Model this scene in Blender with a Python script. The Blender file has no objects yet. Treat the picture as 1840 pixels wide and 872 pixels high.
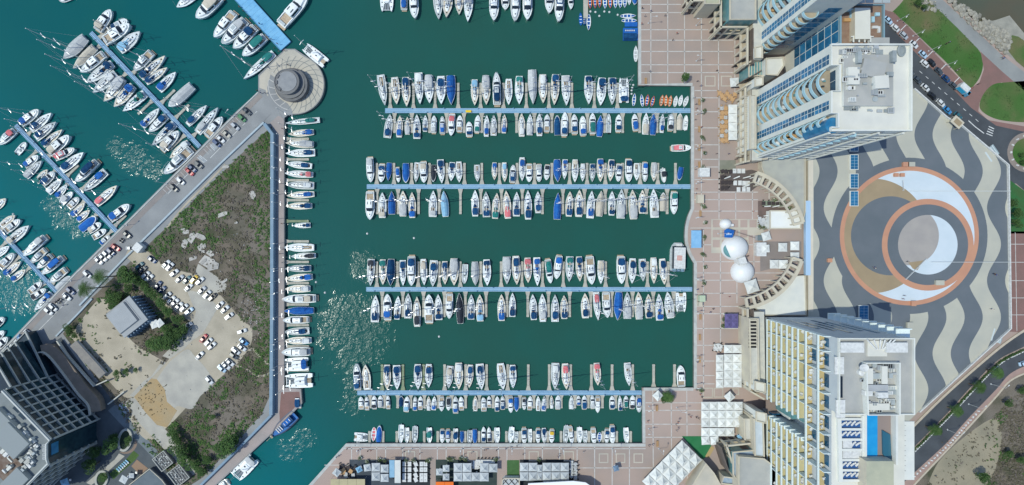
import bpy, math, random
from mathutils import Vector, Matrix
from mathutils.geometry import tessellate_polygon
random.seed(7)
R = math.radians
SCN = bpy.context.scene
COL = SCN.collection

# ---------------------------------------------------------------- camera, sky, sun, exposure
S, H = 0.23, 215.0          # metres per pixel of the plan at water level, height of the drone
K = H / 260.0
cam = bpy.data.cameras.new('camera')
cam.sensor_width = 36.0
cam.angle = 2 * math.atan(920 * S / H)
cam.clip_start, cam.clip_end = 1.0, 6000.0
camo = bpy.data.objects.new('camera', cam)
camo.location = (0, 0, H)
camo.rotation_euler = (0, 0, 0)
COL.objects.link(camo)
SCN.camera = camo

SUN_EL, SUN_AZ = R(60), R(262)         # azimuth clockwise from +y
w = bpy.data.worlds.new('World')
SCN.world = w
w.use_nodes = True
nt = w.node_tree
bg = nt.nodes['Background']
sky = nt.nodes.new('ShaderNodeTexSky')
sky.sky_type = 'NISHITA'
sky.sun_disc = False
sky.sun_elevation = SUN_EL
sky.sun_rotation = SUN_AZ
sky.air_density, sky.dust_density, sky.ozone_density = 1.0, 0.5, 2.5
nt.links.new(sky.outputs[0], bg.inputs[0])
bg.inputs[1].default_value = 0.15
sun = bpy.data.lights.new('sun', 'SUN')
sun.energy, sun.angle, sun.color = 2.6, R(0.5), (1.0, 0.995, 0.86)
suno = bpy.data.objects.new('sun', sun)
sd = Vector((math.sin(SUN_AZ) * math.cos(SUN_EL), math.cos(SUN_AZ) * math.cos(SUN_EL), math.sin(SUN_EL)))
suno.rotation_euler = sd.to_track_quat('Z', 'Y').to_euler()
suno.location = (-150, -20, 250)
COL.objects.link(suno)
SCN.view_settings.view_transform = 'Standard'
SCN.view_settings.look = 'None'
SCN.view_settings.gamma = 1.0
SCN.view_settings.use_curve_mapping = False
SCN.view_settings.exposure = 0.20
SCN.cycles.use_denoising = True
SCN.cycles.max_bounces = 6
SCN.cycles.caustics_reflective = False
SCN.cycles.caustics_refractive = False

# ---------------------------------------------------------------- helpers
def W(px, py, u=0.0):
    """photo pixel at height u (260ths of the camera height) -> world point"""
    f = 1 - u / 260.0
    return Vector(((px - 920) * S * f, -(py - 436) * S * f, u * K))

def WZ(px, py, z=0.0):
    return W(px, py, z / K)

def pts2(seq, z):
    return [WZ(x, y, z).xy for x, y in seq]

class MB:
    def __init__(self):
        self.v, self.f, self.m = [], [], []
    def face(self, pts, m=0):
        n = len(self.v)
        self.v += [tuple(p) for p in pts]
        self.f.append(tuple(range(n, n + len(pts))))
        self.m.append(m)
    def add(self, vs, fs, m=0):
        n = len(self.v)
        self.v += [tuple(p) for p in vs]
        for f in fs:
            self.f.append(tuple(n + i for i in f)); self.m.append(m)
    def box(self, c, s, rot=0.0, m=0, mtop=None, taper=1.0):
        cx, cy, cz = c; hx, hy, hz = s[0] / 2, s[1] / 2, s[2] / 2
        ca, sa = math.cos(rot), math.sin(rot)
        vs = []
        for z, t in ((-hz, 1.0), (hz, taper)):
            for x, y in ((-hx, -hy), (hx, -hy), (hx, hy), (-hx, hy)):
                vs.append((cx + (x * ca - y * sa) * t, cy + (x * sa + y * ca) * t, cz + z))
        self.add(vs, [(3, 2, 1, 0), (0, 1, 5, 4), (1, 2, 6, 5), (2, 3, 7, 6), (3, 0, 4, 7)], m)
        self.add(vs[4:], [(0, 1, 2, 3)], m if mtop is None else mtop)
    def sheet(self, poly, z, m=0):
        tris = tessellate_polygon([[Vector((p[0], p[1], 0)) for p in poly]])
        self.add([(p[0], p[1], z) for p in poly], [tuple(t) for t in tris], m)
    def prism(self, poly, z0, z1, m=0, mtop=None, cap0=False):
        n = len(poly)
        ar = sum(poly[i][0] * poly[(i + 1) % n][1] - poly[(i + 1) % n][0] * poly[i][1] for i in range(n))
        if ar < 0: poly = poly[::-1]
        vs = [(p[0], p[1], z0) for p in poly] + [(p[0], p[1], z1) for p in poly]
        self.add(vs, [(i, (i + 1) % n, n + (i + 1) % n, n + i) for i in range(n)], m)
        self.sheet(poly, z1, m if mtop is None else mtop)
        if cap0: self.sheet(poly, z0, m)
    def strip(self, line, width, z, m=0, closed=False, h=0.0):
        """a flat band along a polyline (or a low wall of height h)"""
        ps = [Vector((p[0], p[1])) for p in line]
        n = len(ps)
        L, Rr = [], []
        for i in range(n):
            a = ps[i - 1] if (i > 0 or closed) else ps[i]
            b = ps[(i + 1) % n] if (i < n - 1 or closed) else ps[i]
            d = (b - a)
            if d.length < 1e-6: d = Vector((1, 0))
            d.normalize()
            nn = Vector((-d.y, d.x)) * width / 2
            L.append(ps[i] + nn); Rr.append(ps[i] - nn)
        for i in range(n if closed else n - 1):
            j = (i + 1) % n
            top = [(Rr[i].x, Rr[i].y, z + h), (Rr[j].x, Rr[j].y, z + h), (L[j].x, L[j].y, z + h), (L[i].x, L[i].y, z + h)]
            self.face(top, m)
            if h > 0:
                self.face([(L[i].x, L[i].y, z + h), (L[j].x, L[j].y, z + h), (L[j].x, L[j].y, z), (L[i].x, L[i].y, z)], m)
                self.face([(Rr[i].x, Rr[i].y, z), (Rr[j].x, Rr[j].y, z), (Rr[j].x, Rr[j].y, z + h), (Rr[i].x, Rr[i].y, z + h)], m)
        if h > 0 and not closed:
            for i in (0, n - 1):
                self.face([(Rr[i].x, Rr[i].y, z), (L[i].x, L[i].y, z), (L[i].x, L[i].y, z + h), (Rr[i].x, Rr[i].y, z + h)], m)
    def tube(self, p, q, r, n=6, m=0, r2=None, caps=True):
        p, q = Vector(p), Vector(q)
        d = (q - p)
        if d.length < 1e-6: return
        d.normalize()
        a = d.orthogonal().normalized(); b = d.cross(a)
        r2 = r if r2 is None else r2
        vs = []
        for c, rr in ((p, r), (q, r2)):
            for i in range(n):
                t = 2 * math.pi * i / n
                vs.append(c + a * math.cos(t) * rr + b * math.sin(t) * rr)
        fs = [(i, (i + 1) % n, n + (i + 1) % n, n + i) for i in range(n)]
        if caps: fs += [tuple(range(n))[::-1], tuple(range(n, 2 * n))]
        self.add(vs, fs, m)
    def lathe(self, prof, c=(0, 0, 0), n=24, m=0, sx=1.0, sy=1.0):
        """prof: list of (r, z)"""
        vs, fs = [], []
        for r, z in prof:
            for i in range(n):
                t = 2 * math.pi * i / n
                vs.append((c[0] + r * sx * math.cos(t), c[1] + r * sy * math.sin(t), c[2] + z))
        for k in range(len(prof) - 1):
            for i in range(n):
                j = (i + 1) % n
                fs.append((k * n + i, k * n + j, (k + 1) * n + j, (k + 1) * n + i))
        fs.append(tuple(range(n))[::-1])
        fs.append(tuple(range((len(prof) - 1) * n, len(prof) * n)))
        self.add(vs, fs, m)
    def tent(self, cx, cy, s, z, h, rot=0.0, m=0, sy=None, edge=0.25):
        """square canopy rising to a point, with a short valance; slightly dished sides"""
        sy = s if sy is None else sy
        ca, sa = math.cos(rot), math.sin(rot)
        def T(x, y, zz): return (cx + x * ca - y * sa, cy + x * sa + y * ca, zz)
        a, b = s / 2, sy / 2
        rings = [(1.0, z - edge), (1.0, z), (0.66, z + h * .22), (0.33, z + h * .55), (0.02, z + h)]
        prev = None
        for t, zz in rings:
            ring = []
            for (x0, y0), (x1, y1) in (((-1, -1), (1, -1)), ((1, -1), (1, 1)), ((1, 1), (-1, 1)), ((-1, 1), (-1, -1))):
                ring.append(T(x0 * a * t, y0 * b * t, zz))
                k = 0.965 if t == 1.0 else 0.985
                ring.append(T((x0 + x1) / 2 * a * t * k, (y0 + y1) / 2 * b * t * k, zz - (0.06 * h if t < 1 else 0)))
            if prev:
                for i in range(8):
                    self.face([prev[i], prev[(i + 1) % 8], ring[(i + 1) % 8], ring[i]], m)
            prev = ring
        self.face(prev, m)
    def mesh(self, name, mats, smooth=False):
        me = bpy.data.meshes.new(name)
        me.from_pydata(self.v, [], self.f)
        for mt in mats: me.materials.append(mt)
        for i, p in enumerate(me.polygons):
            p.material_index = self.m[i]
            p.use_smooth = smooth
        me.update()
        return me
    def build(self, name, mats, parent=None, smooth=False, loc=None):
        if not isinstance(mats, (list, tuple)): mats = [mats]
        return link(name, self.mesh(name, mats, smooth), parent, loc)

def link(name, me, parent=None, loc=None, rotz=0.0, scale=None):
    o = bpy.data.objects.new(name, me)
    COL.objects.link(o)
    if parent: o.parent = parent
    if loc is not None: o.location = loc
    if rotz: o.rotation_euler[2] = rotz
    if scale is not None: o.scale = scale
    return o

def tag(o, label=None, cat=None, group=None, kind=None):
    if label: o['label'] = label
    if cat: o['category'] = cat
    if group: o['group'] = group
    if kind: o['kind'] = kind
    return o

def thing(name, label, cat, loc=(0, 0, 0), rotz=0.0, group=None, scale=None):
    o = link(name, None, None, loc, rotz, scale)
    o.empty_display_size = 0.5
    return tag(o, label, cat, group)

KIDS = {}
def child(name, me, parent, loc=None, rotz=0.0, scale=None):
    o = link(name, me, parent, loc, rotz, scale)
    KIDS.setdefault(parent.name, []).append(o)
    return o

def dup(root, loc, rotz=0.0, label=None, group=None, scale=None):
    r = root.copy(); COL.objects.link(r)
    r.location = loc; r.rotation_euler = (0, 0, rotz)
    if scale is not None: r.scale = scale
    if label: r['label'] = label
    if group: r['group'] = group
    for ch in list(root.children):
        c = ch.copy(); COL.objects.link(c); c.parent = r
        for g in ch.children:
            d = g.copy(); COL.objects.link(d); d.parent = c
    return r

# ---------------------------------------------------------------- materials
MATS = {}
def mat(name, col, rough=0.7, col2=None, scale=0.3, lo=0.35, hi=0.65, metal=0.0, spec=0.3, bump=0.0, bscale=None,
        rnd=0.0, detail=4.0, col3=None, scale3=0.05, fine=0.0):
    if name in MATS: return MATS[name]
    m = bpy.data.materials.new(name)
    m.use_nodes = True
    N, L = m.node_tree.nodes, m.node_tree.links
    b = N['Principled BSDF']
    b.inputs['Roughness'].default_value = rough
    b.inputs['Metallic'].default_value = metal
    b.inputs['Specular IOR Level'].default_value = spec
    b.inputs['Base Color'].default_value = (*col, 1)
    out = None
    geo = N.new('ShaderNodeNewGeometry')
    def noise(sc, det=detail):
        n = N.new('ShaderNodeTexNoise'); n.inputs['Scale'].default_value = sc; n.inputs['Detail'].default_value = det
        L.new(geo.outputs['Position'], n.inputs['Vector'])
        return n
    def mixc(fac, a, c):
        mx = N.new('ShaderNodeMix'); mx.data_type = 'RGBA'
        if isinstance(fac, float): mx.inputs[0].default_value = fac
        else: L.new(fac, mx.inputs[0])
        for sock, v in ((mx.inputs[6], a), (mx.inputs[7], c)):
            if isinstance(v, tuple): sock.default_value = (*v, 1)
            else: L.new(v, sock)
        return mx.outputs[2]
    def ramp(src, a, c):
        r = N.new('ShaderNodeMapRange'); r.inputs[1].default_value = a; r.inputs[2].default_value = c
        L.new(src, r.inputs[0]); return r.outputs[0]
    cur = tuple(col)
    if col2 is not None:
        cur = mixc(ramp(noise(scale).outputs[0], lo, hi), cur, tuple(col2))
    if col3 is not None:
        cur = mixc(ramp(noise(scale3, 2.0).outputs[0], 0.45, 0.62), cur, tuple(col3))
    if rnd > 0 or fine > 0:
        hsv = N.new('ShaderNodeHueSaturation')
        if isinstance(cur, tuple): hsv.inputs['Color'].default_value = (*cur, 1)
        else: L.new(cur, hsv.inputs['Color'])
        if rnd > 0:
            oi = N.new('ShaderNodeObjectInfo')
            r = N.new('ShaderNodeMapRange'); r.inputs[3].default_value = 1 - rnd; r.inputs[4].default_value = 1 + rnd * .4
            L.new(oi.outputs['Random'], r.inputs[0]); L.new(r.outputs[0], hsv.inputs['Value'])
        else:
            n2 = noise(6.0, 3.0)
            r = N.new('ShaderNodeMapRange'); r.inputs[1].default_value = .3; r.inputs[2].default_value = .7
            r.inputs[3].default_value = 1 - fine; r.inputs[4].default_value = 1 + fine
            L.new(n2.outputs[0], r.inputs[0]); L.new(r.outputs[0], hsv.inputs['Value'])
        cur = hsv.outputs[0]
    if not isinstance(cur, tuple): L.new(cur, b.inputs['Base Color'])
    if bump > 0:
        bn = N.new('ShaderNodeBump'); bn.inputs['Strength'].default_value = bump; bn.inputs['Distance'].default_value = 0.1
        L.new(noise(bscale or scale * 4).outputs[0], bn.inputs['Height'])
        L.new(bn.outputs[0], b.inputs['Normal'])
    MATS[name] = m
    return m

WHITE = mat('white_gelcoat', (.80, .83, .82), .35, (.68, .74, .75), .9, .42, .75, rnd=.12, spec=.35)
DECK = mat('boat_deck', (.71, .75, .75), .6, (.58, .65, .67), 1.1, .38, .7, rnd=.16, spec=.3)
CREAM = mat('cream_gelcoat', (.66, .60, .48), .4, (.58, .52, .42), .8, rnd=.1)
DARKGLASS = mat('tinted_glass', (.012, .02, .03), .12, spec=.5)
STEEL = mat('mast_alloy', (.62, .63, .64), .35, metal=.5)
TEAK = mat('weathered_teak', (.36, .28, .19), .7, (.46, .38, .28), 1.5, rnd=.2)
GREYDECK = mat('grey_deck', (.46, .50, .51), .7, (.36, .41, .42), .8, rnd=.15)
BLACKRUB = mat('black_rubber', (.02, .02, .022), .6)
COV = {
    'w': mat('white_canvas', (.72, .74, .72), .85, (.62, .66, .66), .9, rnd=.1),
    'g': mat('grey_canvas', (.50, .52, .52), .85, (.42, .44, .45), .9, rnd=.12),
    'b': mat('bright_blue_canvas', (.009, .088, .34), .85, (.014, .13, .43), .8, rnd=.25),
    'n': mat('navy_canvas', (.006, .042, .125), .85, (.012, .075, .18), .9, rnd=.35, spec=.15),
    't': mat('teal_canvas', (.008, .15, .14), .8, (.02, .19, .17), .9, rnd=.2),
    'r': mat('pink_red_canvas', (.60, .14, .16), .8, (.66, .2, .22), .9, rnd=.2),
    'k': mat('charcoal_canvas', (.02, .028, .04), .8, (.035, .04, .05), .9),
    'c': mat('beige_canvas', (.56, .51, .42), .85, (.48, .44, .36), .9, rnd=.1),
    'l': mat('pale_blue_canvas', (.20, .42, .60), .8, (.28, .48, .62), .9, rnd=.1),
    'o': mat('orange_hull', (.72, .19, .045), .5, (.62, .16, .05), .9, rnd=.15),
    'y': mat('yellow_canvas', (.70, .44, .03), .7, (.6, .4, .04), .9),
}
CNAME = {'w': 'white', 'g': 'grey', 'b': 'bright blue', 'n': 'navy', 't': 'teal', 'r': 'pink', 'k': 'black', 'c': 'beige',
         'l': 'pale blue', 'o': 'orange', 'y': 'yellow'}
# ---------------------------------------------------------------- water
def water_material():
    m = bpy.data.materials.new('marina_water'); m.use_nodes = True
    N, L = m.node_tree.nodes, m.node_tree.links
    b = N['Principled BSDF']
    b.inputs['Roughness'].default_value = 0.07
    b.inputs['IOR'].default_value = 1.333
    b.inputs['Specular IOR Level'].default_value = 0.28
    geo = N.new('ShaderNodeNewGeometry')
    sep = N.new('ShaderNodeSeparateXYZ'); L.new(geo.outputs['Position'], sep.inputs[0])
    def math_(op, a, c, clamp=False):
        n = N.new('ShaderNodeMath'); n.operation = op; n.use_clamp = clamp
        for i, v in enumerate((a, c)):
            if isinstance(v, (int, float)): n.inputs[i].default_value = v
            else: L.new(v, n.inputs[i])
        return n.outputs[0]
    def rng(src, a, c, d0=0.0, d1=1.0, smooth=True):
        r = N.new('ShaderNodeMapRange'); r.interpolation_type = 'SMOOTHSTEP' if smooth else 'LINEAR'
        r.inputs[1].default_value = a; r.inputs[2].default_value = c; r.inputs[3].default_value = d0; r.inputs[4].default_value = d1
        L.new(src, r.inputs[0]); return r.outputs[0]
    def noise(sc, det=3.0, vec=None):
        n = N.new('ShaderNodeTexNoise'); n.inputs['Scale'].default_value = sc; n.inputs['Detail'].default_value = det
        L.new(vec or geo.outputs['Position'], n.inputs['Vector']); return n.outputs[0]
    def mixc(f, a, c):
        mx = N.new('ShaderNodeMix'); mx.data_type = 'RGBA'; L.new(f, mx.inputs[0])
        for s, v in ((mx.inputs[6], a), (mx.inputs[7], c)):
            if isinstance(v, tuple): s.default_value = (*v, 1)
            else: L.new(v, s)
        return mx.outputs[2]
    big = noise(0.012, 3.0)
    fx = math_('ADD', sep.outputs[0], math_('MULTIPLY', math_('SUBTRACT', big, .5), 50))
    # outer basin painted brighter teal for sun scatter, sky gloss and clearer water, the inner one green, the open sea beyond the breakwater brown with sediment
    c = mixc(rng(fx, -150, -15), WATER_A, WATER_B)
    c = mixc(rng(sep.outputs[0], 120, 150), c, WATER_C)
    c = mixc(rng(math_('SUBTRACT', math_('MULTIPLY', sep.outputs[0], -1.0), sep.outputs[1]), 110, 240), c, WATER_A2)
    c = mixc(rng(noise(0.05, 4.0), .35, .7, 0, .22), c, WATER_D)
    L.new(c, b.inputs['Base Color'])
    # wind-ruffled and stirred-up patches
    ruff = None
    for (px, py, r) in RUFFLES:
        p = WZ(px, py, 0)
        d = N.new('ShaderNodeVectorMath'); d.operation = 'DISTANCE'
        L.new(geo.outputs['Position'], d.inputs[0]); d.inputs[1].default_value = p
        f = rng(math_('ADD', d.outputs['Value'], math_('MULTIPLY', math_('SUBTRACT', noise(0.12, 2.0), .5), r * .9)), r * 1.05, r * .35)
        ruff = f if ruff is None else math_('MAXIMUM', ruff, f)
    L.new(math_('ADD', math_('MULTIPLY', ruff, .16), .07), b.inputs['Roughness'])
    h1 = noise(0.8, 2.0); h2 = noise(2.2, 2.0); h3 = noise(.15, 2.0)
    hh = math_('ADD', math_('MULTIPLY', h1, .55), math_('MULTIPLY', h2, .25))
    gate = rng(noise(.35, 2.0), .40, .62)
    ruff = math_('MULTIPLY', ruff, math_('ADD', math_('MULTIPLY', gate, .75), .25))
    amp = math_('ADD', math_('MULTIPLY', ruff, RUFF_AMP), CALM_AMP)
    hh = math_('ADD', math_('MULTIPLY', hh, amp), math_('MULTIPLY', h3, .06))
    bn = N.new('ShaderNodeBump'); bn.inputs['Strength'].default_value = 1.0; bn.inputs['Distance'].default_value = 1.0
    L.new(hh, bn.inputs['Height']); L.new(bn.outputs[0], b.inputs['Normal'])
    return m
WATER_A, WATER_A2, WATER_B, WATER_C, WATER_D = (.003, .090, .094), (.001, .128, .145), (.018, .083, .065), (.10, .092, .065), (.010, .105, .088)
RUFFLES = [(645, 592, 20), (637, 645, 12), (660, 480, 9), (640, 690, 9), (240, 282, 9), (208, 264, 6), (272, 296, 7), (120, 380, 10), (140, 395, 9), (100, 365, 7),
           (30, 515, 14), (5, 500, 12), (55, 535, 8), (545, 792, 8), (522, 812, 7), (640, 720, 9)]
RUFF_AMP, CALM_AMP = 0.44, 0.05
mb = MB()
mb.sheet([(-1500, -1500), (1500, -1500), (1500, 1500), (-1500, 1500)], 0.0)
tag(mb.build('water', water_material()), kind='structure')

# ---------------------------------------------------------------- land
GZ = 1.5                                   # quay level
asphalt = mat('quay_asphalt', (.285, .295, .295), .9, (.225, .235, .24), .12, detail=6, fine=.06, spec=.2)
road_m = mat('road_asphalt', (.075, .085, .095), .85, (.055, .062, .07), .15, detail=6, fine=.08, spec=.2)
concrete = mat('concrete', (.42, .41, .37), .85, (.33, .33, .31), .25, detail=6, fine=.05, spec=.2)
coping = mat('quay_coping', (.47, .48, .455), .8, (.38, .395, .38), .5, spec=.2)
paving = mat('pink_paving', (.36, .28, .238), .85, (.31, .258, .228), .10, detail=5, col3=(.405, .315, .275), scale3=.018, fine=.05, spec=.2)
paveline = mat('white_paving_line', (.54, .53, .50), .8, (.43, .42, .40), .6, spec=.2)
beige = mat('beige_paving', (.50, .46, .38), .85, (.42, .40, .34), .2, fine=.04, spec=.2)
dirt = mat('dry_earth', (.165, .140, .11), .95, (.075, .078, .05), .13, .40, .60, detail=11, col3=(.175, .155, .13), scale3=.045, fine=.35, spec=.1, bump=.6, bscale=.8)
sand = mat('pale_sand', (.44, .395, .31), .95, (.35, .315, .245), .15, detail=7, fine=.06, spec=.1)
orange_sand = mat('ochre_sand', (.39, .275, .14), .95, (.36, .285, .175), .2, detail=7, fine=.10, spec=.1)
slab_m = mat('pale_slab', (.43, .415, .36), .85, (.345, .335, .30), .2, detail=6, fine=.05, spec=.2)
lawn = mat('lawn', (.065, .135, .038), .95, (.15, .135, .07), .07, .45, .68, detail=8, col3=(.05, .125, .03), scale3=.05, fine=.25, spec=.1)
redpave = mat('red_brown_paving', (.23, .135, .12), .85, (.20, .125, .11), .3, fine=.07, spec=.2)
greypath = mat('coast_path', (.27, .28, .27), .85, (.23, .24, .235), .2, fine=.05, spec=.2)
seawall = mat('quay_wall', (.22, .22, .20), .9, (.14, .15, .14), .5, spec=.2)
whitepaint = mat('white_paint', (.66, .67, .65), .6, (.52, .53, .52), 1.2)
cream_wall = mat('cream_render', (.54, .495, .385), .8, (.48, .44, .36), .35, spec=.2)
white_wall = mat('white_render', (.66, .67, .62), .75, (.59, .61, .58), .25, fine=.02, spec=.25)
grey_wall = mat('grey_render', (.40, .42, .43), .8, (.34, .36, .38), .3, spec=.2)
roof_w = mat('white_roof', (.64, .635, .57), .85, (.57, .57, .52), .2, detail=6, fine=.03, spec=.2)
roof_g = mat('grey_roof', (.40, .40, .375), .9, (.33, .34, .33), .2, detail=6, fine=.05, spec=.2)
blue_metal = mat('blue_painted_metal', (.12, .30, .48), .5, (.16, .36, .54), .4, spec=.3)
pontoon_m = mat('blue_pontoon_deck', (.13, .28, .43), .6, (.19, .36, .50), .25, detail=6, fine=.06, spec=.3)
finger_m = mat('weathered_finger_deck', (.46, .44, .37), .85, (.36, .355, .31), .5, detail=6, fine=.08, spec=.2)
algae_m = mat('green_finger_deck', (.26, .30, .19), .85, (.19, .24, .15), .5, detail=6, fine=.08, spec=.2)

def land(name, poly, z, m, z0=-3.0, side=None, kind='structure', world=False):
    mb = MB()
    p = poly if world else pts2(poly, z)
    mb.prism(p, z0, z, 0 if side is None else 1, 0)
    return tag(mb.build(name, [m] if side is None else [m, side]), kind=kind)

def flat(name, poly, z, m, kind='structure', world=False):
    mb = MB(); mb.sheet(poly if world else pts2(poly, z), z)
    return tag(mb.build(name, m), kind=kind)

def arc(cx, cy, r, a0, a1, n=24, ry=None):
    ry = r if ry is None else ry
    return [(cx + r * math.cos(R(a0 + (a1 - a0) * i / n)), cy + ry * math.sin(R(a0 + (a1 - a0) * i / n))) for i in range(n + 1)]

def bez(pts, n=8):
    """Catmull-Rom through the points"""
    out = []
    for i in range(len(pts) - 1):
        p0 = pts[max(0, i - 1)]; p1 = pts[i]; p2 = pts[i + 1]; p3 = pts[min(len(pts) - 1, i + 2)]
        for k in range(n):
            t = k / n
            out.append(tuple(0.5 * (2 * p1[a] + (p2[a] - p0[a]) * t + (2 * p0[a] - 5 * p1[a] + 4 * p2[a] - p3[a]) * t * t
                             + (3 * p1[a] - p0[a] - 3 * p2[a] + p3[a]) * t ** 3) for a in (0, 1)))
    out.append(tuple(pts[-1]))
    return out

# west land: the pier with the lot inside it
west = [(-420, 1060), (-60, 692), (11, 620), (127, 497), (220, 405), (300, 325), (426, 199), (464, 165), (464, 135), (512, 88), (530, 88)] \
    + arc(529, 152, 54, -60, 100, 26) + [(511, 212), (511, 697), (541, 699), (543, 725), (505, 764), (380, 880), (180, 1060), (-100, 1300)]
land('ground', west, GZ, asphalt, side=seawall)
# east land
curve_e = bez([(1242, 375), (1235, 392), (1231, 412), (1231, 435), (1237, 455), (1247, 473)], 5)
east = [(1147, -260), (1147, 154), (1242, 154)] + curve_e + [(1247, 697), (1154, 697), (1155, 797), (622, 797), (540, 890), (330, 1130), (700, 1400),
        (2500, 1400), (2500, 300), (1990, 250), (1838, 66), (1815, 34), (1794, 44), (1760, 46), (1737, 24), (1700, 0), (1480, -260)]
land('pavement', east, GZ, paving, side=seawall)
mb = MB()
mb.strip(pts2([(1149.5, -260), (1149.5, 152), (1244.5, 152)], GZ), 1.25, GZ + .004)
mb.strip(pts2([(1244.5, 155.5)] + [(x + 2.5, y) for x, y in curve_e] + [(1249.5, 699)], GZ), 1.25, GZ + .008)
mb.strip(pts2([(1246, 699.5), (1156.5, 699.5)], GZ), 1.25, GZ + .012)
mb.strip(pts2([(1156.5, 702.5), (1157.2, 796)], GZ), 1.2, GZ + .016)
mb.strip(pts2([(1160, 800), (622, 800), (541, 891)], GZ), 1.3, GZ + .020)
tag(mb.build('kerb', coping), kind='structure')
# white paving grid of the promenade
grid = MB(); zz = GZ + .026
def gl(x0, y0, x1, y1, w_=.32):
    grid.strip(pts2([(x0, y0), (x1, y1)], zz), w_, zz)
for x in (1169.5, 1199.8, 1230, 1260.3): gl(x, -60, x, 151 if x < 1242 else 380)
for x in (1291, 1320.5): gl(x, 72, x, 166)
for y in (8, 22.7, 53.5, 72.4, 92.6, 116.5, 130.6): gl(1152, y + .1, 1224 if y < 26 else (1273 if y < 70 else 1318), y + .1)
for y in (163, 176, 201, 230, 260.4, 286.4, 300.3, 323, 345.5, 359, 379.6): gl(1248, y, 1362 if y > 320 else 1292, y)
for x in (1292, 1322, 1352, 1382): gl(x, 320 if x > 1300 else 166, x, 410)
for y in (410, 440, 470.5, 490.7, 503.8, 527.3, 550.8, 564, 590.5, 620.7, 649, 675, 690): gl(1250 if y > 465 else 1240, y, 1430 if y < 520 else (1326 if y < 625 else 1284), y)
for x in (1264, 1294.4, 1324, 1354.5): gl(x, 412, x + .2, 700 if x < 1270 else (618 if x < 1300 else 545))
for x in (1173, 1206, 1234): gl(x, 702, x + 1, 860)
for y in (724, 737.6, 762.5, 786, 841): gl(1160, y, 1260 if y < 790 else 1180, y)
for x in (631.8, 647, 677, 693, 723.7, 754.6, 785.8, 801.7, 832.7, 864.4, 895.7, 911, 943, 974.6, 1005.5, 1037, 1068.5, 1100, 1131): gl(x, 803, x, 828 if x < 1040 else 880, .34)
gl(618, 806.5, 1160, 806.5, .3); gl(1042, 841, 1160, 841); gl(583, 836, 640, 836, .3)
tag(grid.build('pavement_line', paveline), kind='structure')
# square light panels let into the paving
pan = MB()
for x, y, s in ((1276, 146, 19), (1305, 146, 19), (737, 820, 18), (849, 820, 18), (959, 820, 18), (1022, 820, 18), (1084.5, 823.5, 17), (1115, 823.5, 17), (1147, 823.5, 17),
                (1272, 706, 18), (1291, 706, 17), (1322, 704, 12)):
    c = WZ(x, y, zz); q = s * S
    pan.box((c.x, c.y, GZ + .035), (q, q, .07), m=0)
    pan.box((c.x, c.y, GZ + .06), (q - .8, q - .8, .06), m=1)
tag(pan.build('paving_panel', [beige, paving]), kind='structure')
lightpave = MB()
lightpave.sheet(pts2([(1278, 394), (1372, 394), (1372, 423), (1345, 423), (1345, 455), (1278, 455)], GZ), GZ + .032)
for i in range(5):
    for j in range(3):
        if i > 3 and j > 0: continue
        c = WZ(1287 + i * 16.5, 402 + j * 18, GZ); lightpave.box((c.x, c.y, GZ + .045), (2.9, 3.1, .03), m=1)
tag(lightpave.build('beige_pavement', [beige, paving]), kind='structure')

# west lot surfaces
flat('lot_ground', [(113, 600), (160, 540), (300, 408), (430, 280), (489, 226), (490, 700), (470, 745), (365, 858), (330, 880), (262, 800), (180, 690)], GZ + .02, dirt)
flat('sand_ground', bez([(125, 605), (170, 545), (190, 540), (215, 585), (245, 620), (300, 655), (285, 672), (235, 715), (200, 690), (150, 630), (125, 605)], 6), GZ + .03, sand)
flat('car_park', bez([(232, 445), (262, 450), (300, 480), (345, 492), (372, 505), (400, 535), (435, 575), (452, 590), (450, 620), (425, 655), (400, 675), (372, 702), (345, 722), (300, 768), (262, 790), (232, 730), (300, 650), (345, 592), (330, 570), (290, 545), (262, 505), (245, 480), (225, 460)], 6), GZ + .04, sand)
flat('concrete_slab', [(350, 492), (356, 474), (388, 496), (408, 512), (404, 524), (372, 528), (362, 512), (338, 506)], GZ + .05, slab_m)
flat('concrete_drive', [(335, 520), (372, 530), (392, 552), (376, 580), (364, 600), (346, 612), (330, 628), (305, 645), (292, 640), (330, 600), (345, 585), (352, 560), (345, 545)], GZ + .06, slab_m)
flat('pale_ground', bez([(305, 650), (335, 628), (350, 640), (372, 665), (384, 690), (360, 712), (345, 735), (318, 730), (302, 745), (296, 705), (278, 690), (305, 650)], 5), GZ + .06, slab_m)
flat('ochre_sand', [(240, 712), (270, 680), (282, 682), (296, 700), (300, 722), (318, 738), (300, 768), (282, 764), (262, 742)], GZ + .07, orange_sand)
flat('pit_path', [(272, 676), (292, 648), (298, 652), (240, 714), (233, 711), (258, 685)], GZ + .08, slab_m)
flat('dirt_track', [(236, 715), (245, 718), (300, 775), (330, 812), (352, 850), (340, 858), (318, 832), (286, 798), (250, 760), (222, 725)], GZ + .05, slab_m)
# dark footpaths trodden through the scrub
trod = MB()
for ln in ([(446, 630), (455, 628), (470, 645), (484, 656)], [(420, 657), (440, 662), (465, 676), (488, 670)], [(300, 410), (330, 372), (372, 330), (405, 296)], [(330, 640), (345, 655)]):
    trod.strip(pts2(bez(ln, 6), GZ), .8, GZ + .055)
tag(trod.build('footpath', sand), kind='structure')

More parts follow.
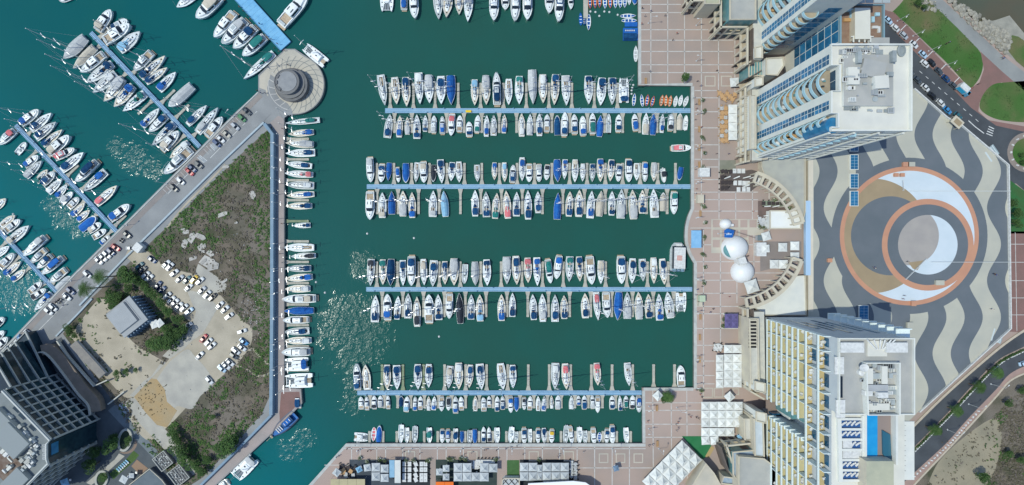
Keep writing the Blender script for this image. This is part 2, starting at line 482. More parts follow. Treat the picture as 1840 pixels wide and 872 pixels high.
# road on the pier: parking bays, kerb lines
rd = MB()
def off(line, dx, dy): return [(x + dx, y + dy) for x, y in line]
quay_line = [(-60, 690), (11, 620), (127, 497), (220, 405), (300, 325), (426, 199), (462, 164)]
rd.strip(pts2(off(quay_line, 2.0, 2.0), GZ), .5, GZ + .05, h=.12)
tag(rd.build('kerb', coping), kind='structure')
walk = MB()
walk.strip(pts2(off(quay_line, 7, 7), GZ), 2.0, GZ + .028)
tag(walk.build('quay_pavement', mat('brown_grey_paving', (.27, .245, .225), .85, (.23, .21, .2), .3, fine=.05)), kind='structure')
rl = MB()
for a, b_ in (((20, 644), (150, 512)), ((302, 348), (354, 298)), ((378, 284), (430, 232)), ((436, 226), (462, 200))):
    rl.strip(pts2([a, b_], GZ), .18, GZ + .033)
for t in range(0, 26):
    x, y = 354 + t * 5.2 - 52, 298 - t * 5.15 + 51
    if 0 <= t < 26 and t not in (9, 10, 11, 13): 
        rl.strip(pts2([(x - 9, y - 9), (x, y)], GZ), .10, GZ + .037)
for a, b_ in (((377, 262), (386, 271)), ((354, 283), (366, 292)), ((390, 249), (402, 258)), ((359, 279), (372, 289)), ((455, 207), (468, 221))):
    rl.strip(pts2([a, b_], GZ), .16, GZ + .041)
tag(rl.build('road_markings', whitepaint), kind='structure')
mb = MB()
for poly in ([(377, 262), (386, 271), (398, 259), (389, 250)], [(354, 284), (360, 279), (373, 289), (366, 294)]):
    mb.sheet(pts2(poly, GZ), GZ + .030)
tag(mb.build('parking_bay', mat('pale_bay', (.33, .36, .38), .85, (.28, .31, .33), .5)), kind='structure')

# round lookout plaza
flat('round_plaza', arc(529, 152, 52.5, 0, 360, 60)[:-1], GZ + .06, beige)
flat('neck_plaza', [(466, 158), (466, 137), (513, 90), (529, 90), (560, 112), (500, 170)], GZ + .05, beige)
flat('plaza_asphalt', [(463, 200), (482, 172), (480, 158), (486, 134), (495, 140)] + arc(529, 152, 36, 200, 110, 12) + [(524, 196), (526, 206), (512, 208), (500, 205), (486, 205), (470, 222), (455, 232), (445, 214)], GZ + .07, asphalt)
dk = MB()
for i in range(22):
    a = R(-150 + i * 14)
    if 100 < (-150 + i * 14) < 200: continue
    ln = []
    for k in range(7):
        t = k / 6; rr = 27 + t * 24; aa = a + t * .38
        ln.append((529 + rr * math.cos(aa), 152 + rr * math.sin(aa)))
    dk.strip(pts2(ln, GZ), .22, GZ + .076)
dk.strip(pts2(arc(529, 152, 43, -150, 75, 40), GZ), .2, GZ + .080)
tag(dk.build('plaza_joint', mat('dark_joint', (.18, .20, .20), .8)), kind='structure')
wl = MB()
for i in range(6):
    a = R(112 + i * 17)
    wl.strip(pts2([(529 + rr * math.cos(a + (rr - 26) * .01), 152 + rr * math.sin(a + (rr - 26) * .01)) for rr in (26, 32, 38, 46)], GZ), .25, GZ + .084)
wl.strip(pts2(arc(529, 152, 47, 105, 190, 20), GZ), .25, GZ + .088)
wl.strip(pts2(arc(529, 152, 26.5, 60, 190, 20), GZ), .7, GZ + .092)
tag(wl.build('plaza_line', paveline), kind='structure')
# pier walkway paving
flat('pier_pavement', [(484, 222), (500, 208), (510, 213), (510, 697), (540, 700), (542, 724), (504, 763), (375, 882), (357, 874), (489, 752), (500, 742), (500, 240)], GZ + .06,
     mat('pier_paving', (.36, .31, .29), .85, (.31, .28, .265), .2, fine=.05, spec=.2))
flat('red_pavement', [(502, 742), (505, 705), (538, 704), (540, 722), (503, 760)], GZ + .065, redpave)

# ---------------------------------------------------------------- east: roads, lawn, shore
Z1 = GZ + .03
flat('lawn', bez([(1603, 22), (1622, 2), (1640, -30), (1672, -30), (1682, 12), (1700, 28), (1732, 62), (1760, 92), (1766, 112), (1764, 130), (1755, 148), (1742, 160), (1734, 150), (1700, 112), (1660, 74), (1630, 44), (1603, 22)], 6), Z1, lawn)
flat('sidewalk', [(1575, 12), (1596, 20), (1606, 22), (1735, 152), (1742, 160), (1760, 148), (1768, 125), (1762, 93), (1800, 96), (1845, 140), (1845, 165), (1800, 148), (1774, 160), (1760, 185), (1758, 200), (1775, 216), (1845, 228), (1845, 240), (1790, 228), (1745, 196), (1720, 170), (1640, 92), (1590, 40)], Z1 + .004, redpave)
flat('coast_path', [(1640, -40), (1668, 0), (1720, 50), (1762, 93), (1800, 128), (1860, 180), (1860, 145), (1798, 97), (1740, 42), (1694, 0), (1670, -40)], Z1 + .008, greypath)
flat('lawn', bez([(1850, 145), (1810, 148), (1785, 152), (1768, 168), (1760, 190), (1768, 203), (1790, 214), (1820, 219), (1850, 220)], 6) + [(1880, 220), (1880, 150)], Z1 + .008, lawn)
flat('breakwater_slab', [(1790, 36), (1814, 28), (1842, 62), (1870, 100), (1870, 140), (1800, 92), (1752, 44)], Z1 - .01, mat('breakwater_concrete', (.33, .32, .27), .9, (.25, .245, .21), .3, fine=.12))
flat('lawn', [(1812, 62), (1830, 66), (1850, 80), (1850, 130), (1826, 110), (1812, 92)], Z1 + .012, lawn)
flat('road', [(1560, 20), (1590, 38), (1640, 90), (1720, 168), (1745, 194), (1790, 226), (1845, 238), (1870, 240), (1870, 330), (1800, 330), (1806, 300), (1720, 226), (1640, 165), (1560, 85)], Z1 + .016, road_m)
rm = MB()
for k in range(12):
    x, y = 1652 + k * 11.2, 128 + k * 9.6
    if k < 10: rm.strip(pts2([(x, y), (x + 5, y + 4.3)], GZ), .2, Z1 + .03)
rm.strip(pts2([(1740, 217), (1752, 228), (1768, 240)], GZ), .35, Z1 + .03)
for k in range(4): rm.strip(pts2([(1772 + k * 1.5, 240 - k * 4.2), (1783 + k * 1.0, 244.5 - k * 4.2)], GZ), .35, Z1 + .034)
for k in range(5): rm.strip(pts2([(1618 + k * 24, 55 + k * 23.5), (1628 + k * 24, 45 + k * 23.5)], GZ), .3, Z1 + .03)
tag(rm.build('road_markings', whitepaint), kind='structure')
# roundabout
flat('roundabout_kerb', arc(1846, 274, 36, 0, 360, 40)[:-1], Z1 + .024, mat('roundabout_ring', (.26, .22, .19), .85, (.22, .19, .17), .4))
land('roundabout_lawn', arc(1846, 274, 26, 0, 360, 36)[:-1], GZ + .15, lawn, z0=GZ)
flat('road_lower', [(1795, 300), (1870, 300), (1870, 345), (1840, 342), (1812, 318)], Z1 + .020, road_m)
flat('hotel_lawn', [(1812, 322), (1850, 350), (1880, 420), (1814, 420)], Z1 + .024, mat('bright_lawn', (.03, .13, .04), .95, (.045, .11, .035), .3, fine=.2))
flat('red_walk', [(1813, 416), (1880, 416), (1880, 600), (1812, 596)], Z1 + .024, redpave)
rg = MB()
for y in (439, 471.5, 504.5, 535.5, 566): rg.strip(pts2([(1816, y), (1880, y)], GZ), .25, Z1 + .03)
rg.strip(pts2([(1824, 418), (1827, 595)], GZ), .25, Z1 + .034)
tag(rg.build('pavement_line', paveline), kind='structure')
# lower dual carriageway
up_a = bez([(1600, 808), (1650, 757), (1700, 708), (1760, 655), (1805, 618), (1850, 588), (1900, 560)], 5)
up_b = bez([(1600, 845), (1648, 798), (1700, 745), (1745, 695), (1790, 650), (1830, 628), (1900, 596)], 5)
lo_a = bez([(1600, 852), (1650, 803), (1705, 748), (1750, 700), (1795, 655), (1835, 634), (1900, 604)], 5)
lo_b = bez([(1600, 890), (1650, 843), (1700, 797), (1740, 752), (1790, 700), (1815, 672), (1850, 655), (1900, 640)], 5)
fp_b = bez([(1590, 930), (1647, 866), (1700, 810), (1745, 762), (1790, 712), (1815, 684), (1850, 668), (1900, 655)], 5)
flat('road', up_a + up_b[::-1], Z1 + .036, road_m)
flat('road', lo_a + lo_b[::-1], Z1 + .032, road_m)
flat('footpath', lo_b + fp_b[::-1], Z1 + .028, mat('pale_red_footpath', (.36, .25, .21), .85, (.31, .22, .19), .3, fine=.05))
km = MB()
km.strip(pts2(fp_b, GZ), .7, Z1 + .03, h=.15)
km.strip(pts2(off(up_a, 0, -1), GZ), .9, Z1 + .03, h=.35)
tag(km.build('kerb', mat('cream_kerb', (.50, .43, .33), .8, (.42, .37, .3), .6)), kind='structure')
scrubland = flat('scrub_ground', [(p[0] + 1, p[1] + 1) for p in fp_b] + [(2100, 640), (2100, 1000), (1590, 1000)], Z1 + .012, dirt)
flat('sand_clearing', bez([(1668, 868), (1690, 826), (1745, 776), (1790, 752), (1800, 790), (1790, 838), (1770, 880), (1700, 900), (1668, 868)], 6), Z1 + .02, mat('pale_scrub_sand', (.30, .265, .19), .95, (.24, .22, .16), .15, detail=7, fine=.15))
# ---------------------------------------------------------------- pontoons and finger jetties
DZ = 0.55
pipe_m = mat('pale_blue_pipe', (.40, .56, .70), .5, (.32, .5, .66), .6)
edge_m = mat('pontoon_fender', (.10, .22, .36), .6)
def finger_bm(base, tip, w0, w1, m=0):
    """a finger deck with a flared root"""
    b, t = Vector(base), Vector(tip)
    d = (t - b).normalized(); n = Vector((-d.y, d.x)); L_ = (t - b).length
    fl = min(2.2, L_ * .25)
    poly = [b - n * w0, b + d * fl - n * w1, t - n * w1, t + n * w1, b + d * fl + n * w1, b + n * w0]
    mb = MB(); mb.prism([p[:] for p in poly], -.2, DZ - .04, 0)
    for k in range(int(L_ / 2.4)):                      # plank joints and a few cleats
        c = b + d * (fl + k * 2.4)
        mb.box((c.x, c.y, DZ - .036), (.06, w1 * 2 - .05, .02), math.atan2(d.y, d.x), 1)
    for s_ in (-1, 1):
        c = t - d * .5 + n * s_ * (w1 - .12); mb.box((c.x, c.y, DZ + .06), (.3, .12, .2), 0, 2)
    return mb
dark_joint = mat('plank_joint', (.22, .21, .19), .9)
cleat_m = mat('white_cleat', (.7, .71, .7), .5)
def pontoon(label, a, b, width, fingers, ext=None):
    A, B = WZ(*a, DZ).xy, WZ(*b, DZ).xy
    root = thing('pontoon', label, 'pontoon', (A.x, A.y, 0), group='floating pontoons of the marina')
    d = (B - A).normalized(); n = Vector((-d.y, d.x))
    mb = MB(); hw = width * S / 2
    mb.prism([p[:] for p in (-n * hw, (B - A) - n * hw, (B - A) + n * hw, n * hw)], -.25, DZ, 0)
    Lt = (B - A).length
    ang = math.atan2(d.y, d.x)
    k = 0.0
    while k < Lt:                                       # pontoon joints
        c = d * k; mb.box((c.x, c.y, DZ + .01), (.12, hw * 2 - .1, .03), ang, 1); k += 9.6
    mb.build('deck', [pontoon_m, edge_m], root)
    mb = MB()
    for o_, r in ((-.9, .10), (-.16, .17), (.34, .11), (.88, .10)):
        mb.tube((*(d * .3 + n * hw * o_), DZ + .1), (*(d * (Lt - .3) + n * hw * o_), DZ + .1), r, 6, 0)
    mb.build('service_pipe', pipe_m, root)
    rng_ = random.Random(len(label))
    for k in range(int(Lt / 7)):                        # service pedestals
        c = d * (3 + k * 7 + rng_.random()) + n * hw * (.8 if k % 2 else -.8)
        mb = MB(); mb.box((c.x, c.y, DZ + .5), (.35, .35, 1.0), ang, 0, 1)
        mb.build('service_pedestal', [cleat_m, blue_metal], root)
    for (bx, by), (tx, ty), green in fingers:
        P, T_ = WZ(bx, by, DZ).xy - A, WZ(tx, ty, DZ).xy - A
        finger_bm(P, T_, 1.05, .50).build('finger', [algae_m if green else finger_m, dark_joint, cleat_m], root)
    return root
def vf(xs, y0, y1, green=()):
    return [((x, y0), (x, y1), x in green) for x in xs]
pontoon('longest-berth blue pontoon, topmost of four parallel ones in the inner basin', (692, 199), (1243, 199), 8.6,
        vf((701, 742.8, 781.8, 823.3, 863.5, 904.7, 945.7, 986.3, 1027.6, 1068, 1109.4), 195.5, 149)
        + vf((708.8, 740, 771.8, 802.4, 833.7, 865.5, 897, 928.2, 960.3, 991.7, 1023.4, 1055.5, 1086.7, 1119, 1149.4, 1180.9, 1212.8), 202.5, 239))
pontoon('blue pontoon, second from the top of four parallel ones in the inner basin', (659, 335.5), (1243, 335.5), 8.2,
        vf((676.8, 707.8, 739.6, 771.6, 803, 834.5, 865.8, 897.3, 929, 960.4, 991.5, 1023.5, 1055, 1087.8, 1118.9, 1150.4, 1182.2, 1214), 332, 293)
        + vf((677.5, 715.2, 752, 789, 827.3, 864, 901, 938.5, 974.8, 1011.6, 1050.4, 1087.8, 1124.9, 1161.9, 1199), 339, 385))
pontoon('blue pontoon, third from the top of four parallel ones in the inner basin', (658, 520), (1244, 520), 8.0,
        vf((677, 714.2, 751.4, 789.3, 827, 863.8, 900.5, 938, 975, 1012.2, 1051.7, 1088.3, 1126.3, 1163.6, 1200.6), 516.5, 470)
        + vf((686.6, 723.8, 761, 798.5, 836.2, 873.4, 911, 948.3, 985.6, 1023.8, 1061.6, 1099.4, 1136.8, 1174, 1210.7), 523.5, 570))
pontoon('blue pontoon, lowest of four parallel ones, with partly empty berths', (642, 706), (1154, 706), 8.4,
        vf((686.5, 724, 760.8, 798.8, 836.7, 874.3, 912.2, 949.3, 987, 1025.7, 1062.8, 1100, 1137), 702.5, 655, (686.5, 724, 760.8))
        + vf((665, 690.5, 714.4, 738.2, 762.6, 787.8, 811.8, 836.7, 861.2, 886, 910, 934.3, 959.4, 983.8, 1008.6, 1033, 1057.2, 1082.6, 1106.4), 709.5, 734))
def df(a, b, ts, ln, side):
    A, B = Vector(a), Vector(b); d = (B - A).normalized(); n = Vector((d.y, -d.x)) * side
    return [((A + (B - A) * t + n * 3)[:], (A + (B - A) * t + n * ln)[:], False) for t in ts]
A0, A1 = (163, 58.6), (359, 264)
pontoon('blue pontoon slanting to the road, topmost of three slanted ones', A0, A1, 8.0,
        df(A0, A1, (.06, .37, .63, .76, .92), 38, 1) + df(A0, A1, (.1, .34, .58, .88), 40, -1))
B0, B1 = (28, 225), (214, 421)
pontoon('blue pontoon slanting to the road, middle one of three slanted ones', B0, B1, 7.6,
        df(B0, B1, (.1, .30, .48, .61, .94), 32, 1) + df(B0, B1, (.22, .40, .52, .68, .80, .95), 30, -1))
C0, C1 = (-8, 408), (104, 527)
pontoon('blue pontoon slanting to the road, lowest of three slanted ones', C0, C1, 7.6,
        df(C0, C1, (.06, .42, .55, .72, .88), 34, 1) + df(C0, C1, (.2, .42, .58, .82), 32, -1))

def jetty(a, b, label, w0, w1, m, group='finger jetties'):
    A = WZ(*a, DZ).xy; B = WZ(*b, DZ).xy
    root = thing('finger_jetty', label, 'jetty', (A.x, A.y, 0), group=group)
    finger_bm(Vector((0, 0)), B - A, w0, w1).build('deck', [m, dark_joint, cleat_m], root)
    return root
ORD = 'first second third fourth fifth sixth seventh eighth ninth tenth eleventh twelfth thirteenth fourteenth fifteenth sixteenth seventeenth eighteenth nineteenth twentieth'.split()
ORD += ['twenty-' + o for o in ORD[:9]]
for i, x in enumerate((663.9, 688.3, 713, 737.3, 762.2, 786.5, 811.8, 836, 860.9, 885.3, 909.9, 934.3, 959.6, 984.2, 1008.2, 1034, 1058.3, 1083.5, 1108.3, 1133.4)):
    jetty((x, 798), (x, 775), '%s short grey jetty from the canal end of the restaurant quay' % ORD[i], .5, .5, finger_m)
for i, y in enumerate((249.7, 286.5, 324, 360, 397.6, 434, 471, 509, 547.4, 584.6, 622.7, 665.7)):
    jetty((511, y), (555, y), ('green finger jetty beside the small sailboat on the walled pier' if i == 4 else '%s beige finger jetty down from the round plaza on the walled pier' % ORD[i]), 1.0, .48, algae_m if i == 4 else finger_m)
for i, x in enumerate((1174.7, 1212.3)):
    jetty((x, 698), (x, 655), ('empty finger jetty fixed to the quay above the white corner tent', 'finger jetty fixed to the quay beside the lone white motorboat')[i], 1.2, .5, finger_m)
# wide blue jetty with people, beige kayak jetty
A, B = WZ(424, -16, .9).xy, WZ(513, 83, .9).xy
root = thing('jetty', 'wide blue jetty running to the round lookout plaza', 'jetty', (A.x, A.y, 0))
d = (B - A).normalized(); n = Vector((-d.y, d.x)); L_ = (B - A).length; hw = 2.9
mb = MB(); mb.prism([p[:] for p in (-n * hw, (B - A) - n * hw, (B - A) + n * hw, n * hw)], -.3, .9, 0)
for k in range(int(L_ / 2)):
    c = d * k * 2; mb.box((c.x, c.y, .905), (.05, hw * 2 - .4, .02), math.atan2(d.y, d.x), 1)
mb.build('deck', [mat('sky_blue_deck', (.13, .37, .60), .6, (.18, .44, .66), .4, fine=.06), edge_m], root)
for s_ in (-1, 1):
    mb = MB(); mb.strip([(n * hw * s_ * .97)[:], ((B - A) + n * hw * s_ * .97)[:]], .18, .9, 0, h=.25)
    mb.build('edge_rail', mat('jetty_edge', (.08, .28, .45), .6), root)
A, B = WZ(1052.5, -30, .6).xy, WZ(1052.5, 33, .6).xy
root = thing('jetty', 'narrow beige jetty between the moored orange and blue kayaks', 'jetty', (A.x, A.y, 0))
mb = MB(); mb.prism([(-.95, 0), (.95, 0), (.95, (B - A).y), (-.95, (B - A).y)], -.3, .6, 0)
mb.build('deck', finger_m, root)

# ---------------------------------------------------------------- boats
OUT = {
    'S': [(-.5, .36), (-.4, .42), (-.2, .48), (0, .5), (.15, .45), (.3, .31), (.42, .14), (.5, .01)],
    'S2': [(-.5, .44), (-.35, .48), (-.1, .5), (.1, .46), (.27, .33), (.4, .16), (.5, .01)],
    'M': [(-.5, .42), (-.3, .48), (0, .5), (.2, .47), (.34, .36), (.44, .19), (.5, .02)],
    'M2': [(-.5, .45), (-.2, .5), (.15, .48), (.32, .38), (.43, .24), (.49, .10), (.5, .04)],
    'R': [(-.5, .10), (-.42, .27), (-.25, .44), (0, .5), (.2, .43), (.36, .25), (.46, .09), (.5, .01)],
}
def hull_mesh(out, h, deck_m, side_m, rise=.35, sheer=.06, inset=.90, open_=False):
    mb = MB()
    o = out
    def z(t): return h + rise * max(0, t) ** 2 * 4 * .5
    rings = []
    for sgn in (1, -1):
        rings.append(([(t * .94, b * .72 * sgn, -.25) for t, b in o], [(t, b * sgn, z(t)) for t, b in o], [(t * .985, b * inset * sgn, z(t) + .02) for t, b in o],
                      [(t * .985, b * inset * sgn, z(t) - sheer) for t, b in o]))
    n = len(o)
    for (wl, gw, ins, dk), s_ in zip(rings, (1, -1)):
        for i in range(n - 1):
            mb.face([wl[i], wl[i + 1], gw[i + 1], gw[i]], 0)
            mb.face([gw[i], gw[i + 1], ins[i + 1], ins[i]], 0)
            mb.face([ins[i], ins[i + 1], dk[i + 1], dk[i]], 0)
    a, c = rings
    for i in range(n - 1):
        mb.face([a[3][i], a[3][i + 1], c[3][i + 1], c[3][i]], 1)
    mb.face([a[0][0], a[1][0], c[1][0], c[0][0]], 0)
    mb.face([a[1][0], a[2][0], c[2][0], c[1][0]], 0)
    mb.face([a[2][0], a[3][0], c[3][0], c[2][0]], 0)
    return mb.mesh('hull', [side_m, deck_m])
def loft(secs, m=0, mb=None):
    """secs: list of (t, halfwidth, z0, z1, topscale) cross-sections along x, trapezoidal"""
    mb = mb or MB()
    P = []
    for t, b, z0, z1, k in secs:
        P.append([(t, -b, z0), (t, -b * k, z1), (t, -b * k * .5, z1 + (z1 - z0) * .12), (t, b * k * .5, z1 + (z1 - z0) * .12), (t, b * k, z1), (t, b, z0)])
    for i in range(len(P) - 1):
        for j in range(5):
            mb.face([P[i][j], P[i][j + 1], P[i + 1][j + 1], P[i + 1][j]], m)
    mb.face(P[0], m); mb.face(P[-1][::-1], m)
    return mb
def width_at(o, t):
    for (a, b), (c, d) in zip(o, o[1:]):
        if a <= t <= c: return b + (d - b) * (t - a) / (c - a)
    return o[-1][1] if t > 0 else o[0][1]
MESH = {}
def cached(key, fn):
    if key not in MESH: MESH[key] = fn()
    return MESH[key]
def canopy(t0, t1, b, z, cov, crown=.18, n=4):
    mb = MB()
    rows = []
    for i in range(n + 1):
        t = t0 + (t1 - t0) * i / n
        e = 1 - .20 * abs(2 * i / n - 1) ** 3 if i * 2 > n else 1 - .32 * abs(2 * i / n - 1) ** 3
        rows.append([(t, y * b * e, z + crown * (1 - y * y) - .10 * abs(2 * i / n - 1) ** 2) for y in (-1, -.66, -.22, .22, .66, 1)])
    for i in range(n):
        for j in range(5): mb.face([rows[i][j], rows[i + 1][j], rows[i + 1][j + 1], rows[i][j + 1]], 0)
        for j in (0, 5): mb.face([rows[i][j], rows[i + 1][j], (*rows[i + 1][j][:2], rows[i + 1][j][2] - .3), (*rows[i][j][:2], rows[i][j][2] - .3)], 0)
    for i in (0, n):
        for j in range(5): mb.face([rows[i][j], rows[i][j + 1], (*rows[i][j + 1][:2], rows[i][j + 1][2] - .3), (*rows[i][j][:2], rows[i][j][2] - .3)], 0)
    for t in (t0 + .02, t1 - .02):
        for s_ in (-1, 1): mb.tube((t, s_ * b * .9, .6), (t, s_ * b * .9, z), .006, 4, 1)
    return mb.mesh('canopy', [COV[cov], STEEL], True)
def full_cover(o, h, cov, ridge):
    mb = MB()
    L_, M_, R_ = [], [], []
    for t, b in o:
        rz = h + ridge * max(0, 1 - ((t + .1) / .62) ** 2) + .08
        R_.append((t * .97, b * .97, h + .03)); L_.append((t * .97, -b * .97, h + .03)); M_.append(((t * .97), 0, rz))
    q = lambda a, c, k, e: (a[0] + (c[0] - a[0]) * k, a[1] + (c[1] - a[1]) * k, a[2] + (c[2] - a[2]) * e)
    for i in range(len(o) - 1):
        for side in (L_, R_):
            p0, p1 = q(side[i], M_[i], .5, .72), q(side[i + 1], M_[i + 1], .5, .72)
            mb.face([side[i], side[i + 1], p1, p0]); mb.face([p0, p1, M_[i + 1], M_[i]])
            mb.face([side[i], side[i + 1], (side[i + 1][0], side[i + 1][1] * 1.045, h - .35), (side[i][0], side[i][1] * 1.045, h - .35)])
    mb.face([L_[0], q(L_[0], M_[0], .5, .72), M_[0], q(R_[0], M_[0], .5, .72), R_[0]])
    return mb.mesh('boat_cover', [COV[cov]], True)
def mast_mesh(hm=20.0, t=.08, seed=0):
    mb = MB()
    mb.tube((t, 0, 1.0), (t, 0, hm), .0135, 6, 0, r2=.0095)
    for f, l in ((.42, .36), (.70, .26)):
        mb.tube((t - .012, -l, hm * f - .1), (t, 0, hm * f), .014, 4, 0); mb.tube((t, 0, hm * f), (t - .012, l, hm * f - .1), .014, 4, 0)
    mb.tube((t, 0, hm * .97), (.485, 0, 1.4), .0042, 3, 0); mb.tube((t, 0, hm), (-.49, 0, 1.2), .0034, 3, 0)
    for s_ in (-1, 1): mb.tube((t - .01, s_ * .44, 1.2), (t - .012, s_ * .33, hm * .42), .0022, 3, 0); 
    mb.box((t, 0, hm + .1), (.02, .05, .25), 0, 0)
    return mb.mesh('mast', [STEEL])

def sail_parts(cov, var, full):
    o = OUT['S' if var % 2 == 0 else 'S2']; h = 1.15
    P = [('hull', cached(('hull', 'S', var % 4), lambda: hull_mesh(o, h, (GREYDECK if var % 4 == 3 else (CREAM if var % 8 == 2 else DECK)), WHITE)))]
    if full:
        P.append(('boat_cover', cached(('cov', 'S', var % 2, cov), lambda: full_cover(o, h, cov, 1.3))))
        P.append(('mast', cached(('mast', 0), mast_mesh)))
        return P
    def cabin():
        c = .26 if var % 3 else .30
        secs = [(-.13, c, h - .05, h + .5, .86), (.06, c, h - .05, h + .46, .84), (.20, c * .78, h, h + .34, .8), (.29, c * .4, h + .06, h + .14, .7)]
        mb = loft(secs, 0)
        for s_ in (-1, 1):                                 # side windows
            for (a, b_) in ((-.10, -.03), (0.0, .06), (.09, .15)):
                mb.face([(a, s_ * (c + .004), h + .10), (b_, s_ * (c * .985 + .004), h + .10), (b_, s_ * c * .93, h + .36), (a, s_ * c * .93, h + .36)], 1)
        for t, y, q in ((.17, 0, .042), (.04, .12, .030), (.04, -.12, .030), (-.05, -.1 if var % 2 else .09, .028), (.34, 0, .038), (.10, 0, .024)):
            zz = h + (.56 if t < .1 else (.46 if t < .25 else .12)); mb.box((t, y, zz), (q, q * 3.4, .08), 0, 1)
        for s_ in (-1, 1): mb.box((.0, s_ * c * .55, h + .57), (.22, .018, .06), 0, 2)  # handrails
        mb.box((-.11, 0, h + .55), (.05, .2, .1), 0, 1 if var % 2 else 0)
        return mb.mesh('cabin', [WHITE, DARKGLASS, STEEL])
    P.append(('cabin', cached(('cab', 'S', var % 6), cabin)))
    def cockpit():
        mb = MB()
        mb.box((-.30, 0, h - .03), (.30, .44, .05), 0, 1)
        for s_ in (-1, 1): mb.box((-.30, s_ * .25, h + .12), (.31, .06, .30), 0, 0)
        mb.box((-.455, 0, h + .02), (.05, .50, .10), 0, 0)
        mb.box((-.28, 0, h + .25), (.02, .05, .6), 0, 0)
        mb.lathe([(.0, 0), (.10, .0), (.10, .04), (0, .04)], (-.39, 0, h + .6), 12, 2, sx=.12, sy=1.1)
        mb.box((-.22, 0, h + .05), (.08, .16, .10), 0, 2)
        return mb.mesh('cockpit', [WHITE, TEAK, DARKGLASS])
    P.append(('cockpit', cached(('cockpit', 'S'), cockpit)))
    def boom(c2):
        mb = MB()
        mb.tube((.07, 0, h + 1.35), (-.36, 0, h + 1.25), .055, 8, 0, r2=.03)
        mb.tube((.08, 0, h + 1.1), (-.40, 0, h + 1.05), .012, 6, 1)
        for v in range(len(mb.v)): mb.v[v] = (mb.v[v][0], mb.v[v][1], mb.v[v][2])
        return mb.mesh('sail_cover', [COV[c2], STEEL], True)
    c2 = cov if var % 3 == 0 and cov not in 'r' else ('w' if var % 3 == 1 else ('n' if cov in 'nbl' else 'g'))
    P.append(('sail_cover', cached(('boom', c2), lambda: boom(c2))))
    st = var % 5
    if cov != 'w' or st < 2:
        if cov in 'gc' and st < 3:
            P.append(('awning', cached(('awn', cov), lambda: canopy(-.48, -.03, .40, h + 1.0, cov, .3))))
        else:
            spec = [(-.45, -.19, .35), (-.42, -.15, .31), (-.46, -.24, .37), (-.38, -.12, .33), (-.45, -.27, .36)][st]
            P.append(('canopy', cached(('can', cov, st), lambda: canopy(*spec[:2], spec[2], h + 1.15, cov))))
            if st in (0, 2, 4) and cov != 'w':
                def hood():
                    mb = loft([(-.155, .25, h + .3, h + 1.0, .8), (-.09, .22, h + .35, h + .75, .75), (-.05, .16, h + .4, h + .5, .7)], 0)
                    return mb.mesh('sprayhood', [COV[cov]], True)
                P.append(('sprayhood', cached(('hood', cov), hood)))
    P.append(('mast', cached(('mast', var % 3), lambda: mast_mesh(20.0 + (var % 3) * 1.6, .06 + .03 * (var % 3)))))
    return P

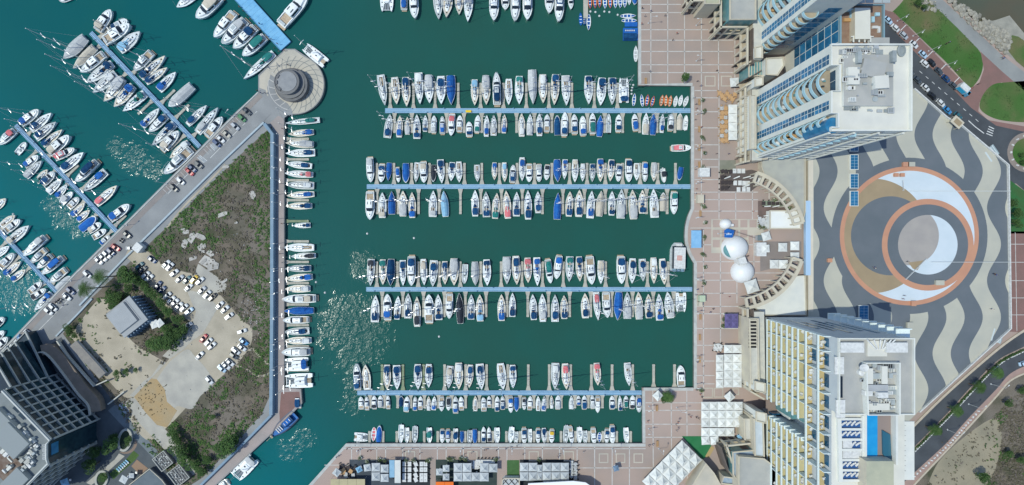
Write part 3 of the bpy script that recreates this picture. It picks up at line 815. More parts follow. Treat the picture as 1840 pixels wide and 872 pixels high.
def motor_parts(cov, var, full):
    o = OUT['M' if var % 2 == 0 else 'M2']; h = 1.25
    P = [('hull', cached(('hull', 'M', var % 4), lambda: hull_mesh(o, h, (GREYDECK if var % 4 == 3 else DECK), WHITE, rise=.8)))]
    if full:
        P.append(('boat_cover', cached(('cov', 'M', var % 2, cov), lambda: full_cover(o, h, cov, 1.1))))
        return P
    t1 = .22 if var % 3 else .16
    def house():
        mb = loft([(-.20, .38, h - .05, h + 1.15, .86), (.02, .38, h - .05, h + 1.15, .84), (.09, .36, h - .02, h + 1.05, .8)], 0)
        loft([(.085, .31, h - .02, h + .40, .86), (t1, .31, h + .05, h + .42, .86), (.34, .20, h + .25, h + .48, .7), (.39, .1, h + .35, h + .45, .6)], 0, mb)
        for y in (-.17, .17): mb.box((-.08, y, h + 1.33), (.10, .06, .06), 0, 1)
        mb.box((.31, 0, h + .55), (.035, .09, .10), 0, 1)
        if var % 2: 
            loft([(-.17, .26, h + 1.2, h + 1.75, .9), (-.02, .26, h + 1.2, h + 1.7, .85), (.03, .2, h + 1.2, h + 1.3, .8)], 0, mb); mb.box((-.09, 0, h + 1.78), (.13, .30, .12), 0, 2)
        return mb.mesh('deckhouse', [WHITE, DARKGLASS, GREYDECK])
    P.append(('deckhouse', cached(('house', var % 6), house)))
    def screen():
        mb = MB()
        A_ = [(.085, y * .345, h + .98 + .1 * (1 - abs(y))) for y in (-1, -.5, 0, .5, 1)]
        B_ = [(.085 + (t1 - .065) * (1 - .35 * y * y), y * .345, h + .30) for y in (-1, -.5, 0, .5, 1)]
        for i in range(4): mb.face([A_[i], A_[i + 1], B_[i + 1], B_[i]], 0)
        for s_ in (-1, 1): mb.face([(-.17, s_ * .385, h + .45), (.06, s_ * .38, h + .45), (.06, s_ * .345, h + .95), (-.17, s_ * .345, h + .95)], 0)
        return mb.mesh('windscreen', [DARKGLASS])
    P.append(('windscreen', cached(('screen', var % 3 == 0), screen)))
    def well():
        mb = MB()
        mb.box((-.34, 0, h - .03), (.26, .70, .05), 0, 1)
        mb.box((-.44, 0, h + .2), (.06, .60, .42), 0, 2); mb.box((-.52, 0, .35), (.07, .7, .12), 0, 1)
        for s_ in (-1, 1): mb.box((-.32, s_ * .40, h + .1), (.30, .06, .28), 0, 0)
        return mb.mesh('cockpit', [WHITE, TEAK, GREYDECK])
    P.append(('cockpit', cached(('well',), well)))
    if cov != 'w':
        st = var % 3
        spec = [(-.43, -.17, .36, h + 1.25), (-.42, .04, .35, h + 1.42), (-.38, -.14, .38, h + 1.3)][st]
        P.append(('canopy', cached(('mcan', cov, st), lambda: canopy(*spec, cov))))
    if var % 4 == 1:
        def rail():
            mb = MB()
            for s_ in (-1, 1):
                pr = None
                for t, b in o:
                    if t < .1: continue
                    p = (t * .96, b * .88 * s_, h + .95 + t * .8)
                    mb.tube((t * .96, b * .88 * s_, h), p, .003, 3, 0)
                    if pr: mb.tube(pr, p, .006, 3, 0)
                    pr = p
            return mb.mesh('bow_rail', [STEEL])
        P.append(('bow_rail', cached(('rail', var % 2), rail)))
    return P

def tender_parts(cov, var, full):
    o = OUT['M2']; h = .75
    P = [('hull', cached(('hull', 'T', var % 2), lambda: hull_mesh(o, h, GREYDECK if var % 2 else WHITE, WHITE, rise=.5, sheer=.35, inset=.78)))]
    def cons():
        mb = MB()
        loft([(-.08, .2, h - .3, h + .75, .85), (.03, .18, h - .3, h + .6, .8)], 0, mb)
        mb.face([(.03, -.16, h + .6), (.03, .16, h + .6), (.09, .13, h + .25), (.09, -.13, h + .25)], 1)
        return mb.mesh('console', [WHITE, DARKGLASS, COV['n'] if cov == 'n' else GREYDECK])
    P.append(('console', cached(('cons', cov == 'n'), cons)))
    def seat():
        mb = MB(); mb.box((-.2, 0, h - .05), (.1, .42, .4), 0, 0); return mb.mesh('helm_seat', [COV['n'] if cov == 'n' else GREYDECK])
    def bow():
        mb = MB(); mb.box((.26, 0, h - .1), (.14, .34, .25), 0, 0); return mb.mesh('bow_locker', [WHITE])
    P.append(('helm_seat', cached(('hseat', cov == 'n'), seat))); P.append(('bow_locker', cached(('bowl',), bow)))
    def eng():
        mb = MB()
        for y in ((-.13, .13) if var % 2 else (0,)):
            mb.box((-.53, y, h + .2), (.075, .15, .55), 0, 0, taper=.8); mb.box((-.53, y, .0), (.03, .06, .5), 0, 0)
        return mb.mesh('outboard_engine', [BLACKRUB if var % 3 else WHITE])
    P.append(('outboard_engine', cached(('eng', var % 6), eng)))
    if cov not in 'w':
        P.append(('canopy', cached(('tcan', cov), lambda: canopy(-.28, .1, .42, h + 1.3, cov))))
    return P

def row_parts(cov, var, full, hullc='w'):
    o = OUT['R']; h = .45
    hm = COV['o'] if hullc == 'o' else (COV['b'] if hullc == 'b' else WHITE)
    inner = {'b': COV['b'], 'w': COV['g'], 'g': COV['g'], 'o': COV['c'], 'r': COV['r'], 'n': COV['n']}.get(cov, COV['g'])
    P = [('hull', cached(('hull', 'R', hullc, cov), lambda: hull_mesh(o, h, inner, hm, rise=.4, sheer=.22, inset=.62)))]
    def thw():
        mb = MB()
        for t in (-.28, -.05, .18): mb.box((t, 0, h - .02), (.05, width_at(o, t) * 1.5, .05), 0, 0)
        return mb.mesh('thwart', [WHITE if cov != 'o' else BLACKRUB])
    P.append(('thwart', cached(('thw', cov == 'o'), thw)))
    return P

def cat_parts(cov, var, full):
    h = 1.3
    hl = [(-.5, .12), (-.4, .15), (0, .16), (.25, .13), (.42, .07), (.5, .01)]
    def hulls(sg):
        mb = MB()
        for k in range(len(hl) - 1):
            (t0, b0), (t1, b1) = hl[k], hl[k + 1]
            for s_ in (-1, 1):
                mb.face([(t0 * .97, sg * .34 + s_ * b0 * .7, -.25), (t1 * .97, sg * .34 + s_ * b1 * .7, -.25), (t1, sg * .34 + s_ * b1, h), (t0, sg * .34 + s_ * b0, h)], 0)
            mb.face([(t0, sg * .34 - b0, h), (t1, sg * .34 - b1, h), (t1, sg * .34 + b1, h), (t0, sg * .34 + b0, h)], 0)
        b0 = hl[0][1]; mb.face([(-.485, sg * .34 - b0 * .7, -.25), (-.485, sg * .34 + b0 * .7, -.25), (-.5, sg * .34 + b0, h), (-.5, sg * .34 - b0, h)], 0)
        for t in (.3, .1, -.3): mb.box((t, sg * .34, h + .02), (.035, .1, .05), 0, 1)
        return mb.mesh('hull', [WHITE, DARKGLASS])
    P = [('hull', cached(('chull', 1), lambda: hulls(1))), ('hull', cached(('chull', -1), lambda: hulls(-1)))]
    def bridge():
        mb = MB(); mb.box((-.14, 0, h - .1), (.62, .40, .4), 0, 0); mb.box((.44, 0, h - .05), (.02, .6, .15), 0, 0)
        mb.box((-.38, 0, h + .12), (.16, .34, .04), 0, 1)
        return mb.mesh('bridge_deck', [WHITE, TEAK])
    P.append(('bridge_deck', cached(('bridge',), bridge)))
    def tramp():
        mb = MB()
        for s_ in (-1, 1): mb.box((.305, s_ * .10, h - .02), (.25, .16, .03), 0, 0)
        return mb.mesh('trampoline', [mat('trampoline_net', (.16, .19, .21), .9, (.22, .25, .27), 3)])
    P.append(('trampoline', cached(('tramp',), tramp)))
    def saloon():
        mb = loft([(-.27, .31, h + .05, h + 1.05, .9), (.0, .31, h + .05, h + 1.1, .88), (.09, .26, h + .05, h + .9, .8), (.17, .17, h + .05, h + .25, .7)], 0)
        mb.face([(.092, -.2, h + .88), (.092, .2, h + .88), (.168, .13, h + .32), (.168, -.13, h + .32)], 1)
        for s_ in (-1, 1): mb.face([(-.22, s_ * .315, h + .35), (.05, s_ * .30, h + .35), (.05, s_ * .275, h + .85), (-.22, s_ * .29, h + .85)], 1)
        mb.box((-.1, 0, h + 1.25), (.05, .1, .08), 0, 1)
        return mb.mesh('saloon', [WHITE, DARKGLASS])
    P.append(('saloon', cached(('saloon',), saloon)))
    if cov != 'w': P.append(('canopy', cached(('ccan', cov), lambda: canopy(-.46, -.26, .36, h + 1.25, cov))))
    elif var % 2: P.append(('canopy', cached(('ccan', 'w'), lambda: canopy(-.46, -.26, .36, h + 1.25, 'w'))))
    if var % 3: P.append(('mast', cached(('cmast',), lambda: mast_mesh(20, .05))))
    return P
PARTS = {'S': sail_parts, 'M': motor_parts, 'T': tender_parts, 'R': row_parts, 'C': cat_parts}
NAME = {'S': ('sailboat', 'sailboat'), 'M': ('motorboat', 'motorboat'), 'T': ('open_motorboat', 'motorboat'), 'R': ('rowing_boat', 'rowing boat'), 'C': ('catamaran', 'catamaran')}
# ---------------------------------------------------------------- raised plaza with the wave pattern
def PX(x, y): return ((x - 920) * S, -(y - 436) * S)      # plan position (true verticals above it)
def PL(seq): return [PX(x, y) for x, y in seq]
UP = 5.0; ZP = UP * K
plaza_dark = mat('slate_paving', (.135, .155, .175), .8, (.115, .137, .155), .12, detail=5, fine=.03, spec=.2)
plaza_light = mat('pale_paving', (.455, .445, .37), .8, (.40, .40, .345), .12, detail=5, fine=.03, spec=.2)
plaza_white = mat('white_paving', (.56, .63, .68), .8, (.51, .59, .64), .15, fine=.02, spec=.2)
plaza_tan = mat('tan_paving', (.335, .26, .165), .8, (.30, .235, .15), .2, fine=.03, spec=.2)
plaza_terra = mat('terracotta_paving', (.50, .265, .17), .8, (.46, .24, .16), .2, fine=.03, spec=.2)
plaza_grey = mat('warm_grey_paving', (.36, .335, .31), .8, (.32, .30, .285), .2, fine=.02, spec=.2)
def pp(seq): return [W(x, y, UP).xy for x, y in seq]
plaza_poly = [(1452, 150), (1640, 150), (1641, 160), (1700, 212), (1726, 226), (1810, 297), (1814, 590), (1650, 740), (1590, 800), (1452, 800)]
land('plaza', pp(plaza_poly), ZP, plaza_light, z0=GZ, side=cream_wall, world=True)
def inside(p, poly):
    x, y = p; c = False
    for i in range(len(poly)):
        (x0, y0), (x1, y1) = poly[i], poly[i - 1]
        if (y0 > y) != (y1 > y) and x < (x1 - x0) * (y - y0) / (y1 - y0) + x0: c = not c
    return c
def clipx(y):
    """horizontal span of the plaza at row y"""
    xs = []
    for i in range(len(plaza_poly)):
        (x0, y0), (x1, y1) = plaza_poly[i], plaza_poly[i - 1]
        if (y0 > y) != (y1 > y): xs.append((x1 - x0) * (y - y0) / (y1 - y0) + x0)
    return (min(xs), max(xs)) if len(xs) > 1 else None
mb = MB()
def xe(k, y): return 1460 + 32.6 * k + 12.5 * math.cos(2 * math.pi * (y - 308) / 131.0)
ys = [152 + i * 3 for i in range(214)]
for k in range(0, 12, 2):
    for y0, y1 in zip(ys, ys[1:]):
        s0, s1 = clipx(y0), clipx(y1)
        if not s0 or not s1: continue
        q = [max(s0[0] + 10, min(s0[1] - 1, xe(k, y0))), max(s0[0] + 10, min(s0[1] - 1, xe(k + 1, y0))), max(s1[0] + 10, min(s1[1] - 1, xe(k + 1, y1))), max(s1[0] + 10, min(s1[1] - 1, xe(k, y1)))]
        if q[1] - q[0] < .1 and q[2] - q[3] < .1: continue
        mb.face([(*W(x, y, UP).xy, ZP + .004) for x, y in zip(q, (y0, y0, y1, y1))])
tag(mb.build('plaza_wave', plaza_dark), kind='structure')
def disc(cx, cy, r, z, m, name, clip=None, n=96):
    mb = MB()
    if clip is None:
        mb.sheet(pp(arc(cx, cy, r, 0, 360, n)[:-1]), z)
    else:
        pts = []
        c2x, c2y, r2 = clip
        a = [p for p in arc(cx, cy, r, 0, 360, 240)[:-1] if math.hypot(p[0] - c2x, p[1] - c2y) <= r2]
        b = [p for p in arc(c2x, c2y, r2, 0, 360, 240)[:-1] if math.hypot(p[0] - cx, p[1] - cy) <= r]
        pts = a + b
        mx, my = sum(p[0] for p in pts) / len(pts), sum(p[1] for p in pts) / len(pts)
        pts.sort(key=lambda p: math.atan2(p[1] - my, p[0] - mx))
        mb.sheet(pp(pts), z)
    tag(mb.build(name, m), kind='structure')
disc(1634, 424, 140.5, ZP + .008, plaza_dark, 'plaza_disc')
disc(1634, 424, 125, ZP + .012, plaza_terra, 'plaza_ring')
disc(1634, 424, 117, ZP + .016, plaza_white, 'plaza_crescent')
disc(1634, 424, 117, ZP + .020, plaza_tan, 'plaza_crescent', clip=(1567, 424, 103))
disc(1600, 424, 71, ZP + .024, plaza_dark, 'plaza_disc')
disc(1667, 440, 82.5, ZP + .028, plaza_terra, 'plaza_ring')
disc(1667, 440, 72.5, ZP + .032, plaza_dark, 'plaza_disc')
disc(1667, 440, 53.5, ZP + .036, plaza_white, 'plaza_crescent')
disc(1667, 440, 53.5, ZP + .040, plaza_grey, 'plaza_disc', clip=(1634, 424, 53))
mb = MB(); mb.sheet(pp([(1632, 472), (1660, 468), (1648, 486), (1640, 483)]), ZP + .044); tag(mb.build('plaza_wedge', plaza_tan), kind='structure')
mb = MB(); mb.strip(pp([(1457, 150), (1457, 560)]), 1.9, ZP + .008); tag(mb.build('plaza_kerb', mat('cream_kerb_stone', (.60, .55, .45), .8, (.55, .51, .43), .5)), kind='structure')
# skylights, boxes and rails standing on the plaza
glass_b = mat('blue_glass', (.018, .13, .27), .15, (.03, .19, .36), .5, spec=.5, rnd=.45)
glass_t = mat('teal_glass', (.10, .24, .26), .2, (.14, .30, .31), .6, spec=.5)
for (x, y, w_, h_), lb in (((1535, 262, 15, 20), 'skylight partly in the shade of the white tower'), ((1535, 291.5, 15, 27), 'skylight just above the edge of the dark circle'),
                           ((1535, 325.5, 15, 26), 'skylight at the edge of the terracotta ring'), ((1535, 357, 15, 27), 'lowest skylight of the upper row, over the tan crescent'),
                           ((1552, 562, 17, 26), 'larger skylight in the shade of the yellow hotel'), ((1552, 584, 17, 9), 'small skylight beside the yellow hotel wall')):
    c = W(x, y, UP + .6)
    root = thing('skylight', 'long blue glass ' + lb, 'skylight', (c.x, c.y, ZP), group='blue skylights on the patterned plaza')
    mb = MB(); mb.box((0, 0, .25), (w_ * S, h_ * S, .5)); mb.build('kerb', white_wall, root)
    mb = MB(); mb.box((0, 0, .56), (w_ * S - .6, h_ * S - .5, .14)); g = mb.build('pane', glass_b, root)
    mb = MB()
    for k in range(1, 5): mb.box((0, -h_ * S / 2 + k * h_ * S / 5, .65), (w_ * S - .6, .08, .06))
    mb.box((0, 0, .66), (.08, h_ * S - .6, .05)); mb.build('glazing_bar', mat('bar_grey', (.35, .48, .58), .5), g)
def box_thing(name, label, cat, px, py, u, sx, sy, sz, m, rot=0, group=None, roof=None):
    c = W(px, py, u)
    root = thing(name, label, cat, (c.x, c.y, u * K if u else GZ), R(rot), group)
    mb = MB(); mb.box((0, 0, sz / 2), (sx, sy, sz)); mb.build('body', m, root)
    mb = MB(); mb.box((0, 0, sz + .05), (sx + .2, sy + .2, .1)); mb.build('lid', roof or m, root)
    return root
for x, y, sx, sy, m, lb in ((1625, 296, 2.2, 1.6, plaza_terra, 'terracotta cube seat at the top of the big dark circle'), (1635, 296, 2.6, 1.6, plaza_light, 'pale cube seat beside the terracotta one on the big circle'),
                            (1608, 315, 1.5, 1.3, plaza_terra, 'small terracotta cube under the big ring, nearer the tan crescent'), (1619, 315, 1.5, 1.3, plaza_terra, 'small terracotta cube under the big ring, nearer the white crescent'),
                            (1686, 508, 3.2, 1.8, plaza_light, 'pale stone block inside the small terracotta ring'), (1639, 545, 1.7, 1.9, plaza_terra, 'terracotta block at the bottom of the big ring'),
                            (1633, 584, 2.4, 2.2, plaza_light, 'pale stone block on the dark stripe below the circle'), (1489, 468, 1.6, 1.4, plaza_terra, 'terracotta box on the dark wave near the promenade')):
    box_thing('plaza_block', lb, 'block', x, y, UP, sx, sy, .9, m, group='stone blocks on the patterned plaza')
rail_m = mat('pale_rail', (.60, .63, .63), .5)
for a, b, lb in (((1634, 344), (1812, 344), 'long pale rail across the upper part of the patterned plaza'), ((1672, 471), (1812, 471), 'long pale rail across the lower part of the patterned plaza'),
                 ((1620, 325), (1621, 343), 'short pale rail by the terracotta cubes on the white crescent'), ((1662, 465), (1625, 502), 'slanting pale rail beside the tan wedge on the plaza')):
    A, B = W(*a, UP).xy, W(*b, UP).xy
    root = thing('railing', lb, 'railing', (A.x, A.y, ZP), group='pale railings on the plaza')
    mb = MB(); d = B - A
    mb.tube((0, 0, 1.0), (d.x, d.y, 1.0), .10, 6); mb.tube((0, 0, .5), (d.x, d.y, .5), .05, 5)
    mb.build('rail', rail_m, root)
    mb = MB(); n_ = max(2, int(d.length / 3))
    for i in range(n_ + 1): mb.tube((d.x * i / n_, d.y * i / n_, 0), (d.x * i / n_, d.y * i / n_, 1.0), .05, 5)
    mb.build('baluster_frame', rail_m, root)
# stairs down to the street
def stairs(label, top, bot, wpx, n, m):
    A, B = W(*top, UP), WZ(*bot, GZ)
    root = thing('stairs', label, 'stairs', (A.x, A.y, GZ))
    d = (B.xy - A.xy); L_ = d.length; ang = math.atan2(d.y, d.x); d.normalize()
    mb = MB(); hh = ZP - GZ
    for i in range(n):
        t = (i + .5) / n; z = hh * (1 - (i + .5) / n)
        mb.box((d.x * L_ * t, d.y * L_ * t, z / 2 + .1), (L_ / n, wpx * S, z + .2), ang, 0, i % 2)
    mb.build('flight', m, root)
stairs('pale blue-grey stairs from the plaza to the street by the roundabout', (1775, 283), (1789, 268), 20, 10, [mat('step_light', (.5, .56, .56), .8), mat('step_dark', (.28, .36, .39), .8)])
stairs('pale blue-grey stairs from the plaza to the street above the dual carriageway', (1783, 601), (1800, 607), 22, 12, [MATS['step_light'], MATS['step_dark']])
root = thing('pavilion', 'small beige open pavilion on the street side of the plaza', 'pavilion', W(1711, 222, UP), R(-42))
mb = MB(); mb.box((0, 0, 2.4), (4.6, 3.4, .25), 0, 0); mb.box((.2, 0, 2.56), (3.0, 2.0, .1), 0, 1); mb.build('roof', [cream_wall, plaza_tan], root)
for sx in (-2, 2):
    for sy in (-1.4, 1.4):
        mb = MB(); mb.tube((sx, sy, 0), (sx, sy, 2.3), .12); mb.build('post', cream_wall, root)
# parapet of the plaza
def wall_thing(label, line, u, h_, wd, m, name='parapet_wall', world=False):
    p = [W(x, y, u).xy for x, y in line] if not world else [Vector(q) for q in line]
    root = tag(MB_strip(p, wd, u * K if u else GZ, m, h_, name), label, 'wall')
    return root
def MB_strip(p, wd, z, m, h_, name):
    mb = MB(); mb.strip(p, wd, z, 0, h=h_); return mb.build(name, m)
wall_thing('white parapet along the street side of the patterned plaza', [(1641, 160), (1700, 212), (1726, 226), (1810, 297), (1814, 590), (1650, 740)], UP, .9, .35, whitepaint)
# glazed edge towards the promenade and terraces behind the curved colonnade
def slab_building(label, poly, u, m, side, name='terrace_building', cat='building'):
    root = thing(name, label, cat, (*W(*poly[0], u).xy, 0))
    o = W(*poly[0], u).xy
    mb = MB(); pts = [(W(x, y, u).xy - o)[:] for x, y in poly]
    mb.prism(pts, GZ, u * K, 1, 0); mb.build('wall', [m, side], root)
    mb = MB(); mb.strip(pts, .3, u * K, 0, closed=True, h=.5); mb.build('parapet', cream_wall, root)
    return root
terrace = mat('terrace_floor', (.40, .41, .37), .85, (.35, .36, .34), .3, fine=.04)
up_arc = arc(1322, 430, 125, -66, -16, 14)
slab_building('low terrace building behind the upper curved colonnade', up_arc + [(1446, 380), (1446, 284), (1368, 284), (1368, 300)], 5.4, terrace, cream_wall)
lo_arc = arc(1322, 430, 125, 32, 76, 12)
slab_building('low terrace building behind the lower curved colonnade', [(1446, 495)] + lo_arc + [(1375, 566), (1448, 566)], 5.4, white_wall, cream_wall)
box_thing('glass_wall', 'long pale blue glass wall along the promenade edge of the plaza', 'wall', 1448, 428, 3, 1.8, 30.0, 1.6, mat('pale_blue_glass', (.30, .47, .66), .3, (.42, .58, .74), .4), roof=mat('pale_blue_cap', (.38, .54, .72), .4))

# ---------------------------------------------------------------- curved colonnades
def colonnade(label, a0, a1, nb):
    u = 9.0; z = u * K
    c = W(1322, 430, u)
    root = thing('colonnade', label, 'colonnade', (c.x, c.y, GZ))
    f = S * (1 - u / 260)
    def AR(r, n=40): return [(r * f * math.cos(R(a0 + (a1 - a0) * i / n)), -r * f * math.sin(R(a0 + (a1 - a0) * i / n))) for i in range(n + 1)]
    zz = z - GZ
    for nm, r, wd in (('outer_beam', 125.5, 1.35), ('inner_beam', 108, .6)):
        mb = MB(); mb.strip(AR(r), wd, zz - .9, 0, h=.9); mb.build(nm, cream_wall, root)
    for i in range(nb + 1):
        a = R(a0 + (a1 - a0) * i / nb)
        ca, sa = math.cos(a), -math.sin(a)
        mb = MB()
        mb.strip([(ca * f * 108, sa * f * 108), (ca * f * 126, sa * f * 126)], 1.05, zz - .85, 0, h=.83)
        mb.build('cross_beam', cream_wall, root)
        for r in (108, 125):
            mb = MB(); mb.tube((ca * f * r, sa * f * r, 0), (ca * f * r, sa * f * r, zz - .86), .28, 10); mb.build('column', cream_wall, root)
colonnade('upper curved cream colonnade around the round terrace, open beams on top', -72, -14, 9)
colonnade('lower curved cream colonnade around the round terrace, open beams on top', 18, 80, 9)

# ---------------------------------------------------------------- towers
glass_d = mat('dark_blue_glass', (.012, .075, .155), .12, (.02, .11, .20), .6, spec=.5, rnd=.4)
balc_blue = mat('pale_blue_parapet', (.33, .52, .60), .45, (.38, .57, .64), .4)
tan_floor = mat('balcony_tan_floor', (.42, .36, .26), .8, (.36, .31, .23), .8, rnd=.25)
pale_floor = mat('balcony_pale_floor', (.47, .47, .43), .8, (.42, .42, .39), .8, rnd=.2)
grey_floor = mat('balcony_grey_floor', (.20, .21, .21), .8, (.26, .26, .25), .8, rnd=.3)
lo_dark_ = mat('dark_furniture', (.04, .05, .06), .7); wicker_ = mat('wicker', (.45, .27, .12), .8)
ac_m = mat('plant_grey', (.36, .40, .40), .6, (.30, .34, .35), .8, rnd=.3)
def rooftop(root, x0, y0, x1, y1, z, n, seed, ox, oy, lo=.4, hi=2.4):
    rr = random.Random(seed)
    for i in range(n):
        w_, d_, h_ = rr.uniform(.6, 3.2), rr.uniform(.5, 1.8), rr.uniform(lo, hi)
        cx, cy = rr.uniform(x0, x1) - ox, rr.uniform(y0, y1) - oy
        mb = MB()
        if rr.random() < .25:
            mb.tube((cx, cy, z), (cx, cy, z + h_), w_ * .3, 10, 0)
        else:
            mb.box((cx, cy, z + h_ / 2), (w_, d_, h_), 0, 0)
            for k in range(int(w_ / .7)): mb.box((cx - w_ / 2 + .4 + k * .7, cy, z + h_ + .04), (.45, d_ * .7, .08), 0, 1)
        mb.build('roof_plant_unit', [rr.choice((ac_m, roof_w, whitepaint, grey_wall)), BLACKRUB if rr.random() < .3 else ac_m], root)

def curved_balcony(root, xb, xf, xt, y0, y1, z, k, furn=True):
    """slab from back line xb; the front bulges from xf at the sides to xt in the middle (plan px)"""
    n = 12
    ox, oy = root.location.x, root.location.y
    fr = []
    for i in range(n + 1):
        t = i / n; y = y0 + (y1 - y0) * t
        fr.append((xf + (xt - xf) * (1 - (2 * t - 1) ** 2), y))
    poly = [(X - ox, Y - oy) for X, Y in PL(fr + [(xb, y1), (xb, y0)])]
    mb = MB(); mb.prism(poly, z - .28, z, 0, 1, cap0=True)
    b = mb.build('balcony', [white_wall, (tan_floor, pale_floor, grey_floor, tan_floor, pale_floor)[(k * 3 + int(y0)) % 5]], root)
    if furn:
        rq = random.Random(k * 7 + int(y0))
        for q in range(3):
            X, Y = PX(xt + 5 + rq.uniform(0, 6), y0 + (y1 - y0) * rq.uniform(.22, .78)); s_ = rq.uniform(.7, 1.5)
            mb = MB(); mb.box((X - ox, Y - oy, z + .35), (s_, s_ * rq.uniform(.5, 1), .7)); mb.build('planter', rq.choice((whitepaint, lo_dark_, wicker_, glass_t)), b)
    mb = MB(); mb.strip([(X - ox, Y - oy) for X, Y in PL(fr)], .28, z - .2, 0, h=1.25)
    mb.build('parapet', balc_blue, b)
    return b
def window_part(root, me, x, y, z):
    return link('window', me, root, (x, y, z))
ZR = 68 * K
FL = (ZR - 9.0) / 12.0
def hotel_tower(label, y_n, y_s, x_e, bands, bays, z_roof, extra=None, x_w=1341.6):
    c = PX((x_w + x_e) / 2, (y_n + y_s) / 2)
    root = thing('hotel_tower', label, 'tower', (*c, 0))
    poly = [(x_w, y_n), (x_e, y_n), (x_e, y_s), (x_w, y_s)]
    for y0, y1, dp in sorted(bays, key=lambda b: -b[0]):
        poly += [(x_w, y1), (x_w + dp, y1), (x_w + dp, y0), (x_w, y0)]
    mb = MB(); mb.prism([(X - c[0], Y - c[1]) for X, Y in PL(poly)], GZ, z_roof, 0, 1); mb.build('wall', [white_wall, roof_w], root)
    mb = MB(); mb.strip([(X - c[0], Y - c[1]) for X, Y in PL(poly)], .5, z_roof, 0, closed=True, h=1.1); mb.build('parapet', white_wall, root)
    for (y0, y1) in bands:
        wd = (y1 - y0) * S
        def mk():
            mb = MB(); mb.box((0, 0, 0), (.10, wd / 2 - .14, FL - .42), 0, 0); mb.box((-.06, 0, .3), (.04, wd / 2 - .2, .10), 0, 1); return mb.mesh('window', [glass_b, white_wall])
        me = mk()
        for k in range(12):
            for s_ in (-1, 1):
                X, Y = PX(x_w, (y0 + y1) / 2 + s_ * (y1 - y0) / 4)
                window_part(root, me, X - c[0] - .03, Y - c[1], 9.0 + FL * (k + .5))
        mb = MB(); X, Y = PX(x_w, (y0 + y1) / 2); mb.box((X - c[0] - .05, Y - c[1], (9 + z_roof) / 2 - .2), (.12, .16, z_roof - 9.4)); mb.build('mullion', white_wall, root)
    for y0, y1, dp in bays:
        for k in range(12):
            z = 9.0 + FL * k
            curved_balcony(root, x_w + dp, x_w + 2.5, x_w - 7.5, y0 + .5, y1 - .5, z, k)
            if True:
                mb = MB(); X, Y = PX(x_w + dp, (y0 + y1) / 2)
                wd = (y1 - y0) * S
                mb.box((X - c[0] - .06, Y - c[1], z + 1.45), (.1, wd * .8, 2.6), 0, 0); mb.box((X - c[0] - .1, Y - c[1], z + 1.45), (.08, .12, 2.6), 0, 1)
                mb.build('balcony_door', [glass_d if (k % 3 == 0 or y0 < 240) else white_wall, white_wall], root)
    return root, c
t1, c1 = hotel_tower('white hotel tower with flat roof full of plant and curved pale blue balconies', 174.6, 288, 1447, ((185.6, 199), (247, 259)), ((202, 236, 11), (265.4, 284, 9)), ZR)
# projecting stair towers on the street side and the curved glass bay
for y0, y1 in ((174.8, 203), (238, 265)):
    x0, y_0 = PX(1447.2, y0); x1, y_1 = PX(1452, y1)
    mb = MB(); mb.box(((x0 + x1) / 2 - c1[0], (y_0 + y_1) / 2 - c1[1], (ZR + GZ) / 2), (x1 - x0, y_0 - y_1, ZR - GZ - .2)); mb.build('stair_tower', white_wall, t1)
cx, cy = PX(1392, 222)
mb = MB(); mb.box((cx - c1[0] - .5, cy - c1[1], ZR + .55), (15.0, 15.5, 1.1), 0, 0, 1); mb.build('plant_deck', [white_wall, roof_g], t1)
mb = MB(); mb.box((cx - c1[0] + 2.5, cy - c1[1] - 1.0, ZR + 1.9), (4.2, 3.8, 1.5), R(4), 0, 1); mb.build('lift_house', [white_wall, MATS['roof_g'] if 'roof_g' in MATS else roof_w], t1)
mb = MB(); mb.box((cx - c1[0] - 5.6, cy - c1[1] + 1.0, ZR + 1.6), (3.4, 5.2, 1.1), 0, 0, 1); mb.build('plant_room', [white_wall, roof_w], t1)
mb = MB(); mb.box((cx - c1[0] + .5, cy - c1[1] + 3.2, ZR + 1.6), (7, 5, 1.0), R(-12), 0); mb.build('plant_screen', roof_g, t1)
mb = MB(); mb.box((cx - c1[0] - 4.0, cy - c1[1] + 6.5, ZR + 1.8), (1.2, 3.4, 1.4)); mb.build('duct', ac_m, t1)
mb = MB(); mb.box((cx - c1[0] + 6.4, cy - c1[1] + 6.8, ZR + 1.8), (1.2, 3.4, 1.4)); mb.build('duct', ac_m, t1)
for ex, ey, a in ((1622, 90, 1.7), (1596, 124, 1.5)):
    X, Y = W(ex, ey, 69).xy; mb = MB(); mb.lathe([(a, 0), (a, .5), (a * .7, .6), (a * .65, .3)], (X - c1[0], Y - c1[1], ZR + .02), 20, 0, sx=.75 if a > 1.6 else 1.0, sy=1.1 if a > 1.6 else .45); mb.build('roof_vent', ac_m, t1)
x0, y0 = W(1512, 86, 68).xy; x1, y1 = W(1580, 124, 68).xy
rooftop(t1, x0, y1, x1, y0, ZR, 46, 5, c1[0], c1[1], .3, 1.2)
x0, y0 = W(1520, 176, 68).xy; x1, y1 = W(1604, 200, 68).xy
rooftop(t1, x0, y1, x1, y0, ZR, 34, 9, c1[0], c1[1], .3, 1.0)
x0, y0 = W(1520, 120, 70).xy; x1, y1 = W(1600, 180, 70).xy
rooftop(t1, x0, y1, x1, y0, ZR + 1.1, 30, 12, c1[0], c1[1], .3, 1.3)
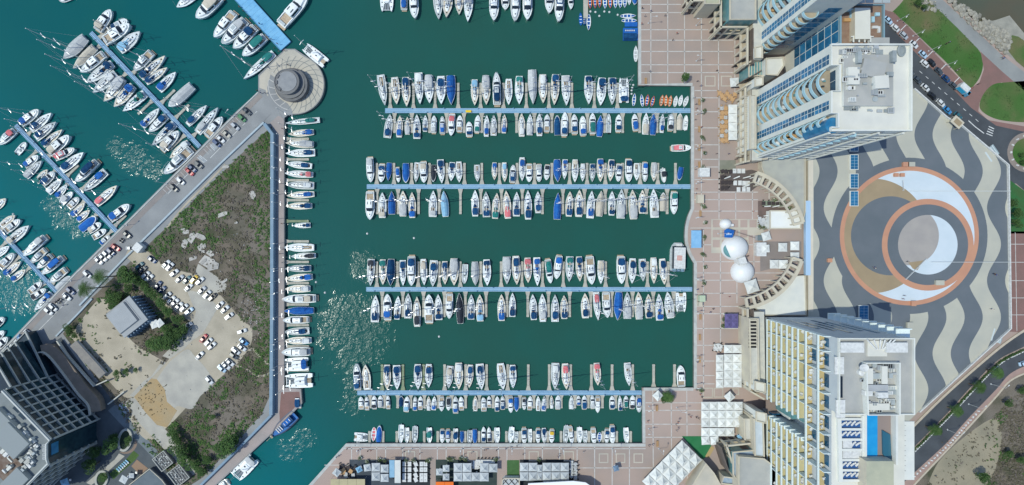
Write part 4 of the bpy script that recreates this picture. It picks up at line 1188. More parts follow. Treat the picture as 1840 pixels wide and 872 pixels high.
# south side: white fins with glass between
Xw, Ys = PX(1341.6, 288); Xe, _ = PX(1440, 288)
for i in range(6):
    X = Xw + (Xe - Xw) * (i + .5) / 6
    if i in (1, 4): mb = MB(); mb.box((X - c1[0], Ys - c1[1] - .05, ZR / 2 + 2), (1.1, .12, ZR - 6)); mb.build('glazed_strip', glass_b, t1)
    elif i == 2:
        for k in range(12): mb = MB(); mb.box((X - c1[0], Ys - c1[1] - .5, 9 + FL * k), (2.0, 1.0, .9)); mb.build('balcony', balc_blue, t1)
for i in (0, 2, 4, 6):
    X = Xw + (Xe - Xw) * i / 6
    mb = MB(); mb.box((X - c1[0] + .25, Ys - c1[1] - .5, ZR / 2 + 1), (.7, .5, ZR - 3)); mb.build('fin', white_wall, t1)
for k in range(12):
    mb = MB(); mb.box(((Xw + Xe) / 2 - c1[0], Ys - c1[1] - .35, 9 + FL * k), ((Xe - Xw) * .96, .2, .35)); mb.build('floor_band', white_wall, t1)
mb = MB(); mb.lathe([(2.4, ZR - 13), (2.4, ZR - .3)], (*[a - b for a, b in zip(PX(1347, 280), c1)], 0), 20, 0); mb.build('curved_glass_bay', glass_b, t1)
t2, c2 = hotel_tower('white twin tower at the top edge with curved pale blue balconies', -70, 101, 1405, ((81.3, 94), (13.5, 28), (-40, -28)), ((32, 71.6, 11), (-22, 8, 11)), ZR)
for k in range(9):
    X, Y = PX(1354, 101); mb = MB()
    mb.prism([(X - c2[0] + 2.6 * math.cos(R(a)), Y - c2[1] + 2.4 * math.sin(R(a))) for a in range(180, 361, 15)], 9 + FL * k - .25, 9 + FL * k, 0, 1, cap0=True)
    b = mb.build('balcony', [white_wall, tan_floor], t2)
    mb = MB(); mb.strip([(X - c2[0] + 2.5 * math.cos(R(a)), Y - c2[1] + 2.3 * math.sin(R(a))) for a in range(180, 361, 15)], .22, 9 + FL * k - .1, 0, h=1.1); mb.build('parapet', balc_blue, b)
    mb = MB(); mb.box((X - c2[0] + 6.5, Y - c2[1] - .06, 9 + FL * (k + .5)), (4.5, .1, FL - .7)); mb.build('window', glass_b, t2)
# block between the towers
zc = 45 * K
c3 = PX(1440, 113)
t3 = thing('hotel_wing', 'blue glass wing with brown roof terrace between the two white towers', 'building', (*c3, 0))
poly = [(X - c3[0], Y - c3[1]) for X, Y in PL([(1406, 84), (1470, 84), (1470, 150), (1406, 174)])]
mb = MB(); mb.prism(poly, GZ, zc, 0, 1); mb.build('wall', [white_wall, mat('brown_terrace', (.22, .14, .10), .85, (.27, .19, .14), .5, fine=.06)], t3)
mb = MB(); mb.strip(poly, .6, zc, 0, closed=True, h=1.0); mb.build('parapet', mat('blue_grey_parapet', (.20, .32, .38), .5), t3)
X, Y0 = PX(1406, 86); _, Y1 = PX(1406, 172)
n_ = 5
for i in range(n_):
    for k in range(7):
        Yc = Y0 + (Y1 - Y0) * (i + .5) / n_
        mb = MB(); mb.box((X - c3[0] - .06, Yc - c3[1], 9 + 4.0 * (k + .5)), (.1, abs(Y1 - Y0) / n_ - .3, 3.5)); mb.build('window', glass_b, t3)
x0, y0 = W(1549, 43, 48).xy
mb = MB(); mb.box((x0 - c3[0], y0 - c3[1], zc + 1.4), (5.2, 10.5, 2.8), 0, 0, 1); mb.build('stair_house', [cream_wall, roof_w], t3)
for (x, y, w_, d_, h_, m) in ((1531, 27, 1.9, 3.0, .8, balc_blue), (1527, 20, 3.0, .9, .8, balc_blue), (1522, 37, 2.8, 1.2, .5, mat('wicker', (.45, .27, .12), .8)), (1530, 53, 1.2, 1.8, .5, whitepaint), (1575, 27, 1.6, 1.2, .5, balc_blue), (1567, 36, 1.0, 2.0, .5, balc_blue), (1571, 50, 2.0, .9, .5, whitepaint), (1578, 54, .8, 2.2, .4, whitepaint)):
    q = W(x, y, 45).xy; root = thing('terrace_sofa', 'outdoor sofa or table on the brown roof terrace', 'furniture', (q.x, q.y, zc), group='lounge furniture on the brown roof terrace')
    mb = MB(); mb.box((0, 0, h_ / 2), (w_, d_, h_)); mb.build('base', m, root)
    mb = MB(); mb.box((0, 0, h_ + .1), (w_ * .9, d_ * .9, .2)); mb.build('cushion', m, root)
mb = MB()
for k in range(4):
    q = W(1526 + k * 10, 75, 45).xy; mb.box((q.x - c3[0], q.y - c3[1], zc + 2.2), (.4, 2.2, .3))
q = W(1541, 71, 45).xy; mb.box((q.x - c3[0], q.y - c3[1], zc + 2.4), (7.5, .3, .2)); mb.build('pergola', white_wall, t3)
mb = MB(); q = W(1576, 75, 46).xy; mb.box((q.x - c3[0], q.y - c3[1], zc + 1.5), (7.4, 2.2, .2)); mb.build('canopy', roof_g, t3)
mb = MB()
for k in range(5):
    q = W(1528 + k * 15, 2, 46).xy; mb.box((q.x - c3[0], q.y - c3[1], zc + 2.0), (2.6, 2.4, .2))
mb.build('terrace_awning', mat('grey_awning', (.35, .40, .42), .7), t3)

# ---------------------------------------------------------------- yellow-balconied hotel
XW, XB, XE = 1355.5, 1366.0, 1468.0
zf = [u * K for u in (12, 16, 21, 25.3, 29.9, 34.4, 38.9, 44.8, 53.4)]
ZA, ZB = 62 * K, 58 * K
yN, yS = 567, 905
bay_y = [567, 588, 616, 647, 676, 704.5, 731, 757, 786, 814.6, 845, 874, 905]
c4 = PX(1411, 690)
yel = thing('balcony_hotel', 'big white hotel with rows of yellow balconies and a rooftop pool', 'building', (*c4, 0))
def rel(seq, c): return [(X - c[0], Y - c[1]) for X, Y in PL(seq)]
stone = mat('hotel_stone', (.42, .42, .38), .8, (.36, .37, .34), .3)
shade_wall = mat('hotel_shaded_grey', (.50, .54, .56), .8, (.45, .49, .52), .3)  # grey-blue of the shaded north face put into the wall colour
mb = MB()
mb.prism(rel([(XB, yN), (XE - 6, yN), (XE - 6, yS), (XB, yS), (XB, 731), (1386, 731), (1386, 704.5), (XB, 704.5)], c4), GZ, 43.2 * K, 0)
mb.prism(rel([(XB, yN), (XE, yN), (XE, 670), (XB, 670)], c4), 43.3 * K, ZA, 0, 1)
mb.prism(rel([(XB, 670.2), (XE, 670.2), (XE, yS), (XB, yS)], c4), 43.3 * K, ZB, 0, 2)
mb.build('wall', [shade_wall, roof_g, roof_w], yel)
bt = mat('ochre_balcony_floor', (.50, .44, .235), .8, (.44, .41, .25), .5, rnd=.22)
bt2 = mat('ochre_terrace_floor', (.50, .39, .18), .8, (.44, .36, .19), .4)
slabm = mat('balcony_edge_white', (.70, .79, .78), .6)
bals = []
for k, z in enumerate(zf):
    top = (zf[k + 1] if k + 1 < len(zf) else ZB) - z
    wide = k >= 7
    for i in range(len(bay_y) - 1):
        y0, y1 = bay_y[i], bay_y[i + 1]
        if not wide and i == 5: continue
        pass
        X0, Ya = PX(XW, y0); X1, Yb = PX(XB, y1)
        dp = X1 - X0; wd = Ya - Yb; cx, cy = (X0 + X1) / 2 - c4[0], (Ya + Yb) / 2 - c4[1]
        mb = MB()
        mb.box((cx, cy, z - .13), (dp, wd - .02, .26), 0, 0, 1)
        mb.box((cx - dp / 2 + .11, cy, z + .35), (.22, wd - .03, 1.1), 0, 0)         # parapet
        b = mb.build('balcony', [slabm, bt2 if wide else bt], yel)
        mb = MB(); mb.box((cx, cy + wd / 2 - .11, z + top / 2 - .02), (dp - .25, .22, top - .34)); mb.build('partition', slabm, b)
        if k == 8 or (k + i) % 4 == 0:
            mb = MB(); mb.box((cx + dp / 2 - .06, cy, z + 1.3), (.1, wd * .6, 2.4)); mb.build('glass_door', glass_d, b)
        bals.append((cx + c4[0], cy + c4[1], z, dp, wd))
# the slot between the two halves of the lower balconies
X0, Ya = PX(XB - 9, 706); X1, Yb = PX(1385, 730)
mb = MB(); mb.box(((X0 + X1) / 2 - c4[0], (Ya + Yb) / 2 - c4[1], 11 * K), (X1 - X0, Ya - Yb, .4)); mb.build('slot_terrace', mat('brown_slot_floor', (.25, .19, .16), .8, (.21, .17, .15), .5), yel)
for (xx, yy, w_, d_, z0, z1, m) in ((1379, 715, 2.6, 3.0, 11, 26, glass_t), (1383, 712, 2.0, 3.4, 11, 36, MATS['teal_glass']), (1372, 727, 5.2, .6, 11, 15, glass_d), (1381, 724, 2.4, 1.6, 11, 22, white_wall)):
    q = PX(xx, yy); mb = MB(); mb.box((q[0] - c4[0], q[1] - c4[1], (z0 + z1) / 2 * K), (w_, d_, (z1 - z0) * K)); mb.build('slot_bay', m, yel)
for k in range(7):
    q = PX(XB - 5, 731); mb = MB(); mb.box((q[0] - c4[0], q[1] - c4[1] - .2, zf[k] + 2.6), (2.6, 1.4, .3)); mb.build('slot_canopy', slabm, yel)
# stepped fins on the far north-east corner
Xe, Yn = PX(XE - 6, yN)
for k in range(10):
    z = (12 + k * 4.9) * K
    mb = MB(); mb.box((Xe - c4[0] + 2.0, Yn - c4[1] + .6, z), (4.4, 3.4, .3), 0, 0); mb.box((Xe - c4[0] + 2.0, Yn - c4[1] + 2.2, z + .55), (4.4, .3, 1.2), 0, 0)
    b = mb.build('corner_balcony', [slabm], yel)
# glazing on the north side
for k in range(6):
    X0, Y0 = PX(1385 + k * 13, yN)
    mb = MB(); mb.box((X0 - c4[0], Y0 - c4[1] + .04, (14 + 44) * K / 2 + (k % 3) * 4), (1.4, .12, 30 * K * .8)); mb.build('window', glass_d, yel)
X0, Y0 = PX(XB - .3, 640); 
# roof
mb = MB()
mb.strip(rel([(XB, yN), (XE, yN), (XE, 670), (XB, 670)], c4), .5, ZA, 0, closed=True, h=.9)
mb.build('parapet', white_wall, yel)
def at(px, py, u): q = W(px, py, u).xy; return q.x - c4[0], q.y - c4[1]
for (x0, x1, y0, y1, h_, u, m, nm) in ((1508, 1550, 615, 633, 1.6, 63, whitepaint, 'roof_panel'), (1590, 1628, 615, 633, 1.6, 63, whitepaint, 'roof_panel'), (1557, 1592, 612, 640, .5, 62, roof_w, 'roof_hatch'),
                                      (1499, 1515, 641, 672, .5, 62, whitepaint, 'roof_panel'), (1501, 1517, 718, 750, .5, 62, whitepaint, 'roof_panel'), (1508, 1512, 676, 714, .6, 62, DARKGLASS, 'roof_slot')):
    a, b = at(x0, y0, u), at(x1, y1, u); mb = MB(); mb.box(((a[0] + b[0]) / 2, (a[1] + b[1]) / 2, ZA + h_ / 2), (b[0] - a[0], a[1] - b[1], h_)); mb.build(nm, m, yel)
a0_, b0_ = at(1578, 628, 64), None
for dx0, dx1 in ((-12, -26), (-7, -14), (-1, -2), (6, 6), (10, 17), (14, 24)):
    p, q = at(1578 + dx0 * .6, 627, 62), at(1578 + dx1, 609, 62); mb = MB(); mb.tube((*p, ZA + .8), (*q, ZA + 1.6), .22, 6); mb.build('truss', whitepaint, yel)
encl = [at(1549, 650, 62), at(1608, 650, 62), at(1608, 742, 62), at(1552, 742, 62)]
mb = MB(); mb.strip(encl, .5, ZA, 0, closed=True, h=2.2); mb.build('plant_enclosure', white_wall, yel)
mb = MB(); mb.sheet(encl, ZA + .12); mb.build('plant_deck', roof_g, yel)
for (x0, x1, y0, y1, h_, m) in ((1557, 1568, 662, 690, 1.8, roof_w), (1584, 1594, 658, 690, 1.8, roof_w), (1560, 1594, 672, 682, 1.0, ac_m), (1556, 1597, 692, 704, 1.4, grey_wall), (1574, 1592, 704, 714, 2.6, whitepaint), (1554, 1568, 703, 712, 1.6, whitepaint), (1560, 1600, 726, 738, 1.2, roof_w)):
    a, b = at(x0, y0, 64), at(x1, y1, 64); mb = MB(); mb.box(((a[0] + b[0]) / 2, (a[1] + b[1]) / 2, ZA + .1 + h_ / 2), (b[0] - a[0], a[1] - b[1], h_)); mb.build('plant_room', m, yel)
q = at(1549.5, 660, 64); mb = MB(); mb.lathe([(.1, 0), (1.0, .2), (1.45, .6), (1.5, .75), (1.35, .62), (.0, .3)], (q[0], q[1], ZA + 1.8), 20, 0, sy=.8); mb.build('satellite_dish', whitepaint, yel)
q = at(1551, 671, 64); mb = MB(); mb.lathe([(1.0, 0), (1.0, 1.2), (.6, 1.5)], (q[0], q[1], ZA), 16, 0); mb.build('water_tank', whitepaint, yel)
x0, y0 = W(1553, 655, 62).xy; x1, y1 = W(1604, 738, 62).xy
rooftop(yel, x0, y1, x1, y0, ZA + .1, 70, 21, c4[0], c4[1], .3, 1.2)
# pool terrace
def atb(px, py, u=58): return at(px, py, u)
a, b = atb(1553, 740), atb(1576, 828)
mb = MB(); mb.box(((a[0] + b[0]) / 2, (a[1] + b[1]) / 2, ZB + .10), (b[0] - a[0], a[1] - b[1], .2)); mb.build('pool', mat('pool_water', (.012, .26, .58), .08, (.02, .31, .63), .3, spec=.5), yel)
a, b = atb(1576.3, 740), atb(1600, 828)
mb = MB(); mb.box(((a[0] + b[0]) / 2, (a[1] + b[1]) / 2, ZB + .08), (b[0] - a[0], a[1] - b[1], .16)); mb.build('pool_deck', mat('pool_deck_tile', (.26, .21, .19), .8), yel)
mb = MB(); mb.prism([atb(1583, 772), atb(1597, 780), atb(1599, 827), atb(1592, 826), atb(1584, 815)], ZB + .2, ZB + .75, 0); mb.build('whirlpool', mat('whirlpool_water', (.03, .12, .18), .1), yel)
mb = MB(); mb.strip([atb(1551, 738), atb(1551, 830)], .8, ZB, 0, h=1.2); mb.strip([atb(1602, 738), atb(1602, 830)], .7, ZB, 0, h=2.4); mb.build('pool_wall', white_wall, yel)
mb = MB(); mb.strip([atb(1505, 750), atb(1508, 864)], 1.2, ZB, 0, h=1.0); mb.strip([atb(1548.5, 745), atb(1549, 866)], 1.1, ZB, 0, h=1.0)
for k in range(7):
    y = 752 + k * 18.3; mb.strip([atb(1507, y), atb(1548, y)], .75, ZB + .3, 0, h=.5)
mb.build('cabana_frame', white_wall, yel)
mb = MB(); mb.sheet([atb(1510, 754), atb(1547, 754), atb(1547, 862), atb(1510, 862)], ZB + .03); mb.build('cabana_floor', mat('cabana_blue', (.03, .10, .28), .8), yel)
for k in range(6):
    if k in (2, 3):
        for j in range(1 if k == 2 else 2):
            q = W(1521 + j * 16, 760.5 + k * 18.3, 58).xy
            root = thing('cabana_bed', 'white square day bed in the %s cabana by the rooftop pool' % ('third' if k == 2 else 'fourth'), 'day bed', (q.x, q.y, ZB + .05), group='white day beds by the rooftop pool')
            mb = MB(); mb.box((0, 0, .25), (2.9, 2.6, .5)); mb.build('mattress', whitepaint, root)
        if k == 3: continue
    for j in range(4 if k != 2 else 2):
        q = W(1515 + j * 8.2 + (17 if k == 2 else 0), 760.5 + k * 18.3, 58).xy
        root = thing('sun_lounger', 'white sun lounger in a cabana row beside the rooftop pool', 'sun lounger', (q.x, q.y, ZB + .05), R(35 + 8 * ((j + k) % 3)), 'sun loungers on the rooftop pool terrace')
        mb = MB(); mb.box((-.2, 0, .3), (1.4, .6, .12)); mb.build('seat', whitepaint, root)
        mb = MB(); mb.box((.75, 0, .5), (.6, .6, .1), 0, 0); mb.build('backrest', whitepaint, root)
a, b = atb(1605, 757, 56), atb(1642, 862, 56); zz = 56 * K
mb = MB(); mb.box(((a[0] + b[0]) / 2, (a[1] + b[1]) / 2, zz), (b[0] - a[0], a[1] - b[1], .5), 0, 0)
mb.build('terrace_roof', [white_wall], yel)
for k in range(11):
    p, q = at(1618, 762 + k * 9.2, 60.2), at(1641, 762 + k * 9.2, 60.2); mb = MB(); mb.strip([p, q], .12, zz + .26, 0, h=.12); mb.build('roof_seam', roof_g, yel)
mb = MB(); mb.prism([at(1606, 779, 60), at(1616, 779, 60), at(1616, 832, 60), at(1606, 832, 60)], zz + .27, zz + .36, 0); mb.build('rooflight', roof_g, yel)
for k in range(14):
    p, q = at(1607 + k * 2.4, 765, 60.2), at(1607 + k * 2.4, 772, 60.2); mb = MB(); mb.strip([p, q], .2, zz + .26, 0, h=.1); mb.build('louver', balc_blue, yel)
mb = MB(); a, b = at(1557, 829, 63), at(1606, 905, 63); mb.box(((a[0] + b[0]) / 2, (a[1] + b[1]) / 2, (ZB + 63 * K) / 2), (b[0] - a[0], a[1] - b[1], 63 * K - ZB), 0, 0, 1); mb.build('upper_storey', [cream_wall, mat('khaki_roof', (.42, .42, .31), .9, (.36, .37, .28), .3, fine=.04)], yel)
# furniture on the balconies
rr = random.Random(3)
chair_me = None
def deck_chair():
    mb = MB(); mb.box((0, 0, .38), (.65, .65, .10)); mb.box((-.32, 0, .75), (.1, .65, .7)); mb.box((0, .34, .55), (.6, .07, .1)); mb.box((0, -.34, .55), (.6, .07, .1))
    for sx in (-.26, .26):
        for sy in (-.26, .26): mb.box((sx, sy, .17), (.06, .06, .34))
    return mb.mesh('chair', [whitepaint])
chair_me = deck_chair()
nb_ = 0
for (x, y, z, dp, wd) in bals:
    for j in range(2 if z < 36 else 3):
        if rr.random() < (.62 if z < 36 else .85) and nb_ < 240:
            nb_ += 1
            o = link('balcony_chair', chair_me, None, (x + rr.uniform(-.2, .8), y + rr.uniform(-.38, .38) * wd, z + .002), rr.uniform(0, 6.28), (1.5, 1.35, 1))
            tag(o, 'white chair on a yellow hotel balcony', 'chair', 'white chairs on the hotel balconies')

# ---------------------------------------------------------------- dark stepped hotel, bottom corner
c5 = PX(60, 760)
dk = thing('dark_hotel', 'dark glass office block with grid facade stepping down to the pier road', 'building', (*c5, 0))
ZS = 29 * K
facade_g = mat('concrete_grid', (.40, .42, .40), .8, (.34, .36, .35), .3)
dglass = mat('smoked_glass', (.012, .03, .045), .12, (.02, .05, .065), .5, spec=.5, rnd=.3)
NEa, NEb = Vector(PX(108, 672)), Vector(PX(184, 751))
ch1 = Vector(PX(178.5, 757)); ch2 = Vector(PX(178.5, 781)); ch3 = Vector(PX(181, 788)); SEc = Vector(PX(100, 870))
d5 = (NEb - NEa).normalized()
poly = [NEa, NEb, ch1, ch2, ch3, SEc, Vector(PX(-60, 900)), Vector(PX(20, 757))]
mb = MB(); mb.prism([(p.x - c5[0], p.y - c5[1]) for p in poly], GZ, ZS, 0, 1); mb.build('wall', [dglass, mat('dark_hotel_roof', (.215, .24, .24), .9, (.175, .20, .205), .25, fine=.05)], dk)
mb = MB(); mb.strip([(p.x - c5[0], p.y - c5[1]) for p in poly[:1] + poly[1:6]], .5, ZS, 0, h=.8); mb.build('parapet', mat('pale_parapet', (.50, .52, .50), .7), dk)
n5 = Vector((-d5.y, d5.x))
if n5.dot(Vector(PX(200, 600)) - NEa) < 0: n5 = -n5
Lne = (NEb - NEa).length; ang5 = math.atan2(d5.y, d5.x)
for k in range(7):                                        # floor bands and piers of the grid
    z = (3 + k * 4.35) * K
    c = NEa + d5 * Lne / 2 + n5 * .25
    mb = MB(); mb.box((c.x - c5[0], c.y - c5[1], z), (Lne, .7, .55), ang5); mb.build('floor_band', facade_g, dk)
for k in range(9):
    c = NEa + d5 * Lne * k / 8 + n5 * .22
    mb = MB(); mb.box((c.x - c5[0], c.y - c5[1], ZS / 2), (.55, .62, ZS - 2), ang5); mb.build('pier', facade_g, dk)
for k in range(6):
    for j in range(8):
        c = NEa + d5 * Lne * (j + .5) / 8 + n5 * .05
        mb = MB(); mb.box((c.x - c5[0], c.y - c5[1], (3 + k * 4.35 + 2.2) * K), (Lne / 8 - .7, .08, 2.6), ang5); mb.build('window', dglass, dk)
# stepping floors towards the road
ends = [(106, 659, 26), (103, 653, 21.7), (97.5, 648, 17), (93, 643, 12.2), (96, 628, 7.6)]
for (ex, ey, u) in ends:
    e = Vector(PX(ex - 26, ey - 34)); z = u * K
    f = Vector(PX(20, 757))
    q = [NEa + n5 * .3, e + n5 * .3, e - n5 * 26, NEa - n5 * 26]
    mb = MB(); mb.prism([(p.x - c5[0], p.y - c5[1]) for p in q], z - 3.6 if u > 8 else GZ, z - .35, 0, 0); mb.build('stepped_floor', dglass, dk)
    mb = MB(); mb.strip([(p.x - c5[0], p.y - c5[1]) for p in (NEa + n5 * .5, e + n5 * .5, e - n5 * 12)], .7, z - .35, 0, h=.5); mb.build('floor_edge', facade_g, dk)
for k in range(5):
    p = ch1 + (ch2 - ch1) * .5
# south-east and chamfer fins
for k in range(5):
    a_, b_ = ch3, SEc
    p = a_ + (b_ - a_) * (.05 + k * .16)
    mb = MB(); mb.box((p.x - c5[0] + .4, p.y - c5[1] - .3, ZS / 2), (.6, .9, ZS - 1.5), math.atan2((b_ - a_).y, (b_ - a_).x)); mb.build('fin', facade_g, dk)
for k in range(7):
    a_, b_ = ch3, SEc; c = (a_ + b_) / 2; dd = (b_ - a_).normalized(); nn = Vector((-dd.y, dd.x)); nn = nn if nn.x > 0 else -nn
    c = c + nn * .3
    mb = MB(); mb.box((c.x - c5[0], c.y - c5[1], (3 + k * 4.35) * K), ((b_ - a_).length, .5, .5), math.atan2(dd.y, dd.x)); mb.build('floor_band', facade_g, dk)
c = ch1 + (ch2 - ch1) * .5
mb = MB(); mb.box((c.x - c5[0] + .05, c.y - c5[1], ZS - 3), (.12, 4.2, 3.0)); mb.build('window', glass_b, dk)
def at5(px, py, u=29): q = W(px, py, u).xy; return q.x - c5[0], q.y - c5[1]
for (x, y, w_, d_, h_) in ((32, 735, 1.5, 2.8, .5), (42, 747, 1.5, 2.8, .5), (60, 768, 1.4, 2.6, .5)):
    q = at5(x, y); mb = MB(); mb.box((q[0], q[1], ZS + h_ / 2), (w_, d_, h_), R(48), 0, 1); mb.build('skylight', [whitepaint, dglass], dk)
mb = MB(); mb.box((*at5(30, 788), ZS + 1.2), (8, 11, 2.4), R(45), 0, 1); mb.build('plant_room', [stone, mat('plant_roof', (.25, .28, .285), .9)], dk)
mb = MB(); mb.box((*at5(8, 760), ZS + .9), (7, 10, 1.8), R(45), 0, 1); mb.build('plant_room', [stone, MATS['plant_roof']], dk)
mb = MB(); mb.box((*at5(34, 862), ZS + 1.0), (9, 6, 2.0), R(-45 + 90), 0, 1); mb.build('plant_room', [stone, MATS['plant_roof']], dk)
def rooftop_line(root, pts, u, n, seed, at_, zz):
    r_ = random.Random(seed)
    for i in range(n):
        k = r_.random() * (len(pts) - 1); j = int(k); t = k - j
        x = pts[j][0] + (pts[j + 1][0] - pts[j][0]) * t + r_.uniform(-7, 7); y = pts[j][1] + (pts[j + 1][1] - pts[j][1]) * t + r_.uniform(-7, 7)
        q = at_(x, y, u); h_ = r_.uniform(.5, 1.8)
        mb = MB(); mb.box((q[0], q[1], zz + h_ / 2), (r_.uniform(.5, 2.4), r_.uniform(.5, 1.4), h_), R(45 + r_.choice((0, 90)))); mb.build('roof_plant_unit', r_.choice((ac_m, roof_w, whitepaint, stone)), root)
rooftop_line(dk, [(5, 735), (20, 760), (45, 785), (60, 805), (55, 825), (40, 838)], 30, 60, 4, at5, ZS)
rooftop_line(dk, [(5, 800), (20, 830), (5, 860)], 30, 20, 8, at5, ZS)
mb = MB(); mb.box((*at5(12, 835), ZS + .3), (9, 9, .6), R(45)); mb.build('rusty_plant_base', mat('rusty_deck', (.13, .085, .06), .9, (.20, .16, .13), .6), dk)
# raised sign letters along the chamfer of the roof, seen from behind
for k in range(7):
    q = at5(81.5, 800 + k * 4.0, 29.5)
    mb = MB(); mb.box((q[0], q[1] + .25, ZS + .8), (1.4, .12, .14)); mb.box((q[0] + (.6 if k % 2 else -.5), q[1], ZS + .8), (.14, .5, .14)); mb.box((q[0], q[1] - .25, ZS + .8), (1.4 if k % 3 else .7, .12, .14))
    mb.build('sign_letter', whitepaint, dk)
# its curved brown perimeter canopy
c = PX(130, 670)
cw = thing('entrance_canopy', 'long curved brown canopy beside the dark office block', 'canopy', (0, 0, 0))
line = bez([(74, 630), (88, 628), (103, 640), (125, 668), (150, 702), (168, 722), (172, 740)], 6)
mb = MB(); mb.strip([W(x, y, 6).xy for x, y in line], 4.2, 6 * K - .4, 0, h=.4); mb.build('roof', mat('brown_concrete', (.20, .165, .13), .85, (.25, .20, .16), .4), cw)
mb = MB(); mb.strip([W(x - 9, y + 5, 6).xy for x, y in line], .5, 6 * K, 0, h=.7); mb.build('upstand', mat('pale_parapet2', (.5, .48, .43), .7), cw)
mb = MB(); mb.strip([W(x, y, 6).xy for x, y in line], 3.0, GZ, 0, h=6 * K - GZ - .42); mb.build('wall', MATS['brown_concrete'], cw)
wall_thing('pale retaining wall between the dark office block and the earth lot', [(106, 612), (125, 640), (172, 693), (196, 682)], 3, 1.2, .5, mat('pale_wall', (.50, .50, .45), .8))
box_thing('shed', 'long flat-roofed grey shed beside the retaining wall', 'shed', 162, 645, 3.2, 17.5, 3.2, 1.2, grey_wall, -48, roof=mat('brown_grey_roof', (.27, .255, .23), .9, (.22, .21, .2), .4))
wall_thing('pale wall from the dark office block to the sand pit', [(196, 726), (225, 703)], 2.4, .8, .4, MATS['pale_wall'])
flat('shaded_yard', [(60, 640), (110, 606), (172, 692), (222, 708), (300, 800), (330, 880), (200, 1000), (0, 900)], GZ + .012, mat('shaded_yard_paving', (.095, .11, .12), .9, (.075, .09, .10), .3, fine=.06))  # paving colour darkened for the shade beside the office block
# ---------------------------------------------------------------- low cream arcades along the promenade
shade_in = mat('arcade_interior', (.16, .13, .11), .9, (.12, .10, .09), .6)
tile_roof = mat('pale_tile_roof', (.53, .52, .46), .85, (.46, .46, .42), .6, fine=.05)
def arcade(label, line, u, storeys=2, bay=3.0, depth=2.6, roofm=None, side=1, name='arcade', cat='building', close=None):
    """open-fronted cream facade along a ground polyline (photo pixels), real openings, with a roof strip behind"""
    P = [WZ(x, y, GZ).xy for x, y in line]
    root = thing(name, label, cat, (P[0].x, P[0].y, GZ))
    o = P[0]; Ht = u * K - GZ
    fl = Ht / storeys
    for a, b in zip(P, P[1:]):
        d = b - a; L_ = d.length; d.normalize(); n = Vector((-d.y, d.x)) * side; ang = math.atan2(d.y, d.x)
        a = a - o
        nb = max(1, round(L_ / bay)); w_ = L_ / nb
        for s_ in range(storeys):
            c = a + d * L_ / 2 + n * .3
            mb = MB(); mb.box((c.x, c.y, fl * (s_ + 1) - .45), (L_ + .6, .62, .9), ang); mb.build('beam', cream_wall, root)
        for i in range(nb + 1):
            c = a + d * (w_ * i) + n * .3
            mb = MB(); mb.box((c.x, c.y, Ht / 2 - .02), (.8, .58, Ht - .06), ang); mb.build('pillar', cream_wall, root)
        c = a + d * L_ / 2 + n * depth
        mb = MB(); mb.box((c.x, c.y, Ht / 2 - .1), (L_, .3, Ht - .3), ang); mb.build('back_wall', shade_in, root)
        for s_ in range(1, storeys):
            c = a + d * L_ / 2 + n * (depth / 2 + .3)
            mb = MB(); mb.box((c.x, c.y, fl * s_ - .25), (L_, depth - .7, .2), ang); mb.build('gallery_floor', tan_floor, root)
    if close:
        q = [(WZ(x, y, GZ).xy - o)[:] for x, y in close]
        mb = MB(); mb.prism(q, 0, Ht - .35, 0, 1); mb.build('block', [cream_wall, roofm or tile_roof], root)
    return root
f16 = 1.0
arcade('tall cream arcade stepping along the promenade beside the twin white tower', [(1225, -60), (1225, 26), (1274, 26), (1274, 71), (1319, 71), (1319, 132)], 16, 2, 3.2, side=1,
       roofm=tile_roof, close=[(1236, -60), (1236, 16), (1285, 16), (1285, 62), (1330, 62), (1330, 125), (1345, 125), (1345, -60)])
def block(label, poly_px, u, wallm, roofm, name='building', cat='building', trim=cream_wall, base=GZ):
    """block given by its roof outline in photo pixels at height u"""
    P = [W(x, y, u).xy for x, y in poly_px]
    o = P[0]
    root = thing(name, label, cat, (o.x, o.y, base))
    q = [(p - o)[:] for p in P]
    mb = MB(); mb.prism(q, 0, u * K - base, 0, 1); mb.build('wall', [wallm, roofm], root)
    mb = MB(); mb.strip(q, .5, u * K - base, 0, closed=True, h=.6); mb.build('parapet', trim, root)
    return root, o
block('grey-roofed cream block between the arcade and the twin tower', [(1311, -50), (1311, 36), (1357, 36), (1357, -50)], 20, glass_t, roof_g)
block('khaki flat roof inside the stepped arcade at the top edge', [(1266, -40), (1266, 8), (1292, 8), (1292, -40)], 17, cream_wall, MATS['khaki_roof'])
block('white barrel-shaped low roof between the two white towers', [(1376, 106), (1376, 135), (1396, 136), (1408, 118), (1406, 104)], 16, white_wall, roof_w)
block('white square turret above the promenade steps, the upper of two', [(1356, 86), (1356, 105), (1369, 105), (1369, 84)], 17, white_wall, roof_w, 'turret', 'turret')
block('white square turret above the promenade steps, the lower of two', [(1356, 141), (1356, 156), (1370, 153), (1370, 139)], 17, white_wall, roof_w, 'turret', 'turret')
r_, o_ = block('glazed conservatory between the two white turrets', [(1345, 118), (1345, 138), (1374, 136), (1374, 107), (1358, 109)], 12, glass_t, glass_t, 'conservatory', 'conservatory')
for k in range(6):
    a, b = W(1346 + k * 5, 116 - k * 1.6, 12.4).xy - o_, W(1346 + k * 5, 138, 12.4).xy - o_
    mb = MB(); mb.strip([a[:], b[:]], .3, 12 * K - GZ + .02, 0, h=.2); mb.build('glazing_bar', cream_wall, r_)
arcade('slanting cream arcade of steps below the twin white tower', [(1319, 132), (1336, 124), (1352, 112)], 14, 2, 3.0, side=1)
arcade('slanting cream arcade of steps above the long tiled roof', [(1322, 168), (1338, 160), (1354, 150)], 14, 2, 3.0, side=1)
